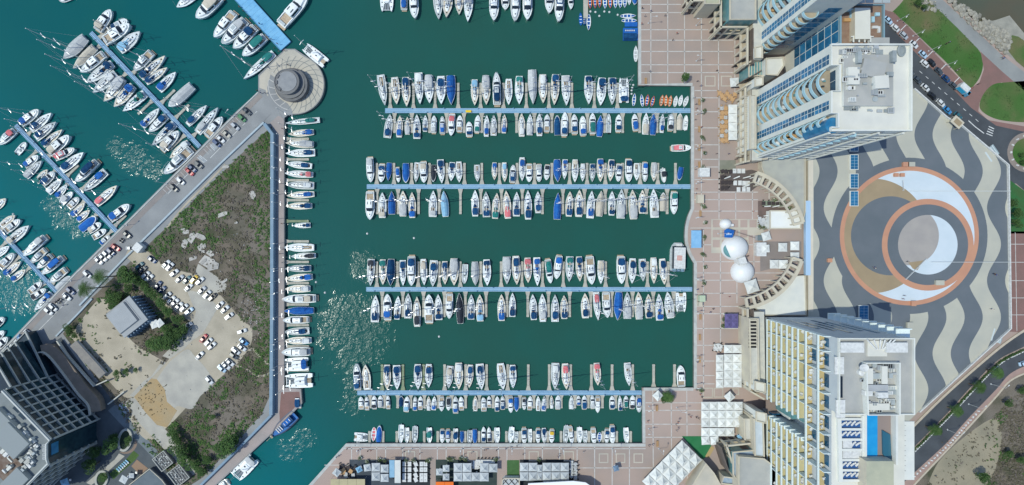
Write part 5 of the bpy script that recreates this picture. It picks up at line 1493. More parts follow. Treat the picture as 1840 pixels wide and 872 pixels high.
arcade('long cream arcade behind the row of white terrace awnings', [(1322, 168), (1322, 296)], 12, 2, 3.4, side=1, close=[(1332, 168), (1332, 294), (1352, 294), (1352, 168)])
r_, o_ = block('long pale tiled roof beside the white tower', [(1347, 172), (1347, 268), (1357, 268), (1357, 172)], 15, white_wall, tile_roof)
for k in range(24):
    a = W(1339, 173 + k * 4, 12.6).xy - o_; b = W(1346, 173 + k * 4, 12.6).xy - o_
    mb = MB(); mb.strip([a[:], b[:]], .28, 12.6 * K - GZ, 0, h=.3); mb.build('pergola_slat', cream_wall, r_)
arcade('cream corner arcade at the top of the curved colonnade', [(1322, 298), (1345, 293), (1362, 292)], 11, 2, 3.2, side=1)
# south side
arcade('long cream arcade along the promenade below the lower curved colonnade', [(1326, 552), (1330, 690)], 12, 2, 3.6, side=1, close=[(1337, 556), (1340, 688), (1358, 688), (1356, 556)])
r_, o_ = block('long pale roof with a slatted end beside the yellow-balconied hotel', [(1346, 572), (1348, 690), (1363, 690), (1361, 572)], 14, cream_wall, tile_roof)
for k in range(8):
    a = W(1346.5, 576 + k * 6.4, 15).xy - o_; b = W(1361, 576 + k * 6.4, 15).xy - o_
    mb = MB(); mb.strip([a[:], b[:]], .5, 14 * K - GZ + .02, 0, h=.5); mb.build('pergola_beam', cream_wall, r_)
    c = (a + b) / 2
    mb = MB(); mb.box((c.x, c.y - .75, 14 * K - GZ + .06), (3.0, .8, .1)); mb.build('roof_slot', BLACKRUB, r_)
for i, (x, y) in enumerate(((1364, 694), (1366, 748))):
    block(('white cube turret at the end of the long pale roof', 'white cube turret above the corner building')[i], [(x - 8, y - 9), (x - 8, y + 8), (x + 10, y + 12), (x + 10, y - 5)], 16, white_wall, roof_w, 'turret', 'turret')
arcade('short cream arcade with square windows below the long pale roof', [(1331, 694), (1352, 706)], 13, 2, 2.4, side=1)
arcade('short cream arcade with square windows above the corner building', [(1332, 735), (1352, 748)], 13, 2, 2.4, side=1)
block('cream stair block between two short arcades', [(1336, 752), (1338, 790), (1352, 790), (1350, 752)], 11, cream_wall, tile_roof)
block('pale panelled roof beside the lower hotel balconies', [(1354, 752), (1356, 818), (1372, 820), (1370, 752)], 15, cream_wall, mat('panel_roof', (.50, .56, .60), .7, (.44, .50, .54), .6))
arcade('cream corner arcade beside the green carpet', [(1292, 786), (1330, 782)], 12, 2, 3, side=-1)
arcade('cream corner arcade facing the diagonal tent roof', [(1292, 786), (1306, 830)], 12, 2, 3, side=-1)
r_, o_ = block('cream corner building with a big pale grey roof at the bottom edge', [(1327, 820), (1327, 900), (1420, 900), (1404, 848), (1372, 824)], 16, cream_wall, roof_g)
block('blue-glazed step of the corner building', [(1316, 812), (1317, 852), (1328, 868), (1328, 822), (1365, 818), (1362, 808)], 13, glass_t, mat('blue_panel', (.24, .32, .40), .4, (.30, .38, .46), .8))
block('small cream house under the diagonal tent roof at the bottom edge', [(1238, 880), (1268, 832), (1282, 850), (1300, 880)], 8, cream_wall, beige)
block('small blue-roofed annex beside the corner arcade', [(1300, 856), (1296, 868), (1330, 872), (1330, 860)], 9, cream_wall, MATS['blue_panel'])

# ---------------------------------------------------------------- round lookout tower on the pier
lo_grey = mat('lookout_grey', (.17, .175, .18), .55, (.14, .145, .15), .4)
lo_dark = mat('lookout_dark', (.10, .105, .115), .5, (.14, .145, .15), .6)
c = PX(530, 157)
lk = thing('lookout_tower', 'round stepped grey lookout tower on the circular plaza', 'tower', (*c, GZ))
mb = MB(); mb.lathe([(6.6, 0), (6.6, 1.2), (6.9, 1.3), (6.9, 1.7), (5.6, 1.8)], (0, 0, 0), 48, 0); mb.build('base', mat('lookout_brown', (.17, .155, .15), .7, (.14, .13, .125), .4), lk, True)
mb = MB(); mb.lathe([(5.8, 1.7), (5.8, 2.5), (6.0, 2.6), (6.0, 2.9), (5.0, 2.9)], (-.3, .2, 0), 48, 0); mb.build('middle_drum', lo_grey, lk)
mb = MB(); mb.lathe([(4.9, 2.8), (4.9, 3.9), (5.1, 4.0), (5.1, 4.5), (4.8, 4.55), (4.7, 4.3), (.05, 4.3)], (-.9, .5, 0), 48, 0); mb.build('upper_drum', lo_grey, lk)
mb = MB(); mb.lathe([(4.0, 4.32), (4.0, 4.5), (.05, 4.6)], (-.8, .6, 0), 40, 0); mb.build('roof', mat('lookout_roof', (.27, .28, .285), .7, (.23, .24, .25), .5), lk)
for a in (150, 185, 225):
    mb = MB(); mb.box((-.9 + 4.0 * math.cos(R(a)), .5 + 4.0 * math.sin(R(a)), 4.6), (.8, 1.5, .5), R(a)); mb.build('roof_hatch', lo_dark, lk)
mb = MB()
for a in range(200, 420, 4):
    t = (a - 200) / 220
    x, y = 6.25 * math.cos(R(a)), 6.25 * math.sin(R(a)); mb.box((x, y, 1.75 + 1.1 * t), (1.0, .55, .25), R(a))
mb.build('ramp', lo_dark, lk)

# ---------------------------------------------------------------- pavilion in the lot
c = WZ(246, 566, GZ)
pv = thing('pavilion', 'square grey metal-roofed pavilion with fins, in the earth lot', 'building', (*c.xy, GZ), R(38))
mb = MB(); mb.box((0, 0, 2.6), (11.2, 11.4, 5.2)); mb.build('wall', mat('pavilion_wall', (.32, .37, .42), .6, (.27, .32, .37), .5), pv)
metal_roof = mat('pavilion_metal_roof', (.29, .315, .335), .55, (.255, .28, .30), .3)
mb = MB(); mb.box((0, 0, 5.4), (11.9, 12.1, .4)); mb.box((-1.4, .6, 6.0), (9.0, 9.4, .8), 0, 0, taper=.96); mb.build('roof', metal_roof, pv)
mb = MB(); mb.strip([(3.4, -4.2), (3.4, 5.6), (-5.6, 5.6)], .12, 6.42, 0, h=.06); mb.build('roof_seam', lo_dark, pv)
for k in range(8):
    mb = MB(); mb.box((6.25, -5.2 + k * 1.45, 2.4), (.8, .35, 4.8)); mb.build('fin', mat('pavilion_fin', (.17, .26, .36), .6), pv)
    mb = MB(); mb.box((-5.2 + k * 1.45, -6.35, 2.4), (.35, .8, 4.8)); mb.build('fin', MATS['pavilion_fin'], pv)
# ---------------------------------------------------------------- white dome pavilion on the round terrace
dome_m = mat('white_dome', (.72, .725, .72), .4, (.66, .68, .68), .25, spec=.4)
c = PX(1316, 446.5)
dm = thing('dome_pavilion', 'white pavilion of two big joined domes with a curved dark window', 'pavilion', (*c, GZ))
def dome(r, h, cx, cy, sx=1.0, sy=1.0, tip=0.0):
    mb = MB(); prof = [(r * math.cos(R(a)), h * math.sin(R(a))) for a in range(-8, 90, 6)] + [(.05, h + tip)]
    mb.lathe(prof, (cx, cy, 0), 40, 0, sx, sy); return mb
d_big = dome(5.4, 5.0, 0, .2, 1.0, .95).build('large_dome', dome_m, dm, True)
q = Vector(PX(1330, 488)) - Vector(c)
dome(4.7, 4.6, q.x, q.y).build('small_dome', dome_m, dm, True)
mb = MB(); mid = q * .52; mb.box((mid.x, mid.y, 2.2), (3.0, 3.4, 4.2), math.atan2(q.y, q.x), 0, taper=.9); mb.build('link', whitepaint, dm)
mb = MB(); pr = None                                        # the curved window
for i in range(11):
    a = R(165 + i * 7.5)
    ring = []
    for e in (18, 26, 34, 42):
        wv = max(0, 1 - ((i - 5) / 5.2) ** 2); ee = R(30 + (e - 30) * wv)
        ring.append((5.46 * math.cos(a) * math.cos(ee), .2 + 5.46 * .95 * math.sin(a) * math.cos(ee), 5.06 * math.sin(ee)))
    if pr:
        for j in range(3): mb.face([pr[j], ring[j], ring[j + 1], pr[j + 1]])
    pr = ring
mb.build('curved_window', glass_t, dm, True)
c = PX(1300.5, 403)
rt = thing('small_dome', 'small white pointed dome standing apart from the two big ones', 'dome', (*c, GZ))
dome(2.4, 2.6, 0, 0, 1.0, .9).build('shell', dome_m, rt, True)
mb = MB(); mb.box((2.4, -.5, .9), (1.6, 1.5, 1.6), 0, 0, taper=.5); mb.build('peak', dome_m, rt)
c = W(1307.5, 420, 5)
rt = thing('sail_canopy', 'bright blue sail canopy with white lettering above the large dome', 'canopy', (*c.xy, GZ))
mb = MB(); z_ = 5 * K
pl = [(-1.9, -1.6), (1.3, -1.7), (2.1, 1.2), (-.9, 2.0), (-2.0, 1.2)]
mb.prism(pl, z_ - .1, z_, 0, cap0=True); s_ = mb.build('sail', COV['b'], rt)
mb = MB()
for k in range(6): mb.box((-1.0 + k * .38, -.35 + .03 * k, z_ + .02), (.26, .55 - .15 * (k % 2), .03), R(6))
mb.build('lettering', mat('pale_lettering', (.45, .60, .80), .6), s_)
for p in ((-1.8, -1.4), (2.0, 1.1)):
    mb = MB(); mb.tube((*p, 0), (*p, z_), .08); mb.build('post', STEEL, rt)
A, B = WZ(1316, 417, GZ), WZ(1352, 428, GZ)
rt = thing('cable', 'dark cable running from the blue sail canopy to the white kitchen container', 'cable', (*A.xy, GZ))
mb = MB(); d = B - A
for i in range(8): mb.tube((d.x * i / 8, d.y * i / 8, 3.2 - .1 * i), (d.x * (i + 1) / 8, d.y * (i + 1) / 8, 3.1 - .1 * i), .07, 5)
mb.build('line', BLACKRUB, rt)

# ---------------------------------------------------------------- parasols and awnings
tent_m = mat('white_tent_cloth', (.69, .70, .66), .8, (.61, .635, .615), .5, rnd=.12)
tent_g = mat('grey_tent_cloth', (.50, .53, .53), .8, (.44, .47, .48), .5, rnd=.12)
TENT = {}
def parasol(px, py, size, label, rot=0.0, m=tent_m, group='square white parasols', sy=None, h=2.9, rise=1.15, name='parasol'):
    key = (size, sy, m.name, rise)
    u = (GZ + h) / K
    c = W(px, py, u)
    root = thing(name, label, 'parasol', (c.x, c.y, GZ), R(rot), group)
    f = S * (1 - u / 260)
    if key not in TENT:
        mb = MB(); mb.tent(0, 0, size * f * .985, h, rise, 0, 0, None if sy is None else sy * f * .985); t_ = mb.mesh('canopy', [m])
        mb = MB(); mb.tube((0, 0, 0), (0, 0, h + rise * .9), .07, 6); mb.box((0, 0, .1), (.8, .8, .2)); p_ = mb.mesh('pole', [STEEL])
        TENT[key] = (t_, p_)
    link('canopy', TENT[key][0], root); link('pole', TENT[key][1], root)
    return root
row_name = ('upper', 'lower')
for j, y in enumerate((840.5, 857.3)):
    for i, x in enumerate((823, 839.3)):
        parasol(x, y, 16, '%s white parasol of the %s row, west restaurant terrace' % (('outer', 'inner')[i], row_name[j]), m=tent_g, group='parasols of the quay restaurants')
    parasol(870.3, y, 16, '%s-row white parasol in the middle of the quay restaurant terraces' % row_name[j], m=tent_g, group='parasols of the quay restaurants')
parasol(855, 857.3, 15.5, 'white parasol filling the gap beside the empty dark tables, quay restaurants', m=tent_g, group='parasols of the quay restaurants')
parasol(886.3, 841.3, 15.5, 'white parasol next to the pink passage with shadows, quay restaurants', m=tent_g, group='parasols of the quay restaurants')
for x, y, lb in ((801.5, 842, 'small grey-white parasol nearest the passage above the orange awning'), (801.5, 857.5, 'small grey-white parasol just above the orange awning'), (789.5, 848.5, 'small grey-white parasol beside the dark table terrace')):
    parasol(x, y, 12, lb, m=tent_g, group='parasols of the quay restaurants')
for j, y in enumerate((839.7, 856.4)):
    for i, x in enumerate((941.9, 957.8, 982.5, 998.6, 1014.6)):
        parasol(x, y, 15.7, '%s parasol of the %s row, counted from the green lawn terrace' % (ORD[i], row_name[j]), m=tent_g, group='parasols of the quay restaurants')
    parasol(970, (842.5, 857)[j], 9, 'narrow parasol in the %s row between wide ones by the green terrace' % row_name[j], m=tent_g, group='parasols of the quay restaurants', sy=14)
for x, y, s_, r_, lb in ((675.3, 840, 15.5, 0, 'white parasol, upper one of the pair beside the pale blue awning strip'), (691, 842.4, 14.5, 0, 'white parasol, upper one next to the pale blue awning strip, with a pink notch'),
                         (675.3, 856.5, 15.5, 0, 'white parasol, lower one of the pair beside the dark bar'), (691, 859, 14.5, 0, 'white parasol, lower one next to the pale blue awning strip'),
                         (660, 840.8, 12.5, 8, 'slightly turned white parasol left of the restaurant group'.replace('left of', 'outside')), (645, 844, 10, 28, 'small turned pale blue parasol near the khaki roof'), (605, 849.5, 12.5, -38, 'lone diamond-set white parasol at the canal end of the quay')):
    parasol(x, y, s_, lb, r_, m=tent_g if s_ > 11 else COV['l'], group='parasols of the quay restaurants')
for j, y in enumerate((729.8, 745.3, 760.5, 775.8)):
    for i, x in enumerate((1267.7, 1282.7, 1297.5, 1312.3, 1327.1)):
        if j == 3 and i > 3: continue
        parasol(x, y + (1 if j == 3 else 0), 15.1, '%s white parasol in the %s row of the large square tent block' % (ORD[i], ORD[j]), group='white parasols of the large square block', rise=1.0)
for i, x in enumerate((1268, 1284)):
    parasol(x, 792, 15, ('white parasol beside the green carpet, under the large square block', 'white parasol beside the corner arcade, under the large square block')[i], 4, group='white parasols of the large square block', rise=1.0)
parasol(1311, 713.4, 15, 'lone white parasol set diamond-wise between the two parasol blocks', 40, group='single white parasols on the promenade')
parasol(1182.3, 711.5, 15, 'white peaked tent set diamond-wise on the quay corner by the lowest pontoon', 42, group='single white parasols on the promenade', rise=1.8)
parasol(1331, 785.5, 11, 'small turned blue-grey parasol by the corner arcade', 30, m=COV['l'], group='single white parasols on the promenade')
Ax, Ay = 1225.7, 791.0
for i in range(3):
    for j in range(6):
        x = Ax + (i + .5) * 12.1 - (j + .5) * 12.0; y = Ay + (i + .5) * 11.9 + (j + .5) * 12.4 + 4
        parasol(x, y - 4, 17.2, '%s peak of the %s slanting row of the diagonal tent roof' % (ORD[j], ORD[i]), -45, m=tent_m, group='peaks of the diagonal tent roof', rise=1.9)
for j, y in enumerate((627.5, 644, 659, 674, 689)):
    for i, x in enumerate((1293.4, 1309, 1325)):
        if i == 0 and j == 0: continue
        parasol(x, y + (1 if i == 0 else 0), 16 if i else 13.8, '%s white parasol from the top in the %s column by the long arcade' % (ORD[j], ('quay-side', 'middle', 'arcade-side')[i]), group='white parasols beside the long arcade', sy=15.0 if i else 14.6, rise=.8)
for j, y in enumerate((196, 212, 228, 244)):
    parasol(1317, y, 16.2, '%s white awning from the top in the row before the upper arcade' % ORD[j], group='white awnings before the upper arcade', rise=.35, sy=16)
parasol(1320, 148, 16, 'square white awning by the promenade steps under the towers', 4, group='single white parasols on the promenade', rise=.4)
for i, (x, y) in enumerate(((1308.5, 570.5), (1320.5, 570.5), (1308.5, 583.5), (1320.5, 583.5))):
    parasol(x, y, 12.2, '%s of the four purple parasols on the promenade' % ('upper quay-side one', 'upper arcade-side one', 'lower quay-side one', 'lower arcade-side one')[i], m=mat('purple_canvas', (.095, .085, .20), .85, (.12, .10, .235), .6), group='purple parasols', sy=13, rise=.5)
for x, y, s_, r_, lb in ((1377, 424.8, 15.5, 16, 'turned white parasol above the kitchen container'), (1406.7, 444.6, 16, 0, 'single white parasol between kitchen container and glass wall'),
                         (1428.4, 442, 16, 0, 'white parasol beside the glass wall, upper one'), (1428.4, 461.5, 16, 0, 'white parasol beside the glass wall, lower one'),
                         (1391.5, 475, 16, 0, 'white parasol near the domes, one of a touching pair'), (1407.8, 475.2, 16, 0, 'white parasol nearer the glass wall, one of a touching pair'), (1376, 447, 14, 3, 'white parasol touching the kitchen container')):
    parasol(x, y, s_, lb, r_, group='parasols on the round terrace', rise=.6)
parasol(1351, 515, 23, 'large white marquee with creased roof next to the lower dome', 18, group='single white parasols on the promenade', rise=1.0, h=3.0)
parasol(1107, 842, 10, 'lone slate blue parasol on the open restaurant quay', 15, m=mat('slate_blue_cloth', (.13, .20, .29), .8, (.16, .24, .33), .6), group='slate parasol', rise=.6)
c = WZ(1251, 437.5, 4)
rt = thing('fabric_marquee', 'pale blue rectangular marquee at the quay bulge', 'marquee', (*c.xy, GZ))
mb = MB(); mb.box((0, 3.5, 2.6), (4.1, 3.5, .14), 0, 0); mb.box((0, -.1, 2.55), (4.1, 3.5, .14), 0, 0); mb.box((0, 1.7, 2.62), (4.1, .1, .1), 0, 0); mb.build('canopy', mat('sky_blue_cloth', (.19, .40, .62), .75, (.24, .46, .67), .5), rt)
for sx in (-1.8, 1.8):
    for sy in (-1.7, 5.0): 
        mb = MB(); mb.tube((sx, sy, 0), (sx, sy, 2.5), .07); mb.build('post', STEEL, rt)
for (x, y, w_, d_, lb, m) in ((1260, 312, 3.9, 3.4, 'white square kiosk on the quay beside the second pontoon', whitepaint), (1253, 359, 2.4, 3.2, 'small cream kiosk on the quay below the second pontoon', cream_wall),
                              (1256, 535, 2.2, 2.4, 'pale green kiosk on the quay below the third pontoon', mat('pale_green_paint', (.42, .50, .36), .7)), (1253, 545, 1.2, 1.6, 'small pale box beside the green kiosk', cream_wall)):
    box_thing('kiosk', lb, 'kiosk', x, y, 0, w_, d_, 2.4, m, group='kiosks on the quay')
box_thing('kitchen_container', 'white kitchen container with vents beside the round terrace', 'container', 1359.5, 448, 0, 3.8, 5.4, 2.7, whitepaint)
box_thing('service_hut', 'small dark-roofed service hut beside the cable, round terrace', 'hut', 1361, 428, 0, 3.4, 2.0, 2.4, grey_wall, roof=mat('hut_roof', (.14, .18, .19), .7))
block('big flat white awning roof of the terrace restaurant', [(1383, 379), (1383, 411), (1438, 411), (1438, 379)], 5.5, white_wall, mat('white_awning_roof', (.74, .76, .74), .7, (.70, .72, .71), .3), 'awning_roof', 'awning')
# restaurant floors
flat('restaurant_deck', [(1294, 314), (1350, 305), (1377, 312), (1366, 330), (1350, 344), (1294, 344)], GZ + .05, mat('dark_brown_deck', (.12, .10, .095), .9, (.10, .085, .08), .4, fine=.1))
flat('green_deck', [(1293, 288), (1322, 288), (1322, 308), (1293, 314)], GZ + .052, mat('grey_green_deck', (.23, .225, .18), .9, (.19, .195, .15), .4))
flat('restaurant_deck', [(1362, 361), (1415, 361), (1415, 380), (1384, 380), (1384, 411), (1362, 411)], GZ + .05, mat('warm_brown_deck', (.17, .12, .105), .9, (.13, .10, .09), .4, fine=.1))
flat('green_deck', [(1370, 361), (1412, 361), (1412, 370), (1370, 370)], GZ + .055, mat('sage_deck', (.24, .29, .22), .9, (.20, .25, .19), .5))
flat('restaurant_deck', [(1366, 434), (1440, 434), (1440, 470), (1366, 488)], GZ + .05, mat('grey_brown_deck', (.25, .22, .205), .9, (.22, .195, .185), .4))
flat('restaurant_deck', [(628, 826), (720, 826), (720, 880), (628, 880)], GZ + .034, mat('dark_blue_deck', (.05, .065, .08), .9, (.07, .085, .10), .4))
flat('restaurant_deck', [(720, 826), (773, 826), (773, 880), (720, 880)], GZ + .036, mat('black_deck', (.022, .028, .034), .9, (.03, .036, .04), .4))
flat('restaurant_deck', [(783, 826), (893, 826), (893, 880), (783, 880)], GZ + .034, mat('dark_green_deck', (.03, .05, .045), .9, (.045, .06, .055), .5))
flat('restaurant_deck', [(934, 826), (1030, 826), (1030, 880), (934, 880)], GZ + .036, mat('black_deck', (.022, .028, .034), .9))
flat('turf_terrace', [(911, 827), (933, 827), (933, 858), (911, 858)], GZ + .04, mat('terrace_turf', (.05, .12, .04), .9, (.065, .14, .05), .6, fine=.15))
flat('green_carpet', [(1225, 784), (1262, 784), (1280, 803), (1268, 822), (1262, 826)], GZ + .05, mat('green_carpet', (.02, .155, .055), .9, (.03, .175, .07), .4))
mb = MB(); mb.strip(pts2([(1281, 803), (1270, 822)], GZ), 1.6, GZ + .055); tag(mb.build('tan_kerb', mat('tan_strip', (.40, .30, .14), .85)), kind='structure')
# awnings at the bottom edge
def awning(label, x0, y0, x1, y1, m, n=4, h=3.0, vertical=True):
    u = (GZ + h) / K; a, b = W(x0, y0, u), W(x1, y1, u)
    root = thing('awning', label, 'awning', (a.x, a.y, GZ), group='awnings of the quay restaurants')
    w_, d_ = b.x - a.x, a.y - b.y
    for i in range(n):
        mb = MB()
        if vertical: mb.box((w_ * (i + .5) / n, -d_ / 2, h), (w_ / n - .08, d_, .16))
        else: mb.box((w_ / 2, -d_ * (i + .5) / n, h), (w_, d_ / n - .08, .16))
        mb.build('panel', m, root)
    for sx in (.15, w_ - .15):
        for sy in (-.15, -d_ + .15):
            mb = MB(); mb.tube((sx, sy, 0), (sx, sy, h - .1), .07); mb.build('post', STEEL, root)
    return root
awning('khaki ribbed roof at the canal end of the quay', 594, 861, 656, 890, mat('khaki_cloth', (.44, .39, .24), .85, (.39, .355, .22), .5))
awning('bright orange awning at the bottom edge', 783, 866, 815, 890, mat('orange_cloth', (.78, .17, .02), .75, (.72, .15, .02), .5), 2)
awning('pale blue awning strip with tables beside the dark terrace', 699.5, 827, 709, 858, mat('pale_blue_cloth', (.20, .37, .50), .8, (.25, .43, .56), .6), 1)
awning('white netted awning next to the black table terrace', 709, 827, 720, 868, tent_m, 1)
awning('long white awning roof at the bottom edge, beside the lattice roof', 976, 865, 1009, 900, tent_g, 3)
r_, o_ = block('pale roof with a black lattice of crossed bars by the turf terrace', [(903, 862), (907, 859), (933, 859), (933, 890), (900, 890)], 4.5, white_wall, tent_g)
for k in range(3):
    a = W(903 + k * 11, 872, 4.9).xy - o_; b = W(914 + k * 11, 859.5, 4.9).xy - o_; c_ = W(914 + k * 11, 872, 4.9).xy - o_; e = W(903 + k * 11, 859.5, 4.9).xy - o_
    mb = MB(); mb.strip([a[:], b[:]], .22, 4.5 * K - GZ + .01, 0, h=.12); mb.build('lattice_bar', BLACKRUB, r_)
    mb = MB(); mb.strip([c_[:], e[:]], .22, 4.5 * K - GZ + .14, 0, h=.12); mb.build('lattice_bar', BLACKRUB, r_)
c = W(1012, 870, 8)
rt = thing('white_hull_roof', 'pointed glossy white roof at the bottom edge of the quay', 'roof', (*c.xy, 0))
mb = MB(); mb.prism([(-16, -12), (-14, .2), (4, 1.2), (9, .6), (13, -2.2), (14, -12)], 8 * K - .4, 8 * K, 0, cap0=True); mb.build('roof', mat('bright_white', (.82, .82, .82), .4), rt)
for sx in (-12, 8):
    mb = MB(); mb.tube((sx, -3, GZ), (sx, -3, 8 * K - .4), .2); mb.build('post', STEEL, rt)
# tables and chairs
def table_me(m, w_=1.5, d_=1.5):
    mb = MB(); mb.box((0, 0, .74), (w_, d_, .07)); mb.tube((0, 0, 0), (0, 0, .72), .07, 6); mb.box((0, 0, .03), (.6, .6, .06)); return mb.mesh('table', [m])
def stool_me(m):
    mb = MB(); mb.box((0, 0, .45), (.5, .5, .07)); mb.box((-.23, 0, .72), (.06, .5, .5))
    for sx in (-.2, .2):
        for sy in (-.2, .2): mb.box((sx, sy, .21), (.05, .05, .42))
    return mb.mesh('chair', [m])
wood = mat('orange_wood', (.48, .30, .15), .8)
TM = {'w': table_me(whitepaint, 1.5, 1.9), 'k': table_me(mat('dark_table', (.05, .04, .04), .7)), 'o': table_me(wood, 1.6, 1.6), 'p': table_me(COV['g'], 1.4, 1.4)}
CM = {'w': stool_me(whitepaint), 'k': stool_me(BLACKRUB), 'o': stool_me(wood)}
def table(x, y, k, label, group, chairs='k', nch=2, rot=0, scale=1.0):
    c = WZ(x, y, GZ + .75)
    tag(link('table', TM[k], None, (c.x, c.y, GZ + .06), R(rot), (scale, scale, 1)), label, 'table', group)
    for i in range(nch):
        a = R(rot) + math.pi * 2 * i / nch
        tag(link('chair', CM[chairs], None, (c.x + 1.25 * math.cos(a), c.y + 1.25 * math.sin(a), GZ + .06), a + math.pi), {'k': 'black', 'w': 'white', 'o': 'orange-brown'}[chairs] + ' chair at ' + label.replace('one of the ', 'one of the '), 'chair', 'chairs at ' + group)
g1 = 'white tables on the black terrace'
for i, x in enumerate((726.5, 735.5, 747, 757, 764.5)):
    for j, y in enumerate((834, 844, 854.5, 862)):
        table(x + (i % 2) * .3, y, 'w', 'one of the white tables on the black terrace', g1, 'k', 2, 0 if i != 2 else 25)
g2 = 'wooden tables by the upper awnings'
for i, x in enumerate((1297, 1304)):
    for j in range(8):
        table(x + (j % 2), 195 + j * 8.2, 'p' if (i + j) % 3 == 0 else 'o', 'one of the small tables beside the upper awnings', g2, 'o', 4, 45 * (j % 2))
for j in range(7): table(1293 + j * 4.6, 168 + (j * 5) % 14, 'o', 'one of the small tables beside the upper awnings', g2, 'o', 3, 30 * j)
g3 = 'white tables on the brown deck'
for x, y in ((1320, 307.5), (1328, 307.5), (1335.5, 307.5), (1321, 329), (1329.5, 329), (1337, 329.5), (1344, 329.5), (1327, 340.8), (1336.5, 340.5), (1344.5, 340.5), (1360.5, 330), (1364.5, 324), (1369, 318)):
    table(x, y, 'w', 'one of the white tables on the dark brown deck', g3, 'w', 0, 0, 1.0)
for x, y in ((1298, 308), (1304, 308.5), (1312.5, 308.5), (1298, 319), (1305, 328), (1312, 328), (1298, 328), (1298, 338), (1305, 338)):
    table(x, y, 'k', 'one of the dark tables on the dark brown deck', 'dark tables on the brown deck', 'k', 2, 20)
for x, y, a, l in ((1304.5, 320, 22, 10), (1321, 320, 22, 10), (1339, 319.5, 14, 12), (1353, 319, 18, 16), (1337, 335.5, 18, 11), (1376, 371.5, 4, 9.5), (1391, 371.5, 12, 11), (1407, 371.5, 4, 10), (1376, 388, 6, 12)):
    c = WZ(x, y, GZ); rt = thing('closed_parasol', 'furled white parasol lying slanted in view on a restaurant deck', 'parasol', (c.x, c.y, GZ), R(a), 'furled parasols on the restaurant decks')
    mb = MB(); mb.tube((-l * S / 2, 0, 1.0), (l * S / 2, 0, 1.9), .16, 6, r2=.28); mb.build('canopy', tent_m, rt)
    mb = MB(); mb.tube((-l * S / 2, 0, .0), (-l * S / 2, 0, 1.1), .05, 5); mb.build('pole', STEEL, rt)
for x in (1372, 1382, 1389.5, 1397, 1405):
    table(x, 365.5, 'k', 'one of the dark tables on the sage green deck', 'dark tables on the sage deck', 'k', 2, 90)
for i in range(9):
    table(1365 + (i * 7) % 19, 393 + i * 1.9, 'p', 'one of the crowded pale tables beside the white awning roof', 'pale tables beside the awning roof', 'w', 3, i * 33)
for i in range(8): table(853 + (i % 2) * 5, 832 + (i // 2) * 3.4 + (12 if i > 5 else 0), 'w', 'one of the white tables in the dark gaps of the quay terraces', 'white tables in the dark gaps', 'w', 2, i * 40)
for i in range(5): table(885 - i * 6.5, 829.5, 'w', 'one of the white tables in the dark gaps of the quay terraces', 'white tables in the dark gaps', 'k', 2, 90)
for i in range(10): table(1027 + (i % 2) * 7, 831 + i * 3.1, 'p', 'one of the tables at the open end of the quay terraces', 'tables at the open end of the quay terraces', 'k', 3, i * 50)
for i in range(7): table(704 + (i % 2) * 9, 833 + i * 3.6, 'w', 'one of the tables under the blue and white awning strips', 'tables under the awning strips', 'k', 2, i * 20)
for i in range(9): table(613 + (i * 4.3) % 26, 838 + (i * 7) % 19, ('k', 'o', 'p')[i % 3], 'one of the tables at the canal end of the quay', 'tables at the canal end of the quay', 'k', 3, i * 37)
for i in range(6): table(1286 + (i % 3) * 4, 622 + (i // 3) * 5, 'w', 'one of the tables at the corner of the arcade parasols', 'tables by the arcade parasols', 'k', 3, i * 31)
# ---------------------------------------------------------------- vegetation
leaf_a = mat('dark_leaf', (.030, .075, .024), .8, (.05, .10, .03), .6, .35, .65, rnd=.25, spec=.2)
leaf_b = mat('mid_leaf', (.062, .125, .03), .8, (.085, .15, .042), .6, .35, .65, rnd=.25, spec=.2)
leaf_c = mat('dry_leaf', (.105, .098, .062), .9, (.14, .125, .09), .5, rnd=.2, spec=.1)
bark = mat('bark', (.16, .125, .09), .95, (.11, .09, .07), 2)
def leaf_quads(mb, c, r, n, size, rng, mats=(0, 1), flat_=.75):
    """n small leaf sprays spread through an uneven crown volume"""
    lobes = [(Vector((rng.uniform(-.55, .55), rng.uniform(-.55, .55), rng.uniform(-.3, .45))), rng.uniform(.35, .62)) for _ in range(7)]
    for _ in range(n):
        lc, lr = rng.choice(lobes)
        while True:
            v = Vector((rng.uniform(-1, 1), rng.uniform(-1, 1), rng.uniform(-1, 1)))
            if .3 < v.length < 1: break
        p = lc + v.normalized() * (v.length ** .5) * lr
        p = Vector((c[0] + p.x * r, c[1] + p.y * r, c[2] + p.z * r * flat_))
        s_ = size * rng.uniform(.6, 1.4)
        a = Vector((rng.uniform(-1, 1), rng.uniform(-1, 1), rng.uniform(-.5, .5))).normalized() * s_
        b = a.cross(Vector((rng.uniform(-.6, .6), rng.uniform(-.6, .6), 1)).normalized()) * rng.uniform(.5, .9)
        m = mats[0] if rng.random() < .6 else mats[1]
        mb.face([p - a, p - b * .6, p + a, p + b * .6], m)
def tree_meshes(seed, n=900):
    rng = random.Random(seed)
    mb = MB(); leaf_quads(mb, (0, 0, 1.5), 1.0, n, .10, rng); crown = mb.mesh('crown', [leaf_a, leaf_b])
    mb = MB(); mb.tube((0, 0, 0), (.05, .03, 1.2), .09, 7, 0, r2=.05)
    for k in range(5):
        a = k * 1.3 + seed; mb.tube((.03, .02, .8 + .1 * k), (.55 * math.cos(a), .55 * math.sin(a), 1.4 + .1 * (k % 3)), .04, 5, 0, r2=.012)
    return crown, mb.mesh('trunk', [bark])
TREES = [tree_meshes(s_, 1000) for s_ in (1, 2, 3, 4)]
tn = [0]
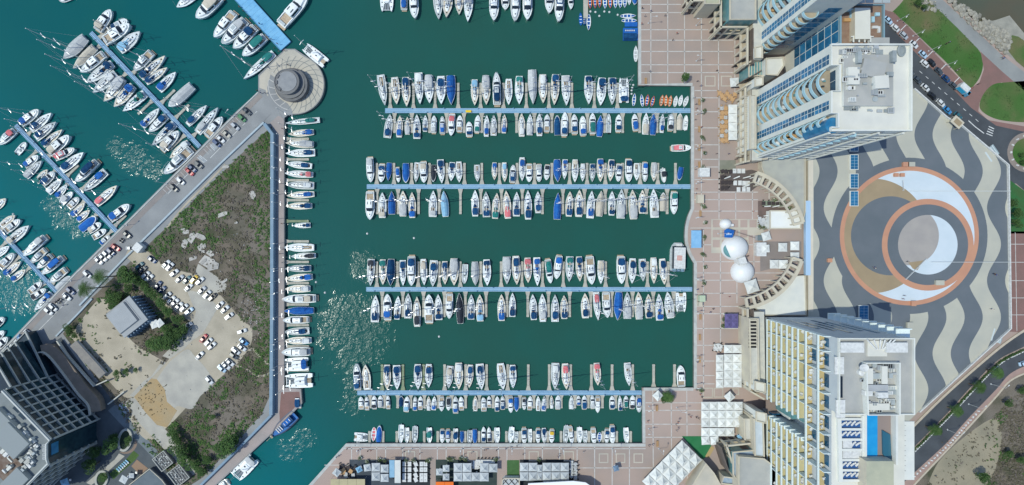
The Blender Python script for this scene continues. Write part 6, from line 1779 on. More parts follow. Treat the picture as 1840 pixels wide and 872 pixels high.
def tree(px, py, r_px, label, h=None, group=None, name='tree', cat='tree', z=GZ):
    r = r_px * S
    hz = h or r * 1.1
    u = (z + hz * 1.2) / K
    c = W(px, py, u)
    root = thing(name, label, cat, (c.x, c.y, z), tn[0] * 1.7, group, (r, r, hz))
    cr, tk = TREES[tn[0] % 4]; tn[0] += 1
    link('crown', cr, root); link('trunk', tk, root)
    return root
lot = [(233, 492, 14, 'dark bushy tree at the car park entrance'), (240, 500, 11, 'dark tree beside the car park entrance tree, half merged with it'), (251, 505, 8, 'small dark tree at the upper end of the car row'), (262, 512, 8, 'round tree beside two white cars in the long row'), (272, 521, 9, 'round tree behind the navy cars of the long row'), (281, 531, 9, 'bushy tree just above the pavilion roof'), (292, 545, 9, 'bushy tree at the upper corner of the pavilion'),
       (304, 558, 8, 'tree between the pavilion corner and the white cars'), (321, 571, 9, 'tree at the lower end of the long car row'), (324, 597, 11, 'tree by the concrete drive below the silver car'), (312, 606, 12, 'large tree in the grove under the white umbrellas'), (298, 613, 12, 'large dark tree at the lower edge of the grove'), (286, 619, 10, 'tree at the lowest corner of the grove'), (273, 615, 9, 'tree at the grove corner nearest the sand lot'), (305, 590, 9, 'tree in the grove beside the two white umbrellas'),
       (331, 588, 7, 'small round tree at the edge of the grove, by the drive'), (205, 546, 9, 'dark tree beside the pavilion, road side'), (211, 557, 10, 'dark tree along the road side of the pavilion, middle one'), (220, 570, 9, 'dark tree along the road side of the pavilion, lower one'), (229, 582, 9, 'tree at the lower road-side corner of the pavilion'), (238, 596, 6, 'small tree below the pavilion corner'), (200, 533, 9, 'dark tree under the second palm'), (214, 532, 8, 'tree between the palms and the pavilion'), (231, 517, 7, 'olive green tree on the sandy drive'),
       (123, 592, 8, 'olive tree at the road corner of the sand lot'), (133, 601, 6, 'small olive bush by the retaining wall'), (412, 797, 14, 'big dark green tree near the pier wall'), (400, 806, 13, 'big green tree beside the one near the pier wall'), (421, 790, 9, 'green bush touching the pier wall'), (322, 808, 13, 'green bush at the lower end of the dirt track'), (330, 822, 11, 'large green bush at the bottom of the lot'), (311, 779, 8, 'bush beside the ochre sand pit'), (318, 792, 9, 'bush between the sand pit and the big bushes'),
       (348, 836, 10, 'bush near the dark trellised roofs at the bottom'), (362, 846, 8, 'bush by the bottom corner of the lot'), (372, 827, 7, 'small bush in the bottom scrub'), (384, 750, 5, 'small lone bush in the grey scrub'), (200, 800, 13, 'dark green tree beside the oval planter'), (170, 812, 11, 'tree in the shade of the dark office block'), (206, 787, 7, 'small tree touching the oval planter'), (168, 836, 12, 'tree in the shaded garden of the office block'), (232, 792, 7, 'dark tree growing inside the oval planter'),
       (187, 858, 8, 'tree inside the lower oval planter'), (228, 668, 5, 'small green bush on the sand lot'), (246, 665, 4, 'tiny bush on the sand lot near the path'), (211, 672, 6, 'olive bush by the shed on the sand lot')]
for x, y, r, lb in lot: tree(x, y, r * 1.22, lb, h=r * S * .95, group='trees and bushes of the earth lot')
rng = random.Random(11)
for x, y, r, lb in ((1230, 141, 8.5, 'small green tree in a white planter at the quay corner'),): tree(x, y, r, lb, h=2.2)
for x, y, r, lb in ((1819, 366, 8, 'green tree on the bright lawn by the street, upper one'), (1827, 383, 10, 'green tree on the bright lawn by the street, middle one'), (1826, 402, 9, 'green tree on the bright lawn by the street, lower one'), (1836, 280, 6, 'round bush on the roundabout'), (1838, 292, 5, 'small bush at the lower side of the roundabout'),
                    (1193, 716, 7, 'green shrub beside the white peaked tent'), (1198, 709, 5, 'small shrub behind the white peaked tent'), (1765, 858, 12, 'dark green bush in the sandy scrub at the bottom'), (1650, 4, 7, 'dark bush among pale rocks by the coast path'), (1660, 12, 6, 'dark bush on the lawn edge by the coast path'),
                    (1835, 825, 9, 'grey green bush in the dry scrub at the bottom'), (1812, 815, 8, 'dry bush in the scrub at the bottom'), (1835, 700, 8, 'olive bush beside the pale footpath'), (1808, 722, 8, 'olive bush in the scrub next to the pale footpath')):
    tree(x, y, r, lb, h=r * S * 1.1)
# promenade planters with shrubs
pl_me = MB(); pl_me.lathe([(.55, 0), (.75, .6), (.65, .62), (.6, .5), (.05, .5)], (0, 0, 0), 16, 0); pl_me = pl_me.mesh('pot', [whitepaint])
pm_ = MB(); leaf_quads(pm_, (0, 0, .9), .9, 160, .16, random.Random(5)); pm_ = pm_.mesh('shrub', [leaf_b, leaf_c])
for i, (x, y) in enumerate(((1261, 181), (1264, 201), (1261, 249), (1265, 276), (1262, 302), (1263, 371), (1266, 400), (1264, 427), (1262, 458), (1266, 480), (1264, 508), (1258, 700), (1302, 565), (1299, 575), (1299, 586), (648, 822), (683, 825), (690, 826), (660, 828), (806, 824), (812, 824), (828, 822), (836, 824), (890, 824), (730, 826), (744, 826), (770, 826), (968, 825), (1390, 360), (1416, 375), (1363, 408), (1371, 410))):
    c = WZ(x, y, GZ); rt = thing('potted_shrub', '%s on the promenade or a terrace' % 'potted shrub with loose leaves', 'plant', (c.x, c.y, GZ), i * 1.1, 'potted shrubs of the promenade')
    link('pot', pl_me, rt); link('foliage', pm_, rt, None, 0, (1.1 + .3 * (i % 3), 1.0, 1.1))
# palms
def palm_meshes(seed, n=16, L_=3.4):
    rg = random.Random(seed); mb = MB()
    for i in range(n):
        a = 2 * math.pi * i / n + rg.uniform(-.15, .15); l = L_ * rg.uniform(.85, 1.1); up = rg.uniform(.1, .9)
        prev = None
        for k in range(7):
            t = k / 6; r_ = l * t; z = up * math.sin(t * 2.0) * 1.4 - 1.9 * t * t * (1.1 - up * .5)
            p = Vector((r_ * math.cos(a), r_ * math.sin(a), z)); s_ = Vector((-math.sin(a), math.cos(a), 0))
            if prev is not None:
                for sd in (-1, 1):
                    for q in range(3):
                        b = prev.lerp(p, (q + .5) / 3); wl = (.75 * math.sin(min(1, t + .1) * 2.6) + .15)
                        d = (p - prev).normalized()
                        mb.face([b - d * .05, b + d * .06, b + d * .32 + s_ * sd * wl + Vector((0, 0, -.28)), b + d * .22 + s_ * sd * wl + Vector((0, 0, -.28))], (k + q) % 2)
            prev = p
    return mb.mesh('crown', [leaf_a, leaf_b])
PALM = [palm_meshes(1), palm_meshes(2, 14, 2.6)]
def palm(px, py, bpx, bpy, label, k=0):
    b = WZ(bpx, bpy, GZ).xy
    # the crown height that puts the vertical trunk's top where the photo shows it
    r0 = math.hypot(bpx - 920, bpy - 436) * (1 - GZ / K / 260); r1 = math.hypot(px - 920, py - 436)
    h = (1 - r0 / r1) * 260 * K - GZ
    h = max(4.0, min(14.0, h))
    rt = thing('palm_tree', label, 'palm', (b.x, b.y, GZ), px)
    link('crown', PALM[k], rt, (0, 0, h))
    mb = MB(); mb.tube((0, 0, 0), (0, 0, h), .26, 8, 0, r2=.17); mb.build('trunk', bark, rt)
palm(177, 501, 209, 496, 'tall palm reaching over the road, upper of two')
palm(150, 524, 186, 516, 'tall palm reaching over the road, lower of two')
for (x, y), lb in zip(((1796, 671), (1764, 697), (1724, 740), (1684, 775)), ('first street palm down from the bend of the lower carriageway', 'second street palm down from the bend of the lower carriageway', 'third street palm down from the bend of the lower carriageway', 'lowest street palm of the lower carriageway')):
    palm(x, y, 920 + (x - 920) * .972, 436 + (y - 436) * .972, lb, 1)
for (x, y) in ((1200, 713),): palm(x, y, x - 4, y - 3, 'short palm beside the white peaked tent', 1)

# ground cover: one object of scrub tufts
def in_any(p, polys): return any(inside(p, q) for q in polys)
scrub_lot = [(120, 600), (300, 408), (430, 280), (489, 226), (490, 700), (470, 745), (365, 858), (330, 880), (262, 800), (180, 690)]
clear = [[(125, 605), (170, 545), (190, 540), (215, 585), (245, 620), (300, 655), (285, 672), (235, 715), (200, 690), (150, 630)],
         [(232, 445), (262, 450), (300, 480), (345, 492), (372, 505), (400, 535), (435, 575), (452, 590), (450, 620), (425, 655), (400, 675), (372, 702), (345, 722), (300, 768), (262, 790), (232, 730), (300, 650), (345, 592), (290, 545), (262, 505)],
         [(350, 492), (356, 474), (388, 496), (408, 512), (404, 524), (372, 528)], [(295, 700), (335, 628), (384, 690), (345, 735), (300, 768)], [(225, 700), (250, 700), (352, 850), (330, 860)]]
from mathutils import noise as mnoise
rng = random.Random(23)
mb = MB()
def tuft(p, z, r, ms, n=5):
    for _ in range(n):
        a = rng.uniform(0, 6.283); d = Vector((math.cos(a), math.sin(a), 0)) * r * rng.uniform(.3, 1)
        q = Vector((p.x, p.y, z)) + d; s_ = r * rng.uniform(.25, .6)
        a2 = rng.uniform(0, 6.283); u_ = Vector((math.cos(a2), math.sin(a2), rng.uniform(-.3, .6))) * s_; v_ = Vector((-math.sin(a2), math.cos(a2), rng.uniform(-.3, .6))) * s_ * .7
        q.z += rng.uniform(.1, .5) * r
        mb.face([q - u_, q - v_, q + u_, q + v_], rng.choice(ms))
cnt = 0
for _ in range(19000):
    x, y = rng.uniform(112, 490), rng.uniform(222, 880)
    if not inside((x, y), scrub_lot) or in_any((x, y), clear): 
        if not (inside((x, y), clear[0]) and rng.random() < (.30 if mnoise.noise(Vector((x * .05, y * .05, 9))) > .08 else .03)): continue
    g = mnoise.noise(Vector((x * .022, y * .022, 0))) + .5 * mnoise.noise(Vector((x * .08, y * .08, 3)))
    edge = (max(0, 1 - abs((y - 408) * .707 + (x - 300) * .707 - 8) / 26) if x < 440 else 0) + (.7 if x > 458 and y < 720 else 0) + (.6 if y < 330 else 0) + (.5 if y > 760 else 0)
    if g + edge * .7 < -.02 and rng.random() < .72: continue
    p = WZ(x, y, GZ)
    green = g + edge + rng.uniform(-.25, .25) > .27
    tuft(p, GZ + .05, rng.uniform(.35, .95), (1, 0, 1) if green else (2, 2, 3), 4)
tag(mb.build('scrub', [leaf_a, leaf_b, leaf_c, mat('dead_grey_leaf', (.165, .14, .12), .95, (.125, .108, .092), .8)]), kind='stuff')
mb = MB()
for _ in range(7000):
    x, y = rng.uniform(1650, 1850), rng.uniform(650, 880)
    if (x - 1650) * .98 + (y - 866) < 18 - max(0, (x - 1780) * .1): continue
    cl = inside((x, y), [(1668, 868), (1690, 826), (1745, 776), (1790, 752), (1800, 790), (1790, 838), (1770, 880), (1700, 900)])
    if cl and rng.random() < .95: continue
    g = mnoise.noise(Vector((x * .03, y * .03, 7)))
    if g < -.05 and rng.random() < .6: continue
    tuft(WZ(x, y, GZ), GZ + .05, rng.uniform(.35, .9), (1, 2, 0) if g > .22 else (2, 3, 2), 4)
tag(mb.build('scrub', [leaf_a, leaf_b, leaf_c, MATS['dead_grey_leaf']]), kind='stuff')
mb = MB()
for _ in range(5000):                                      # grass tufts and bare spots on the lawns
    x, y = rng.uniform(1605, 1845), rng.uniform(0, 222)
    if not (inside((x, y), [(1603, 22), (1640, 0), (1672, 0), (1732, 62), (1762, 95), (1764, 130), (1745, 158), (1700, 112)]) or inside((x, y), [(1845, 148), (1800, 150), (1768, 170), (1762, 192), (1790, 212), (1845, 218)])): continue
    if mnoise.noise(Vector((x * .05, y * .05, 1))) < .05: continue
    tuft(WZ(x, y, GZ), GZ + .05, rng.uniform(.2, .5), (0, 1), 2)
tag(mb.build('grass', [leaf_a, leaf_b]), kind='stuff')
# median hedge of the dual carriageway with white kerb stones
hedge_line = [((a[0] + b[0]) / 2, (a[1] + b[1]) / 2) for a, b in zip(up_b, lo_a)]
rt = thing('hedge', 'low clipped hedge on the median of the dual carriageway', 'hedge', (*WZ(*hedge_line[0], GZ).xy, GZ))
o = WZ(*hedge_line[0], GZ).xy; mb = MB()
for a, b in zip(hedge_line, hedge_line[1:]):
    for k in range(14):
        q = WZ(a[0] + (b[0] - a[0]) * k / 14, a[1] + (b[1] - a[1]) * k / 14, GZ).xy - o
        leaf_quads(mb, (q.x, q.y, .45), .62, 9, .26, rng)
mb.build('foliage', [leaf_a, leaf_b], rt)
stone_me = MB(); stone_me.box((0, 0, .22), (.95, .5, .44), 0, 0, taper=.85); stone_me = stone_me.mesh('kerb_stone', [whitepaint])
ks = 0
for a, b in zip(hedge_line, hedge_line[1:]):
    n_ = max(1, int(math.hypot(b[0] - a[0], b[1] - a[1]) / 4.2))
    for k in range(n_):
        x, y = a[0] + (b[0] - a[0]) * k / n_, a[1] + (b[1] - a[1]) * k / n_
        if not (1640 < x < 1845): continue
        q = WZ(x + 2.2, y + 2.2, GZ); ks += 1
        tag(link('kerb_stone', stone_me, None, (q.x, q.y, GZ + .03), math.atan2(-(b[1] - a[1]), b[0] - a[0])), 'white kerb stone along the hedge of the dual carriageway', 'kerb stone', 'white kerb stones along the median')
for i in range(40):                                        # bollards along the footpath and roundabout
    if i < 26:
        x, y = lo_b[4 + i // 2] if 4 + i // 2 < len(lo_b) else lo_b[-1]
        x2, y2 = lo_b[min(len(lo_b) - 1, 5 + i // 2)]
        t = (i % 2) / 2; x, y = x + (x2 - x) * t + 2.5, y + (y2 - y) * t + 2.5
    else:
        a = R((i - 26) * 25.7); x, y = 1846 + 30 * math.cos(a), 274 + 30 * math.sin(a)
    if x > 1850: continue
    q = WZ(x, y, GZ)
    tag(link('kerb_stone', stone_me, None, (q.x, q.y, GZ + .06), i), 'white stone along the %s' % ('pale footpath' if i < 26 else 'roundabout'), 'kerb stone', 'white stones along the footpath' if i < 26 else 'white stones around the roundabout')
# breakwater boulders
def rock_me(seed):
    rg = random.Random(seed); mb = MB()
    vs, fs = [], []
    prof = [(.05, -.5), (.75, -.3), (.95, .1), (.6, .5), (.1, .62)]
    n = 7
    for r_, z in prof:
        for i in range(n):
            a = 2 * math.pi * i / n; k = rg.uniform(.75, 1.2); vs.append((r_ * k * math.cos(a), r_ * k * math.sin(a), z * rg.uniform(.8, 1.1)))
    for j in range(4):
        for i in range(n): fs.append((j * n + i, j * n + (i + 1) % n, (j + 1) * n + (i + 1) % n, (j + 1) * n + i))
    fs.append(tuple(range(4 * n, 5 * n)))
    mb.add(vs, fs); return mb.mesh('boulder', [mat('pale_rock', (.38, .36, .30), .9, (.27, .26, .22), .8, rnd=.3)])
ROCK = [rock_me(s_) for s_ in range(6)]
rng = random.Random(31)
band = [((1660, 4), (1676, 14)), ((1696, -4), (1706, -10)), ((1714, 14), (1728, 4)), ((1730, 36), (1750, 18)), ((1756, 58), (1772, 34)), ((1776, 74), (1798, 38)), ((1796, 92), (1816, 44)), ((1808, 100), (1822, 62))]
for i in range(250):
    if i < 26:
        k, t = 0, 0; x, y = rng.uniform(1655, 1680), rng.uniform(2, 19)
    else:
        k = rng.uniform(1, 6.99); j = int(k); f = k - j; t = rng.random()
        a = [band[j][0][q] + (band[min(7, j + 1)][0][q] - band[j][0][q]) * f for q in (0, 1)]; b = [band[j][1][q] + (band[min(7, j + 1)][1][q] - band[j][1][q]) * f for q in (0, 1)]
        x, y = a[0] + (b[0] - a[0]) * t, a[1] + (b[1] - a[1]) * t
    s_ = rng.uniform(.5, 1.25); q = WZ(x, y, GZ)
    o = link('boulder', ROCK[i % 6], None, (q.x, q.y, (1.6 if i < 26 else 1.75 - 1.2 * t * t) + .1), rng.uniform(0, 6), (s_, s_ * rng.uniform(.6, .9), s_ * .8))
    tag(o, 'pale boulder of the breakwater slope beside the coast path' if i >= 26 else 'pale boulder among the dark bushes at the top of the lawn', 'boulder', 'breakwater boulders' if i >= 26 else 'boulders on the lawn edge')
# rubble, slabs and bits in the earth lot
rub = mat('broken_concrete', (.48, .46, .42), .9, (.38, .37, .34), .8, rnd=.2)
rng = random.Random(41)
for i, (x, y, s_, a) in enumerate(((334, 417, 1.6, 10), (361, 425, 2.4, -25), (345, 427, 2.2, 60), (332, 438, 2.0, 70), (363, 443.5, 1.9, 35), (366, 452, .8, 0), (379, 455, 1.6, -35), (347, 464, 1.8, 20), (375, 471, 3.4, -30), (383, 478, 2.6, 15), (366, 470, 1.6, 40), (401, 385, 2.2, 20), (455, 352, 1.4, 60), (453, 347, 1.2, 30), (406, 300, 1.5, 5), (330, 412, 1.0, 0), (425, 400, .7, 0), (404, 505, 1.4, 40))):
    q = WZ(x, y, GZ); rt = thing('rubble_slab', 'broken pale concrete slab lying in the dry scrub', 'rubble', (q.x, q.y, GZ + .04), R(a), 'broken slabs in the scrub')
    mb = MB(); w_ = s_; d_ = s_ * rng.uniform(.35, .75)
    mb.prism([(-w_, -d_), (w_ * .7, -d_ * 1.1), (w_ * 1.05, d_ * .2), (w_ * .5, d_), (-w_ * .8, d_ * .8)], 0, rng.uniform(.15, .4), 0); mb.build('slab', rub, rt)
mb = MB()
for i in range(130):
    if i < 75: x, y = rng.gauss(452, 9), rng.gauss(566, 22)
    else: x, y = rng.uniform(330, 480), rng.uniform(300, 720)
    if not inside((x, y), scrub_lot): continue
    q = WZ(x, y, GZ); s_ = rng.uniform(.15, .55); mb.box((q.x, q.y, GZ + .15), (s_, s_ * rng.uniform(.5, 1), .25), rng.uniform(0, 3), 0, taper=.7)
for i in range(110):                                       # tracks and spoil in the sand pit and clearings
    if i < 70: x, y = rng.uniform(246, 300), rng.uniform(690, 748)
    else: x, y = rng.uniform(388, 408), rng.uniform(498, 528)
    q = WZ(x, y, GZ); mb.box((q.x, q.y, GZ + .16), (rng.uniform(.3, .9), rng.uniform(.12, .3), .18), rng.uniform(.2, 1.4), 1, taper=.6)
for i in range(60):
    x, y = rng.uniform(1690, 1792), rng.uniform(770, 868); q = WZ(x, y, GZ); mb.box((q.x, q.y, GZ + .14), (rng.uniform(.4, 1.2), rng.uniform(.15, .35), .3), rng.uniform(-.9, -.3), 1, taper=.6)
tag(mb.build('debris', [rub, mat('dark_spoil', (.10, .085, .06), .95)]), kind='stuff')

# ---------------------------------------------------------------- walls, fences and street lamps of the pier
blue_wall = mat('blue_grey_wall', (.17, .26, .34), .7, (.21, .30, .38), .3)
wall_thing('long blue-grey wall between the pier walk and the earth lot', [(482, 226), (496, 244), (495.5, 560), (494, 741)], 0, 2.2, 1.3, blue_wall, 'pier_wall')
wall_thing('blue-grey wall slanting down from the long pier wall to the bottom edge', [(493, 742), (440, 796), (360, 874)], 0, 1.6, .9, blue_wall, 'pier_wall')
wall_thing('pale kerb wall between the pier road and the earth lot', [(150, 548), (232, 462), (300, 395), (400, 296), (478, 222)], 0, .6, .7, mat('pale_blue_kerb', (.40, .47, .50), .8, (.34, .41, .45), .5), 'lot_wall')
wall_thing('pale kerb wall between the pier road and the sand lot', [(108, 603), (150, 560), (172, 536)], 0, .6, .6, MATS['pale_blue_kerb'], 'lot_wall')
lamp_m = mat('lamp_post_grey', (.50, .52, .53), .5)
post_ = MB(); post_.tube((0, 0, 0), (0, 0, 6.5), .10, 6, 0, r2=.06); post_.box((0, 0, .15), (.5, .5, .3)); post_ = post_.mesh('post', [lamp_m])
arm_ = MB(); arm_.tube((0, 0, 6.4), (1.5, 0, 6.7), .05, 5); arm_ = arm_.mesh('arm', [lamp_m])
head_ = MB(); head_.box((1.6, 0, 6.7), (.8, .35, .16), 0, 0, taper=.8); head_ = head_.mesh('lamp_head', [whitepaint])
lamps = [(498, y, 0) for y in (262, 306, 350, 394, 438, 482, 526, 570, 614, 658)] + [(1251, y, 180) for y in (46, 110, 206, 268, 330, 392, 500, 560, 640, 690)] + [(x, 806, 90) for x in (650, 740, 830, 920, 1010, 1100)] + [(1166, 730, 180), (1166, 770, 180), (1184, 806, 90), (1216, 732, 0), (300, 330, 45), (228, 405, 45), (128, 505, 45), (420, 210, 45)] \
    + [(1612 + k * 28, 38 + k * 27, 225) for k in range(4)] + [(1702, 772, 45), (1740, 726, 45), (1780, 690, 45), (1165, 42, 0), (1290, 420, 0)]
for i, (x, y, a) in enumerate(lamps):
    q = WZ(x, y, GZ)
    nm = 'pier wall' if x == 498 else ('promenade quay' if x in (1251, 1166, 1165, 1184, 1216, 1290) else ('restaurant quay' if y == 806 else ('pier road' if x < 500 else 'street')))
    rt = thing('street_lamp', 'slim pale street lamp with one arm on the ' + nm, 'street lamp', (q.x, q.y, GZ), R(a), 'slim street lamps of the ' + nm)
    link('post', post_, rt); link('arm', arm_, rt); link('lamp_head', head_, rt)
# benches
bench_ = MB()
for k in range(4): bench_.box((0, -.22 + k * .15, .45), (1.9, .11, .05))
for k in range(2): bench_.box((0, .33, .62 + k * .18), (1.9, .05, .13))
bench_ = bench_.mesh('seat', [wood]); bl_ = MB(); bl_.box((-.8, 0, .21), (.08, .5, .42)); bl_.box((.8, 0, .21), (.08, .5, .42)); bl_ = bl_.mesh('leg_frame', [BLACKRUB])
for i, (x, y) in enumerate(((1256, 184), (1256, 233), (1256, 266), (1256, 296), (1258, 384), (1258, 569), (1257, 606), (1257, 646), (1160, 146), (1180, 733), (1181, 797))):
    q = WZ(x, y, GZ); rt = thing('bench', 'brown slatted bench facing the water on the promenade quay', 'bench', (q.x, q.y, GZ), R(90), 'brown benches on the promenade quay', (1.3, 1.5, 1))
    link('seat', bench_, rt); link('leg_frame', bl_, rt)

# ---------------------------------------------------------------- cars
glass_c = mat('car_glass', (.01, .014, .02), .1, spec=.5)
tyre_m = mat('tyre', (.015, .015, .016), .9)
CARC = {'w': (.60, .62, .62), 's': (.40, .43, .46), 'd': (.06, .075, .09), 'k': (.016, .018, .022), 'n': (.018, .06, .16), 'r': (.42, .02, .035), 'y': (.62, .40, .03), 'g': (.05, .20, .08), 't': (.03, .12, .15), 'b': (.05, .24, .50), 'l': (.40, .55, .68), 'c': (.42, .40, .34)}
CARN = {'w': 'white', 's': 'silver', 'd': 'dark grey', 'k': 'black', 'n': 'navy', 'r': 'red', 'y': 'yellow', 'g': 'green', 't': 'dark teal', 'b': 'blue', 'l': 'pale blue', 'c': 'beige'}
CP = {}
def car_parts(c, style):
    key = (c, style)
    if key in CP: return CP[key]
    pm = mat('car_paint_' + CARN[c].replace(' ', '_'), CARC[c], .28, spec=.5)
    L_, Wd = 4.4, 1.8
    def sect(mb, rows, m):
        P = []
        for x, hw, z0, z1, k in rows:
            P.append([(x, -hw, z0), (x, -hw, z0 + (z1 - z0) * .7), (x, -hw * k, z1), (x, hw * k, z1), (x, hw, z0 + (z1 - z0) * .7), (x, hw, z0)])
        for a, b in zip(P, P[1:]):
            for j in range(5): mb.face([a[j], a[j + 1], b[j + 1], b[j]], m)
        mb.face(P[0], m); mb.face(P[-1][::-1], m)
    mb = MB()
    sect(mb, [(-2.2, .70, .30, .78, .9), (-2.05, .86, .22, .92, .92), (-1.0, .90, .22, .96, .93), (.7, .90, .22, .94, .93), (1.7, .87, .22, .82, .92), (2.12, .74, .28, .66, .88), (2.2, .62, .32, .56, .85)], 0)
    body = mb.mesh('body', [pm])
    r0, r1, w0, w1 = {0: (-1.1, .1, -1.75, .95), 1: (-1.65, .15, -2.0, 1.0), 2: (-1.2, .5, -1.5, 1.2)}[style]
    mb = MB()
    def gl(pts): mb.face(pts, 0)
    zt, zb = 1.42, .93
    F = [(w1, -.80, zb), (w1, .80, zb), (r1, .66, zt), (r1, -.66, zt)]
    B = [(w0, -.80, zb), (r0, -.66, zt), (r0, .66, zt), (w0, .80, zb)]
    gl(F); gl(B); gl([(w0, -.80, zb), (w1, -.80, zb), (r1, -.66, zt), (r0, -.66, zt)]); gl([(w0, .80, zb), (r0, .66, zt), (r1, .66, zt), (w1, .80, zb)])
    gls = mb.mesh('window_band', [glass_c])
    mb = MB(); mb.add([(r0 - .05, -.68, zt - .02), (r1 + .05, -.68, zt - .02), (r1 + .05, .68, zt - .02), (r0 - .05, .68, zt - .02), (r0, -.6, zt + .07), (r1, -.6, zt + .07), (r1, .6, zt + .07), (r0, .6, zt + .07)], [(0, 1, 5, 4), (1, 2, 6, 5), (2, 3, 7, 6), (3, 0, 4, 7), (4, 5, 6, 7)])
    roof = mb.mesh('roof', [pm])
    mb = MB(); mb.tube((0, -.12, 0), (0, .12, 0), .32, 14); wh = mb.mesh('wheel', [tyre_m])
    mb = MB(); mb.box((2.14, 0, .62), (.10, .30, .12)); hl = mb.mesh('headlight', [whitepaint])
    mb = MB(); mb.box((.62, 0, 1.02), (.16, .22, .14)); mi = mb.mesh('wing_mirror', [pm])
    CP[key] = (body, gls, roof, wh, hl, mi)
    return CP[key]
ncar = [0]
def car(px, py, ang, c, label, group, style=None, sc=1.0):
    style = (ncar[0] * 5 + ncar[0] // 4) % 3 if style is None else style
    ncar[0] += 1
    q = WZ(px, py, GZ)
    rt = thing('car', label, 'car', (q.x, q.y, GZ + .06), R(ang), group, (sc * .90, sc * .90, sc * .92))
    b, g, r, wh, hl, mi = car_parts(c, style)
    link('body', b, rt); link('window_band', g, rt); link('roof', r, rt)
    for sx in (-1.35, 1.35):
        for sy in (-.84, .84): link('wheel', wh, rt, (sx, sy, .32))
    for sy in (-.55, .55): link('headlight', hl, rt, (0, sy, 0))
    for sy in (-.98, .98): link('wing_mirror', mi, rt, (0, sy, 0))
    return rt
def cars(where, group, seqs, end):
    looks = [s_[3] for s_ in seqs]; cnt = {}
    for x, y, a, c in seqs:
        cnt[c] = cnt.get(c, 0) + 1
        lb = ('%s car parked %s' % (CARN[c], where)) if looks.count(c) == 1 else '%s %s car from %s %s' % (ORD[cnt[c] - 1], CARN[c], end, where)
        car(x, y, a, c, lb, group)
P_ = -42
cars('square to the pier road', 'cars parked along the pier road', [(445, 201, P_, 'd'), (436, 213, P_, 'g'), (424, 228, P_, 's'), (408.5, 241.7, P_, 'c'), (398, 250.5, P_, 'w'), (391, 258, P_, 'n'), (358.6, 296.5, P_, 'd'), (347, 303, P_, 'n'), (342.4, 309.3, P_, 'r'), (326, 325.5, P_, 'w'), (314.4, 338.4, P_, 'd')], 'the round plaza')
cars('by the middle of the pier road', 'cars parked along the pier road', [(230, 421.5, P_, 'd'), (210, 445, P_ + 8, 'r'), (201, 452, P_, 'n'), (194, 457.6, P_, 'w'), (187, 463, P_, 'w'), (179.5, 468.5, P_, 'w'), (159, 492.7, P_, 's'), (129.3, 522.5, P_, 'n'), (122.5, 533, P_, 'w')], 'the palms')
car(237.4, 446, 0, 's', 'silver car driving across the pier road near the car park gate', 'cars parked along the pier road')
cars('at the lower end of the pier road', 'cars parked along the pier road', [(97.5, 552, P_, 'w'), (90, 559, P_, 'w'), (53.5, 598.7, P_, 'w'), (41, 608.5, P_, 'b'), (36, 617, P_, 'w'), (28.5, 624, P_, 'w'), (18.5, 629, P_, 's'), (12, 641, P_, 's'), (5.5, 640, P_, 'w'), (2, 658, P_, 'd')], 'the lowest pontoon')
L1 = [(252.4, 477.8, 40, 't'), (258, 485, 40, 'd'), (263.6, 494.6, 40, 'w'), (270, 500, 40, 'w'), (286, 513, 55, 'n'), (292.5, 521, 42, 'n'), (302, 531.5, 40, 'w'), (309.4, 538.8, 42, 'w'), (315.8, 543.6, 42, 'w'), (323, 550, 44, 'w'), (332, 553, 42, 'w'), (341.5, 559, 38, 'l')]
cars('in the long row beside the grove', 'cars in the earth car park', L1, 'the road')
L2 = [(275, 466.5, -38, 'n'), (300.6, 474.6, 45, 'w'), (307, 479.4, 45, 'w'), (315, 490.6, 40, 'w'), (324.6, 501, 42, 's'), (337.5, 502.7, 45, 't'), (350.3, 501.9, 48, 'y'), (360.8, 505, 42, 'w'), (340.7, 516.3, 42, 'w'), (364.3, 521.4, 42, 's'), (373.6, 529, 45, 'w'), (383.2, 534, 45, 'k'), (396.4, 548.4, 45, 'w'), (405.7, 555.6, 42, 'w')]
cars('along the scrub edge of the car park', 'cars in the earth car park', L2, 'the road')
L3 = [(413, 568, 35, 'w'), (436.2, 595, 18, 'w'), (439.6, 613.7, -38, 'b'), (436.2, 624, -38, 'w'), (425, 630, -38, 'w'), (421.5, 638.6, -38, 'd'), (414.7, 650.7, -40, 'w'), (407.8, 656.7, -40, 'w'), (400, 661.9, -40, 'l'), (377.7, 682.5, -50, 'w')]
cars('at the far lower side of the car park', 'cars in the earth car park', L3, 'the concrete slab')
cars('in the middle of the car park', 'cars in the earth car park', [(339, 584.4, 30, 's'), (367.3, 607.7, 50, 'r'), (376, 614, 42, 'w'), (382, 621.4, 42, 'w'), (360.5, 638.6, 45, 'w')], 'the red one')
Q_ = -43
cars('at the lawn side of the street', 'cars parked along the street', [(1594, 38, Q_, 'l'), (1606.8, 51.6, Q_, 'w'), (1622, 65, Q_, 's'), (1640, 81, Q_, 'w'), (1656.4, 99, Q_, 'l'), (1659.5, 115.6, Q_, 'w'), (1672, 114, Q_, 'k'), (1684.7, 129, Q_, 'd'), (1697.7, 142.4, Q_, 'n'), (1711, 155, Q_, 'd')], 'the brown terrace')
cars('at the tower side of the street', 'cars parked along the street', [(1632.6, 130, Q_, 'd'), (1646, 144.5, Q_, 'd'), (1660.5, 158.5, Q_, 'w'), (1673, 173.4, Q_, 'k'), (1688, 186, Q_, 'w'), (1700, 199, Q_, 'b')], 'the tower')
car(1719, 208.8, Q_, 't', 'dark teal car driving down the street past the beige pavilion', None)
car(1836.5, 652, 18, 'l', 'pale blue car turning on the lower carriageway', None)
q = WZ(1725, 163, GZ)
rt = thing('lorry', 'white box lorry with blue side panel parked at the lawn corner', 'lorry', (q.x, q.y, GZ + .05), R(-42))
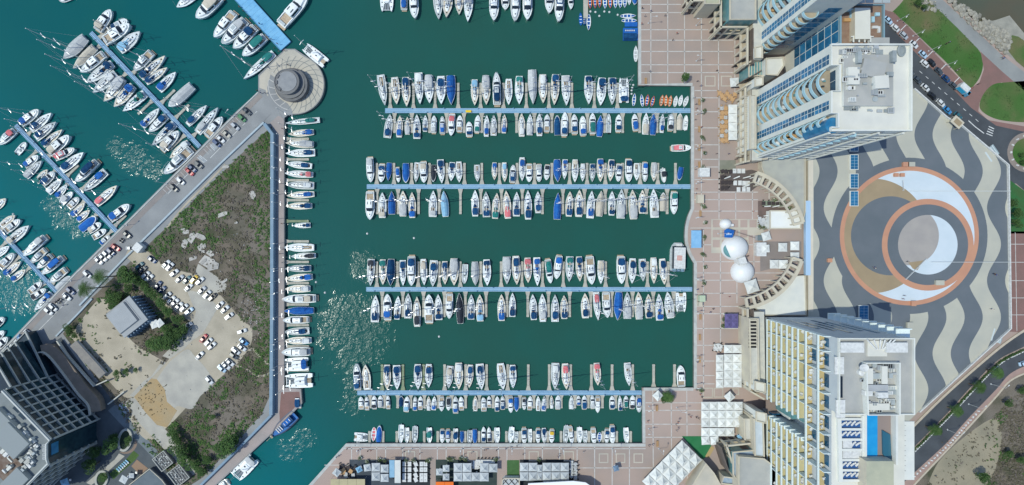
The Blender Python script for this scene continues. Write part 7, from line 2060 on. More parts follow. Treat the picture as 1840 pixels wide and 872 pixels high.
mb = MB(); mb.box((-.6, 0, 1.9), (4.0, 2.3, 2.5)); mb.build('cargo_box', whitepaint, rt)
mb = MB(); mb.box((-.6, -1.17, 1.8), (3.6, .04, 2.0)); mb.build('side_panel', mat('lorry_blue', (.04, .38, .60), .5), rt)
mb = MB(); mb.box((2.3, 0, 1.2), (1.6, 2.1, 1.7), 0, 0, taper=.85); mb.build('cab', mat('lorry_cab', (.10, .30, .45), .4), rt)
mb = MB(); mb.box((2.6, 0, 1.75), (1.1, 1.75, .6), 0, 0, taper=.8); mb.build('windscreen', glass_c, rt)
for sx in (-1.8, 2.0):
    for sy in (-.95, .95):
        mb = MB(); mb.tube((sx, sy - .14, .42), (sx, sy + .14, .42), .42, 12); mb.build('wheel', tyre_m, rt)
# motorbikes by the pier road
for i, (x, y) in enumerate(((222, 431), (219, 434), (108, 541), (104, 544), (111, 538))):
    q = WZ(x, y, GZ); rt = thing('motorbike', 'dark motorbike parked by the pier road kerb', 'motorbike', (q.x, q.y, GZ + .05), R(-50 + 7 * i), 'motorbikes by the pier road')
    mb = MB(); mb.box((0, 0, .62), (1.1, .32, .34), 0, 0, taper=.7); mb.box((-.3, 0, .85), (.6, .28, .1)); mb.build('body', BLACKRUB, rt)
    for sx in (-.65, .65):
        mb = MB(); mb.tube((sx, -.07, .31), (sx, .07, .31), .31, 12); mb.build('wheel', tyre_m, rt)
    mb = MB(); mb.tube((.45, -.36, 1.0), (.45, .36, 1.0), .03, 5); mb.tube((.62, 0, .35), (.42, 0, 1.0), .04, 5); mb.build('handlebar', STEEL, rt)
# lot furniture: parking hut, umbrellas beside the pavilion, trellised roofs, garden
rt = box_thing('gate_hut', 'white gate hut at the car park entrance', 'hut', 259.5, 445, 0, 3.2, 3.0, 2.6, whitepaint, 50)
for x, y, s_, a in ((277, 583, 14, 22), (286.5, 581, 13, 40)):
    parasol(x, y, s_, 'square white umbrella beside the grey pavilion, %s' % ('nearer the sand lot' if a == 22 else 'nearer the grove'), a, group='umbrellas beside the pavilion', rise=.5)
tg = mat('trellis_frame', (.36, .37, .34), .7)
for i, (x, y, w_, d_) in enumerate(((292, 829, 5.6, 6.2), (320, 855, 6.2, 6.8))):
    u = 4.5; c = W(x, y, u)
    rt = thing('trellised_roof', 'dark flat roof under a pale trellis frame, %s' % ('upper of two by the dirt track' if i == 0 else 'lower of two by the bottom edge'), 'building', (*c.xy, GZ), R(38), 'trellised roofs at the bottom edge')
    hz = u * K - GZ
    mb = MB(); mb.box((0, 0, hz / 2 - .3), (w_ * 1.0, d_ * 1.0, hz - .6)); mb.build('block', lo_dark, rt)
    mb = MB(); mb.strip([(-w_ / 2, -d_ / 2), (w_ / 2, -d_ / 2), (w_ / 2, d_ / 2), (-w_ / 2, d_ / 2)], .4, hz - .3, 0, closed=True, h=.35); mb.build('frame', tg, rt)
    for k in range(1, 6):
        mb = MB(); mb.strip([(-w_ / 2 + w_ * k / 6, -d_ / 2), (-w_ / 2 + w_ * k / 6, d_ / 2)], .14, hz - .25, 0, h=.2); mb.build('slat', tg, rt)
    r2_ = random.Random(i)
    for k in range(22):
        mb = MB(); mb.box((r2_.uniform(-.42, .42) * w_, r2_.uniform(-.42, .42) * d_, hz - .35), (.5, .35, .5)); mb.build('roof_plant_unit', r2_.choice((ac_m, whitepaint)), rt)
slab_building('low dark grey roofed building below the garden lawn', [(232, 872), (270, 842), (292, 862), (320, 900), (230, 900)], 4, mat('slate_roof', (.11, .14, .16), .85, (.13, .16, .18), .4), lo_dark, 'garden_building')
flat('garden_lawn', [(196, 852), (228, 824), (240, 810), (250, 818), (242, 828), (214, 852), (204, 862)], GZ + .03, mat('garden_turf', (.06, .11, .03), .95, (.075, .13, .04), .4, fine=.2))
flat('garden_path', [(155, 868), (186, 842), (206, 826), (214, 815), (224, 820), (200, 842), (172, 866), (164, 872)], GZ + .028, slab_m)
flat('garden_paving', bez([(214, 812), (224, 816), (238, 812), (246, 800), (244, 792), (238, 805), (228, 812), (214, 812)], 4), GZ + .032, mat('tan_garden_paving', (.22, .165, .13), .85))
flat('lane', [(194, 738), (208, 726), (290, 818), (276, 824)], GZ + .026, mat('lane_paving', (.17, .20, .215), .9, (.14, .17, .185), .3))
flat('loading_yard', [(213, 728), (222, 720), (246, 745), (240, 760), (226, 748)], GZ + .03, mat('pale_blue_yard', (.36, .42, .46), .85))
for x, y, rx, ry, lb in ((226, 790, 11, 19, 'large oval white-rimmed planter in the shaded garden'), (184, 860, 10, 14, 'lower oval white-rimmed planter at the bottom edge')):
    q = WZ(x, y, GZ); rt = thing('planter', lb, 'planter', (q.x, q.y, GZ), R(-12)); f = S
    mb = MB(); mb.strip([(rx * f * math.cos(R(a)), ry * f * math.sin(R(a))) for a in range(0, 360, 12)], .9, 0, 0, closed=True, h=.7); mb.build('rim', stone, rt)
    mb = MB(); mb.sheet([(rx * f * .9 * math.cos(R(a)), ry * f * .9 * math.sin(R(a))) for a in range(0, 360, 15)], .4); mb.build('soil', mat('planter_soil', (.03, .05, .03), .95), rt)
for i in range(6):
    x, y = 213.5 + i * 3.2, 844 - i * 3.0; q = WZ(x, y, GZ); rt = thing('sun_lounger', 'pale blue sun lounger in a row on the garden lawn', 'sun lounger', (q.x, q.y, GZ + .04), R(-40), 'sun loungers on the garden lawn')
    mb = MB(); mb.box((-.2, 0, .3), (1.5, .6, .12)); mb.build('seat', COV['l'], rt); mb = MB(); mb.box((.75, 0, .5), (.6, .6, .1)); mb.build('backrest', whitepaint, rt)
for x, y, s_, a in ((222, 862, 13, -30), (236, 855, 9, 0)): parasol(x, y, s_, 'pale parasol on the garden terrace, %s' % ('larger one' if s_ == 13 else 'smaller one'), a, m=tent_g, group='parasols in the shaded garden', rise=.4)
flat('wood_terrace', [(236, 838), (246, 826), (266, 842), (252, 854)], GZ + .06, mat('tan_wood_terrace', (.28, .19, .13), .85))
parasol(116, 868, 14, 'pale blue square awning in the shade of the office block', 20, m=COV['l'], group='parasols in the shaded garden', rise=.5)

# ---------------------------------------------------------------- people
def person_mesh(shirt, trouser, stride, seed):
    """one continuous skinned body standing or walking; returns (body mesh, hair mesh)"""
    sk = [(0, 0, .95), (0, 0, 1.12), (0, 0, 1.36), (0, 0, 1.50), (.015, 0, 1.60), (.02, 0, 1.71),               # pelvis..head
          (0, .20, 1.42), (-.05 * stride, .25, 1.14), (.05 + .16 * stride, .25, .90), (.08 + .2 * stride, .25, .80),
          (0, -.20, 1.42), (.02 * stride, -.25, 1.14), (.05 - .16 * stride, -.25, .90), (.07 - .2 * stride, -.25, .80),
          (0, .10, .90), (.14 * stride, .10, .50), (.20 * stride - .06, .10, .09), (.34 * stride + .12, .10, .04),
          (0, -.10, .90), (-.10 * stride, -.10, .50), (-.30 * stride, -.10, .10), (-.26 * stride + .14, -.10, .04)]
    ed = [(0, 1), (1, 2), (2, 3), (3, 4), (4, 5), (2, 6), (6, 7), (7, 8), (8, 9), (2, 10), (10, 11), (11, 12), (12, 13), (0, 14), (14, 15), (15, 16), (16, 17), (0, 18), (18, 19), (19, 20), (20, 21)]
    rad = [.15, .14, .15, .06, .085, .095, .07, .048, .04, .035, .07, .048, .04, .035, .095, .065, .045, .04, .095, .065, .045, .04]
    me = bpy.data.meshes.new('body'); me.from_pydata(sk, ed, [])
    o = bpy.data.objects.new('tmp_body', me); COL.objects.link(o)
    m1 = o.modifiers.new('s', 'SKIN'); m2 = o.modifiers.new('u', 'SUBSURF'); m2.levels = 1; m2.render_levels = 1
    for v, r in zip(me.skin_vertices[0].data, rad): v.radius = (r, r * (1.15 if r > .13 else 1)); v.use_root = False
    me.skin_vertices[0].data[0].use_root = True
    dg = bpy.context.evaluated_depsgraph_get()
    ev = bpy.data.meshes.new_from_object(o.evaluated_get(dg))
    bpy.data.objects.remove(o)
    ev.materials.clear()
    for mm in (shirt, trouser, skin_m): ev.materials.append(mm)
    for p in ev.polygons:
        c = p.center; p.use_smooth = True
        p.material_index = 2 if (c.z > 1.47 or (abs(c.y) > .19 and c.z < 1.2 and c.z > .7)) else (1 if c.z < .98 else 0)
    mb = MB(); mb.lathe([(.10, -.02), (.112, .05), (.09, .10), (.03, .125)], (0, 0, 1.70), 10, 0); 
    return ev, mb.mesh('hair', [hair_m], True)
skin_m = mat('skin', (.45, .27, .19), .6); hair_m = mat('dark_hair', (.03, .022, .018), .7)
shirts = [mat('shirt_black', (.02, .02, .025), .9), mat('shirt_white', (.7, .7, .7), .9), mat('shirt_red', (.45, .05, .05), .9), mat('shirt_blue', (.05, .12, .35), .9), mat('shirt_grey', (.25, .26, .27), .9)]
trs = [mat('trousers_navy', (.03, .035, .06), .9), mat('trousers_grey', (.12, .12, .13), .9), mat('trousers_beige', (.35, .29, .2), .9)]
PEOPLE = [(person_mesh(shirts[i], trs[i % 3], (.0, .9, .6, 1.0, .3)[i], i), ('black', 'white', 'red', 'blue', 'grey')[i]) for i in range(5)]
spots = [(1153, 16), (1169, 21), (1158, 30), (1194, 29), (1152, 44), (1208, 73), (1167, 129), (1215, 61), (1252, 147), (1258, 155), (1246, 176), (1249, 188), (1250, 196), (1287, 128), (1248, 216), (1259, 229), (1286, 277), (1308, 277), (1249, 300), (1248, 305), (1250, 340), (1248, 348), (1292, 380), (1352, 380), (1256, 415), (1260, 413),
         (1258, 505), (1260, 515), (1252, 520), (1249, 530), (1296, 527), (1309, 533), (1280, 555), (1275, 561), (1340, 462), (1342, 460), (1252, 650), (1262, 658), (1250, 700), (1257, 708), (1260, 713), (1220, 752), (1217, 758), (1214, 762), (1218, 768), (1215, 773), (1236, 745), (1240, 748), (1250, 749), (1254, 751), (1163, 756), (1165, 800), (1172, 798),
         (722, 805), (724, 812), (755, 814), (848, 812), (871, 807), (874, 807), (892, 808), (909, 805), (917, 803), (929, 800), (1003, 820), (1004, 816), (940, 815), (668, 808), (662, 809), (606, 820), (609, 818), (625, 805), (645, 808), (1048, 811), (835, 815),
         (432, 14), (440, 22), (446, 30), (452, 36), (468, 44), (474, 62), (480, 66), (490, 72), (500, 80), (495, 88), (503, 94), (512, 92), (464, 164), (470, 168), (478, 168), (519, 118), (509, 232), (507, 268), (506, 330), (508, 402), (505, 456), (510, 448), (509, 472),
         (1628, 470), (1568, 480), (1570, 482), (1622, 531), (1620, 537), (1783, 492), (1786, 494), (1779, 555), (1697, 80), (1703, 77), (1716, 128), (1720, 125), (1742, 160), (1755, 152), (1800, 106), (1798, 104), (1679, 855), (118, 548), (110, 545), (228, 430)]
PARTY = {}
for i, (x, y) in enumerate(spots):
    (bm_, hm_), cn = PEOPLE[(i * 3 + i // 7) % 5]
    place = 'promenade' if 1140 < x < 1400 else ('restaurant quay' if 600 < x < 1140 else ('wide blue jetty' if 420 < x < 500 and y < 90 else ('walled pier' if x < 600 and y > 100 else ('patterned plaza' if 1500 < x < 1800 and y > 250 and y < 600 else ('coast path and lawn' if x > 1500 else 'round plaza')))))
    zg = .91 if place == 'wide blue jetty' else (ZP + .05 if place == 'patterned plaza' else GZ + .09)
    q = WZ(x, y, zg)
    rt = thing('person', 'person in a %s top standing or walking on the %s' % (cn, place), 'person', (q.x, q.y, zg), rng.uniform(0, 6.28), 'people in %s tops on the %s' % (cn, place))
    link('body', bm_, rt); link('hair', hm_, rt)
# buoys and gulls' mooring floats
fl = MB(); fl.lathe([(.05, -.3), (.42, -.1), (.45, .1), (.25, .35), (.05, .4)], (0, 0, 0), 12); fl = fl.mesh('buoy', [whitepaint])
for x, y in ((1061, 21), (1070, 22), (1077, 29), (1086, 21), (1095, 22), (1110, 27), (1138, 153), (1136, 158), (1135, 163), (1135, 169), (584, 526), (568, 507), (789, 605), (744, 428), (660, 420), (24, 385), (668, 700)):
    tag(link('buoy', fl, None, WZ(x, y, 0)), 'small white mooring buoy floating on the water', 'buoy', 'white mooring buoys')
ROWS = [
('above the topmost pontoon', 'x', 'boats moored above the topmost pontoon', '''692 190 684 135 15.5 S w,713 188 709 139 16 S w,731 192 729 139 16 S n,755 188 752 131 16 S w,772 186 770 135 17 S g,793 188 792 137 17 S n,811 189 810 136 17 SF b,
853 190 853 143 14 S l,874 189 873 136 16 S g,892 132 893.4 189 15.5 M n,914 189 914 142 14 S w,933 188 933 137 16 S t,958 188 956 126 16.5 SF g,976 186 975 134 16 S w,996 189 998 134 16 S n,1018 190 1016 136 16.5 S g,
1058 187.5 1057 136.5 16.5 S n,1079 190 1082 140 17.5 S n,1100 188.4 1100 140 16 S n,1120.5 140 1121 185 18 C n,1141 167 1138.7 190 7 R b,1153 169 1155.4 191 7 R b,1165 169.4 1162 190 7.5 R b o,1176 172 1171 190.7 7 R b o,
1191.5 170 1188 190 7.5 R o o,1198 170 1196.5 190 7.5 R o o,1206.6 171 1203 191 7.5 R o o,1216.4 171.5 1213 191.5 7.5 R w,1226 170 1221.7 190 7.5 R w,1237 172 1229.7 191 8 R w'''),
('below the topmost pontoon', 'x', 'boats moored below the topmost pontoon', '''701 205 695.6 248 15 S n,718.4 208 717 247 13 S b,731.7 210 732 242 11 S g,749 205.6 749 249.7 14 S n,764 206.7 763.7 236.6 10 S n,780 208 779 239 11 M g,794.7 209.3 795 240.7 10.5 M b,810.5 244.6 812.5 205 13 M r,
826.4 207.5 825.3 237 11.5 M w,842.7 219 843.4 245.4 13 M n,859 207 856.7 238.4 11 M t,874.8 207 873.7 245.7 11 S b,887.5 207 886.7 243.8 12 S g,906.6 205.6 905.3 239.5 10.5 S b,937.2 203.6 937.5 245.7 13 S w,952.5 204.8 951.8 243 12 S g,969 204 969.3 244.6 13 S n,
983.2 205.6 982.4 237.2 11.5 M w,1001 207.8 1001.8 243.4 12.5 MF n,1015 202 1013.7 244.6 13 M n,1031.6 205.6 1032.7 240.7 13 M n,1046.7 209 1048 243.5 13 M b,1064.4 203.5 1064.8 241 12.5 M t,1079.5 207 1077 246 13 SF b,1093.8 204.4 1093.8 238.7 9 T w,1112 206 1111 237 12 M n,
1140 205 1142.3 235 12 M b,1161.3 202.7 1159.5 241.8 13 S c,1175 204 1173 243 13 SF b,1191 204.4 1189 238.7 9.5 S b,1206.6 205.3 1204.3 234.6 12 M k,1222 204 1221 233.8 11 MF c,1233.3 207 1231 233.4 9 T w'''),
('against the promenade quay', 'y', 'boats tied to the promenade quay', '''1241.7 265.7 1206.6 266.6 13 M r,1143.4 27.4 1114.7 28 8 R b,1145.3 36 1117.3 36 8 R b,1143 81.5 1143 110.5 8 R w'''),
('above the second pontoon', 'x', 'boats moored above the second pontoon', '''666.8 328.3 664.8 283.6 14.5 M g,684.7 327.8 686.6 295 13 M n,697 325.5 699.5 292.5 10.5 SF b,716 328.3 714 301 8.5 M b,729.3 329.2 729.3 293.6 13 MF b,746.8 328 749.6 292 10.5 S w,762 329 760.8 291 14 M c,778.3 327.3 779 296.5 10 MF k,794 330 791.2 286.8 13.5 S n,810.3 325.5 812.7 291.5 13 S n,825.2 328.3 824.2 290.5 13 S w,
858 327 856.8 296.2 11 S w,888.3 323.7 888.7 292 10.5 S b,907 327.3 906 292 11 S l,922.4 296.5 920.3 328.3 11.5 M n,938.2 325.5 938.2 283 12.5 S b,950.7 327.8 951 295 12.5 M w,968.6 327.3 968.3 295.8 11.5 M g,981.6 324 983.8 296.5 11 M k,1002.4 327.8 1000.9 286.5 15 SF b,1014.2 322.7 1015.6 286.5 11 S b,1033 328 1033.5 286.8 12.5 S c,
1047 326.3 1047.5 294 10 S w,1064.4 327 1064.8 294.3 11 S n,1079 327 1078.7 285.3 14 S b,1096.6 326 1099 286.8 13.5 S n,1110.7 326.6 1112.8 295 12 M n,1129.6 327.8 1129.2 286.5 14 M n,1144.4 324.4 1144 293.3 12 S w,1158.7 327 1159 292 11 M b,1175 326.3 1175.5 292 12 S g,1193.7 328.3 1191 303 9.5 T k,1220 324 1225 300.5 10 MF b'''),
('below the second pontoon', 'x', 'boats moored below the second pontoon', '''665.5 395.4 665.8 344.5 17 M w,687 345.7 687 391.8 15.5 S c,703.8 343.5 703.8 385.4 14 SF b,724 342.7 724.3 389 16 S g,740.3 345.3 741 391.8 14 S b,778.6 342.4 777.6 390 15.5 S g,797 343 800.8 389.7 14.5 SF l,853.6 341.4 854 389 14 S n,873 344.5 874.4 390.4 15 S n,893 347 889.5 393.3 14.5 S t,909.2 342.7 912.8 393 15 S r,928.5 344.8 927.7 389 14 S n,948.5 342 949 394.7 14.5 S n,966.5 344 966.9 383.2 13 S n,
1003 346.3 1000.9 394.7 14 SF b,1024.2 344 1022 389.4 14.5 S n,1041.2 341.2 1039.7 390 16 S n,1063.4 343 1060 392.5 15 S b,1080.5 343 1076.6 389 15 SF c,1099.8 343.5 1098.8 387.5 14 S n,1116.7 339.8 1114.9 392.8 16.5 S g,1136 341 1138.2 394.3 17 S g,1154.4 341.4 1154 384 15 S n,1173.8 339.5 1176.2 391.4 17 S g,1191.7 346 1191.2 379.6 12 MF c,1210.3 385.4 1211.3 345 14 M t'''),
('above the third pontoon', 'x', 'boats moored above the third pontoon', '''665.6 514.2 667.3 465.7 14 S k,688 512.3 688 466.5 14 S t,701.7 514 703 465.6 16 SF n,724.3 514 723.8 467.7 12.5 S n,740 513.7 740 461 16 M n,762.4 513 760.7 465.6 13 S c,777.6 515.5 779.7 468 15.5 S n,799.6 511.8 799.3 469.6 13 S n,816 513.4 816 464.4 17 S g,834 510 836.2 475 10.5 T w,854.4 513.4 853.2 470.5 14.5 SF g,875.6 513.7 874.2 466.4 15.5 S n,
911 511 910.6 461.6 16 S g,928.8 512 926.7 460 16 S n,949 508.6 948 463.3 15 S r,965.7 514.2 964.4 462.8 14 S b,989.3 509.4 984 466.5 13 M t,999.4 501.7 1005 460 14.5 M b,1022.7 506.5 1024 461 15 S t,1042 506 1040.5 461 14 S n,1063 511.3 1059 461 17 M w,1079.5 510.7 1080 468.5 13 S c,1116.2 510 1115.3 461 17 M n,1135.5 509.8 1136.8 464.5 15 S n,1155.7 505.8 1154 465.4 14 S n,1175 510 1174 463 14 S w,1194 511.7 1189.6 465 14.5 S n'''),
('below the third pontoon', 'x', 'boats moored below the third pontoon', '''675.2 530.3 673.6 579.2 16 S n,696.5 528 697 575.2 15.5 M b,715.5 532 713 574.4 12.5 S n,733.5 527 733 572.3 14.5 S n,749.2 532.7 749.8 587.2 14.5 S k,771.2 528.7 771.5 580 17 M w,787.2 528.7 788.4 575.2 15 S n,807.3 572.8 808 528 14 M w,825 526 827.4 581.6 14 SF k,847 529 846 574.4 14 S n,862 529 863 577.6 15.5 S l,901 528.7 901.3 576.8 15 S b,921 526 920.3 569.6 13 S n,957 528.7 959.3 575.2 14.5 S n,974.3 527.5 975.6 578.4 15 S g,997.3 529.5 997.3 578.4 15 S n,1013.4 530.7 1014 573.3 14.5 S n,
1051 527 1052 572 16 S n,1074.6 575.9 1070.7 525 13 S r,1091 571 1088.3 525.4 15.5 M w,1109.3 575.9 1112 524.5 16 SF b,1127 524.5 1127.2 573 15.5 S g,1147 524.5 1148.3 574 16 S g,1165 528.5 1166 572 14.5 S n,1183.8 528 1185.4 576 15 S b,1199 524.5 1205 572 17 S g,1223.6 561 1223.6 526 19 C w'''),
('above the lowest pontoon', 'x', 'boats moored above the lowest pontoon', '''641.5 652.7 643.3 700 14.5 M n,656.2 655 660 700.6 16 S w,695.6 700.6 695.6 655.6 14 S n,713.6 700.6 712.7 656.4 15 S n,751.2 700 750.7 654.5 15 S n,770.3 697 770.5 654.5 14 S n,806 698.2 809 657.8 13.5 S c,824.5 700 824.2 652 16 S w,843 697.3 845.3 655.6 13 S n,865.5 700.6 861.8 653.8 16 S n,904.4 700.6 899 653 16.5 S w,922 698 921 656 13.5 S n,997 700 998 652.3 15.5 S w,1017.8 700 1015.2 653.3 15 S r,1074.3 693 1072 652.3 14 S r,1130.6 693.6 1127 652 13.5 S g,1222.4 656.4 1224.2 695 16 M w'''),
('below the lowest pontoon', 'x', 'boats moored below the lowest pontoon', '''648 713 649 736 10 M w,658.4 713 659.3 737.3 8.5 M w,672 711 672.3 735.5 10 M k,683.3 711.4 683.3 733 10 M g,696.5 711 697.5 735.3 8 M w,720.8 712 720.4 731 9 MF n,731.8 712.3 729.6 740.4 11 M l,746 713 745.5 738.2 8.5 M b,755.6 712.5 755 736.7 9 M w,770 712.5 770 738.6 8.5 S w,780.6 712.5 778.8 737.7 9.5 S b,793.4 739.5 793.4 713.3 10 M w,805.7 738.2 805.7 714.4 9.5 M k,818.3 712.5 818.7 743 10.5 M b,828.2 713 829.3 737.7 10 M w,854 712 854 739.5 9.5 S w,868.6 714.4 869.5 739.5 10.5 M w,878.7 712 879.2 733 8.5 M w,893.5 712.3 893 739.5 9 M n,903 712.3 903.4 736.4 9 M n,
918 742 917.2 713 10.5 M b,928.2 740 928.2 714 9 MF b,942 736.7 941.6 715 8.5 M k,953 712 951.7 737.3 10 M w,967 712.3 967 739 9 S w,978.3 712.3 976.5 739.5 10 S b,991 711 991.5 735 7.5 S w,1003 710.7 1002.2 736 10.5 M g,1027 711.4 1026.6 736 9 S w,1039.4 711.4 1039.8 729 8 M b,1050 711 1050 736 10 M n,1064.2 710 1065.5 735 9 M g,1073.8 742 1074.3 713 10 M w,1100 711.4 1100 736 10.5 M n,1114 711.4 1115 738.6 8.5 S n,1125 711.4 1124.8 733 9 M t,1137.2 710.7 1135.8 735 10.5 M k,1148.3 741 1147.7 713 11 M b'''),
('along the restaurant quay', 'x', 'boats moored along the restaurant quay', '''660.8 787 636 785.5 16 C w,670 794.5 671.8 769 9.5 R r,682 765 680 794.5 10.5 MF b,720 796.4 721 764 10 T w,731 796.4 731 769 8.5 T w,745.2 796.4 746 767 10 T w,771.8 796.4 771.2 769 10 T t,794.4 796.4 794.7 772.5 9.5 M n,804.8 796.4 804.8 772.5 9 M b,818.6 799 818.6 770.7 9 T n,830 797.3 830 775.3 8 MF b,843.4 798.2 844.4 773.4 9 T w,853.5 798.8 853 771.6 9 MF b,869 767 869 795.5 9 M n,878.3 768 879.2 794.5 8 M k,893 797.3 893 769 10.5 T w,916.5 796.4 920 768 10 T w,927 798.2 927.3 776 8.5 T w,942 798.2 941.6 769.8 10 M n,952.6 799 952 771.6 8 T w,966.7 796.4 967 770.7 9 M n,978 798.2 977.4 769.8 10 S n,991 796.4 992 772.5 10 M y,
1015.6 798.2 1018.3 766 10 T w,1028 797 1024.4 767 9.5 M w,1041.3 797.3 1041.3 768.3 10 T w,1052 797.3 1050.8 774.4 9 T w,1068 798.2 1065.7 769.8 10.5 M w,1077 796.4 1078 778 9 R b,1090 797.3 1091.2 771.6 9.5 M n,1100.5 798.2 1100 765.2 11 M n,1126.6 797.3 1124.8 769 10 T w'''),
('atop the inner basin', 'x', 'boats moored at the top of the inner basin', '''695 21 695 -20 24 C w,726 -14 726 18 13 M b,746 35 743 -18 17 M g,788.5 35.6 786 -20 17 S w,802 32 807 -20 18 S g,825 27 825 -22 16 S n,840.6 40 843 -20 17 S g,887.7 39 888 -20 18 M w,908 18 908 -16 15 M n,925.5 39.6 927 -20 18 M n,947.5 37.5 948 -20 18 M w,987 25 987 -25 17 M t,1003.8 40.8 1006 -20 18 M n,1026 17 1025 -16 10 M n,
1061 15 1060 -9 7.5 R b o,1070 14 1069 -9 7.5 R b o,1078 13 1077.5 -9 7.5 R b o,1087.8 15 1087 -9 7.5 R b,1097.2 14 1096.5 -9 7.5 R b o,1106.5 14 1106 -9 7.5 R b,1115.2 14 1115 -9 7.5 R b,1123.3 13 1123 -9 7.5 R b,1131.5 8 1131 -12 7 R w,1141 8 1141 -9 9 MF b,1043.4 21 1044 45 6.5 R b b,1050.5 45 1050 31 7.5 R n b,1057.8 54 1058.6 24.5 8 R b'''),
('along the walled pier', 'y', 'boats moored along the walled pier', '''513 222 575 216 11 S t,518.3 241.4 564 237.5 13 S b,513 257 564 260 14.5 S g,513.3 276 566.3 274.5 15 S n,513.3 294 560.8 299 13 S n,511 311.5 563 314.4 13 S r,513 331.8 564.5 334 14.5 S w,515 352 565 349 13 S b,513.3 370.6 561 370 13 S n,525.5 405.8 557.6 404.8 10 S n,509.6 445 564.8 445 15.5 S w,522 461.2 567.5 459.5 12 S k,511.7 483 559.2 482.3 13 S n,511.7 501.5 562 497.4 14 S b,511.7 519.5 557.8 518.8 14 S w,510.7 537.4 568.5 536 16 M c,
509.3 559 564.6 558 14.5 SF b,509.3 575.4 556 574.3 14 M w,509.3 597 556 594.5 14 S n,509.3 613 560 611.6 14 S w,507.4 632.6 558 631.4 17 M g,508.6 655.4 554.3 653.5 24 C b,512.4 684.8 562 683 26 C w,535 702 535.6 733.5 13 M n,424 857 456 822 27 C g,392 876 410 866 14 M w'''),
('above the upper slanted pontoon', 'y', 'boats on the upper slanted pontoon', '''200.8 18.5 176 55.4 20 M c,229 36 200.8 53 16 M n,236 45 189.5 75.5 21 M w,252 57 215 91.5 22 S l,243 127.4 273.6 94.5 17 M w,297.7 100.9 254.4 141 16 S n,301 121.7 262.4 149 14 S n,316 129.8 285 162 17 S b,306 192.6 347.3 154.5 20 MF g,372 189.5 337 224.6 14 S n,392.8 193.7 355.6 239 16 S g,401 211 372 245.3 17 M w'''),
('below the upper slanted pontoon', 'y', 'boats on the upper slanted pontoon', '''115 106 154.2 67.4 24 SF g,132.5 123.6 171 85 18 SF c,147.8 131 189.5 98 18 M w,155.6 149.8 203 114.5 20 S n,167.7 166.7 209.4 133 20 S w,187.7 182.8 222.3 141 21 S g,205.4 192.4 240 154 20 S b,221.5 200.4 260.8 168.3 18 S t,286.5 194.7 255.5 227.7 15 S b,269 237 300 209 15 M n,274 261.8 314.3 222.6 16 S n,322.6 236 291.6 270 17 M c,305 284.5 339 255.6 15 S w,298.8 313 345.3 269 20 M w'''),
('above the middle slanted pontoon', 'y', 'boats on the middle slanted pontoon', '''71.4 197.7 38.5 223.4 16 M b,93 203.3 56 234.6 16 S n,101 219.3 64 249 16 S n,112.4 233 77 262 13 S n,126.8 244 90 276 18 M c,135.7 267.5 99.5 284.4 14 M r,151 274 110.8 306.8 17 S n,138 327.8 176 290.7 15 M n,150.6 344.3 190.6 308.3 17 S b,211 333.6 173 367.7 16 S r,234.5 367.7 198.4 395 17 M b'''),
('below the middle slanted pontoon', 'y', 'boats on the middle slanted pontoon', '''-2 260 27 235 15 M r,45.8 256 29 276 12 T w,69 279.6 44 299 13 M b,74.7 289 45.8 318 14 S g,84.4 304.4 64 327.8 13 S t,98 309 75.6 331.7 15 M n,110.7 321 85.3 346.3 14 S w,119.5 331.7 100 354 12 S b,129.2 345.3 108.7 365.8 12 T g,140.9 355 122.4 373.6 13 M w,151.6 364.8 128.2 388 12 S b,160.4 377.5 138 397 12 S b,173 390 144.8 412.5 16 MF b,181 401 158.4 416.5 13 M c,190.6 412.6 166.2 428 12 M w,196.4 423.3 180 439.8 11 M b'''),
('above the lowest slanted pontoon', 'y', 'boats on the lowest slanted pontoon', '''8.7 356.6 -10 375 14 S w,26.4 387 0 406.7 14 S w,37 395 9.2 416 14 M w,52.8 405.4 15.8 435.8 17 S c,45 459.5 83 426.5 15 M g,56.7 471.4 81.8 449 13 M w,67.3 482 92.3 459.5 13 M n,77.8 492.5 113.5 463.5 14 M b,91 507 118.7 484.6 14 M w,127.4 496.4 101.6 519 12 MF g'''),
('below the lowest slanted pontoon', 'y', 'boats on the lowest slanted pontoon', '''15.8 442.3 -10 461 13 S w,26.4 455.5 0 482 15 M w,37 470 8 493.8 13 S b,45 484.6 19.8 504.4 13 S b,75.2 507 51.5 526.8 13 M w,83 519 56.7 537.3 12 M k,62 558.4 92.3 526.8 14 S b,7 571 -12 588 14 M n,7 595 -12 612 12 M g,14 606 -8 628 14 M w'''),
('beside the wide blue jetty', 'y', 'boats beside the wide blue jetty', '''317 13 350 -10 18 S w,355 34.4 396 -5 24 M c,387 68.8 422 24 19 M w,401.5 80 442.8 38 21 M g,421.3 88.6 460 50 20 M n,437.6 101.5 477 67 19 M t,438.5 142.8 492.7 96 16 S t,554.6 -10 506 46.5 24 M w,547.7 84 585.6 115 20 C w,106 1 128 -8 14 M g'''),
]
COVNOUN = {'S': 'canopy', 'M': 'canopy', 'T': 'canopy', 'C': 'canopy', 'R': 'inside'}
def boat_look(kind, full, cov, hc):
    nm = NAME[kind][0].replace('_', ' ')
    if kind == 'R':
        h_ = {'w': 'white', 'o': 'orange', 'b': 'blue'}[hc]
        return '%s rowing boat, %s inside,' % (h_, {'w': 'grey', 'o': 'beige'}.get(cov, CNAME[cov]))
    if full: return '%s under %s cover' % (nm, CNAME[cov])
    if cov == 'w': return 'all-white %s' % nm
    return 'white %s with %s canopy' % (nm, CNAME[cov])
HS = {'S': 1.0, 'M': 1.0, 'T': 1.0, 'R': 1.0, 'C': 1.0}
seed_ = 0
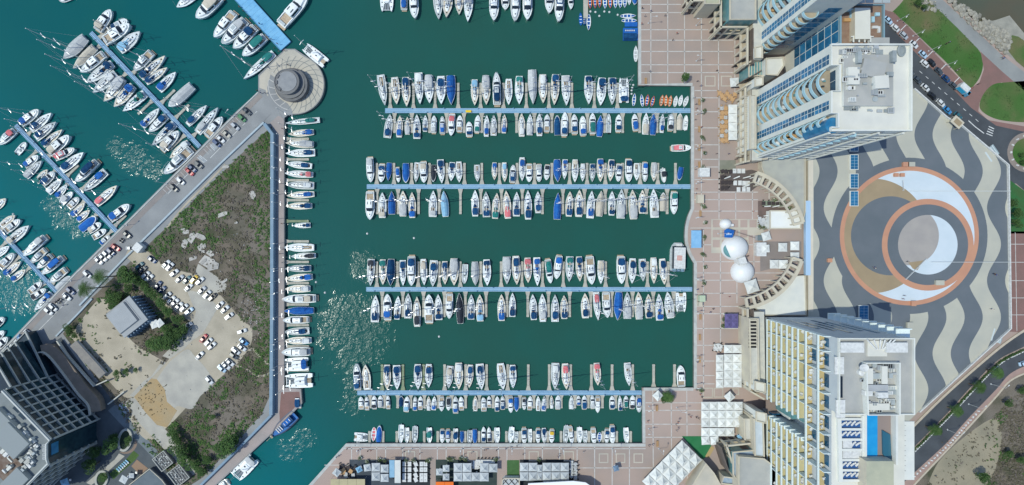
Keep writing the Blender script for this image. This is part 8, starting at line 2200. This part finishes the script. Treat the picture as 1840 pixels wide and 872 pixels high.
for where, axis, group, data in ROWS:
    items = []
    for ent in data.replace('\n', '').split(','):
        q = ent.split()
        bx, by, sx, sy, wd = map(float, q[:5])
        items.append((bx, by, sx, sy, wd, q[5][0], 'F' in q[5], q[6], q[7] if len(q) > 7 else 'w'))
    looks = [boat_look(k, f, c, hc) for *_, k, f, c, hc in items]
    end = 'from the seaward end' if axis == 'x' else 'from the upper end'
    cnt = {}
    for it, lk in zip(items, looks):
        bx, by, sx, sy, wd, k, full, cov, hc = it
        seed_ += 1
        var = (seed_ * 7 + seed_ // 3) % 12
        cnt[lk] = cnt.get(lk, 0) + 1
        if looks.count(lk) == 1: label = '%s, moored %s' % (lk, where)
        else: label = '%s %s %s %s' % (ORD[cnt[lk] - 1], lk, end, where)
        b, s_ = WZ(bx, by, 1.0), WZ(sx, sy, 1.0)
        L_ = (b - s_).length; c = (b + s_) / 2
        ang = math.atan2(b.y - s_.y, b.x - s_.x)
        zs = {'S': min(1.15, max(.55, L_ / 11.5)), 'M': min(1.5, max(.6, L_ / 9.5)), 'T': 1.0, 'R': 1.0, 'C': min(1.2, L_ / 11)}[k]
        root = thing(NAME[k][0], label, NAME[k][1], (c.x, c.y, 0), ang, group, (L_, wd * S * (.97 if k in 'SM' else 1.0), zs))
        for pn, me in (PARTS[k](cov, var, full) if k != 'R' else row_parts(cov, var, full, hc)):
            link(pn, me, root)
# tour boat with a white roof and a red emblem
c = WZ(1218.5, 462, 1.5); L_ = 51 * S; B_ = 27 * S
root = thing('tour_boat', 'wide white tour boat with flat roof and red emblem', 'tour boat', (c.x, c.y, 0), R(88.5))
mb = MB()
o = [(-L_ / 2, B_ * .46), (-L_ * .3, B_ * .5), (L_ * .25, B_ * .48), (L_ * .42, B_ * .36), (L_ / 2, B_ * .22)]
poly = [(x, y) for x, y in o] + [(x, -y) for x, y in o[::-1]]
mb.prism(poly, -.3, 1.3, 0, 1)
mb.build('hull', [WHITE, GREYDECK], root)
mb = MB(); mb.box((-.2, 0, 2.2), (L_ * .78, B_ * .78, 1.8), 0, 0); mb.build('cabin', DARKGLASS, root)
mb = MB(); mb.box((-.4, -.15, 3.2), (L_ * .74, B_ * .74, .22), 0, 0); rf = mb.build('roof', whitepaint, root)
mb = MB()
for k in range(5): mb.box((-1.2 + k * .42, -.1 + .12 * (k % 2), 3.325), (.24, 1.5 - .3 * (k % 2), .03), 0, 0)
mb.box((-.35, .85, 3.325), (2.0, .18, .03), 0, 0); mb.box((-.35, -.95, 3.325), (2.0, .18, .03), 0, 0)
mb.build('emblem', mat('red_emblem', (.55, .14, .08), .6), rf)
mb = MB(); mb.box((L_ * .40, 0, 2.4), (1.5, 2.6, .18), 0, 0); mb.build('bow_awning', whitepaint, root)
mb = MB()
for k in range(3): mb.box((-L_ * .44, -1.6 + k * 1.6, 1.75), (1.6, 1.2, .9), 0, 0)
mb.build('bench', mat('blue_grey_bench', (.22, .34, .42), .6), root)
# dark blue excursion boat against the pier
a, b = WZ(531, 744.5, 1.4), WZ(488, 785, 1.4); c = (a + b) / 2; d = b - a; L_ = d.length; B_ = 5.2
root = thing('excursion_boat', 'dark blue excursion boat with bright blue deck and wooden bowsprit at the pier bend', 'boat', (c.x, c.y, 0), math.atan2(d.y, d.x), None, (L_, B_, 1.0))
link('hull', hull_mesh(OUT['S2'], 1.6, mat('bright_blue_deck', (.02, .13, .40), .6, (.03, .18, .48), .8), mat('navy_hull', (.012, .035, .09), .4), rise=.9, sheer=.5, inset=.80), root)
mb = loft([(-.36, .26, 1.2, 2.5, .9), (-.02, .25, 1.2, 2.4, .9), (.04, .18, 1.2, 1.6, .8)], 0); mb.build('wheelhouse', mat('dark_blue_house', (.012, .06, .16), .5), root)
mb = MB(); mb.box((-.19, 0, 2.75), (.26, .36, .1)); mb.build('roof', COV['b'], root)
mb = MB()
for t in (.10, .17, .24): mb.box((t, 0, 1.45), (.03, .40, .35))
for t in (-.3, -.2, -.1): mb.box((t, 0, 2.86), (.02, .22, .12))
mb.build('bench', whitepaint, root)
mb = MB(); mb.tube((.44, 0, 2.2), (.62, 0, 3.0), .018, 6); mb.box((.47, 0, 2.2), (.05, .25, .12)); mb.build('bowsprit', TEAK, root)
mb = MB(); mb.tube((.10, 0, 1.2), (.10, 0, 11), .010, 6); mb.build('mast', STEEL, root)
# blue covered barge by the kayak quay
a = WZ(1120, 50, 1); b = WZ(1146.5, 72, 1)
root = thing('covered_barge', 'bright blue covered barge with a row of white buckets on deck', 'barge', ((a.x + b.x) / 2, (a.y + b.y) / 2, 0))
wx, wy = b.x - a.x, a.y - b.y
mb = MB(); mb.box((0, 0, .35), (wx, wy, 1.1)); mb.build('hull', COV['b'], root)
mb = MB(); loft([(-wx * .48, wy * .28, .9, 1.7, .6), (wx * .40, wy * .28, .9, 1.7, .6)], 0, mb); o_ = mb.build('tarpaulin', COV['n'], root, True); o_.location = (0, -wy * .22, 0)
mb = MB()
for k in range(5): mb.box((-wx * .33 + k * wx * .14, wy * .26, 1.05), (.45, .5, .35), 0, 0)
mb.build('bucket_row', whitepaint, root)
root = thing('float', 'plain blue swimming float under the white kayaks', 'float', WZ(1133.5, 45, 0))
mb = MB(); mb.box((0, 0, .25), (5.2, 1.9, .8)); mb.build('float_body', COV['b'], root)
# yellow gangway box on the topmost pontoon
root = thing('dock_box', 'yellow dock box on the topmost pontoon', 'box', WZ(842, 201, DZ))
mb = MB(); mb.box((0, 0, .35), (2.2, .8, .7), 0, 0); mb.box((0, 0, .74), (2.3, .9, .1), 0, 0); mb.build('box', mat('yellow_paint', (.75, .52, .02), .5), root)
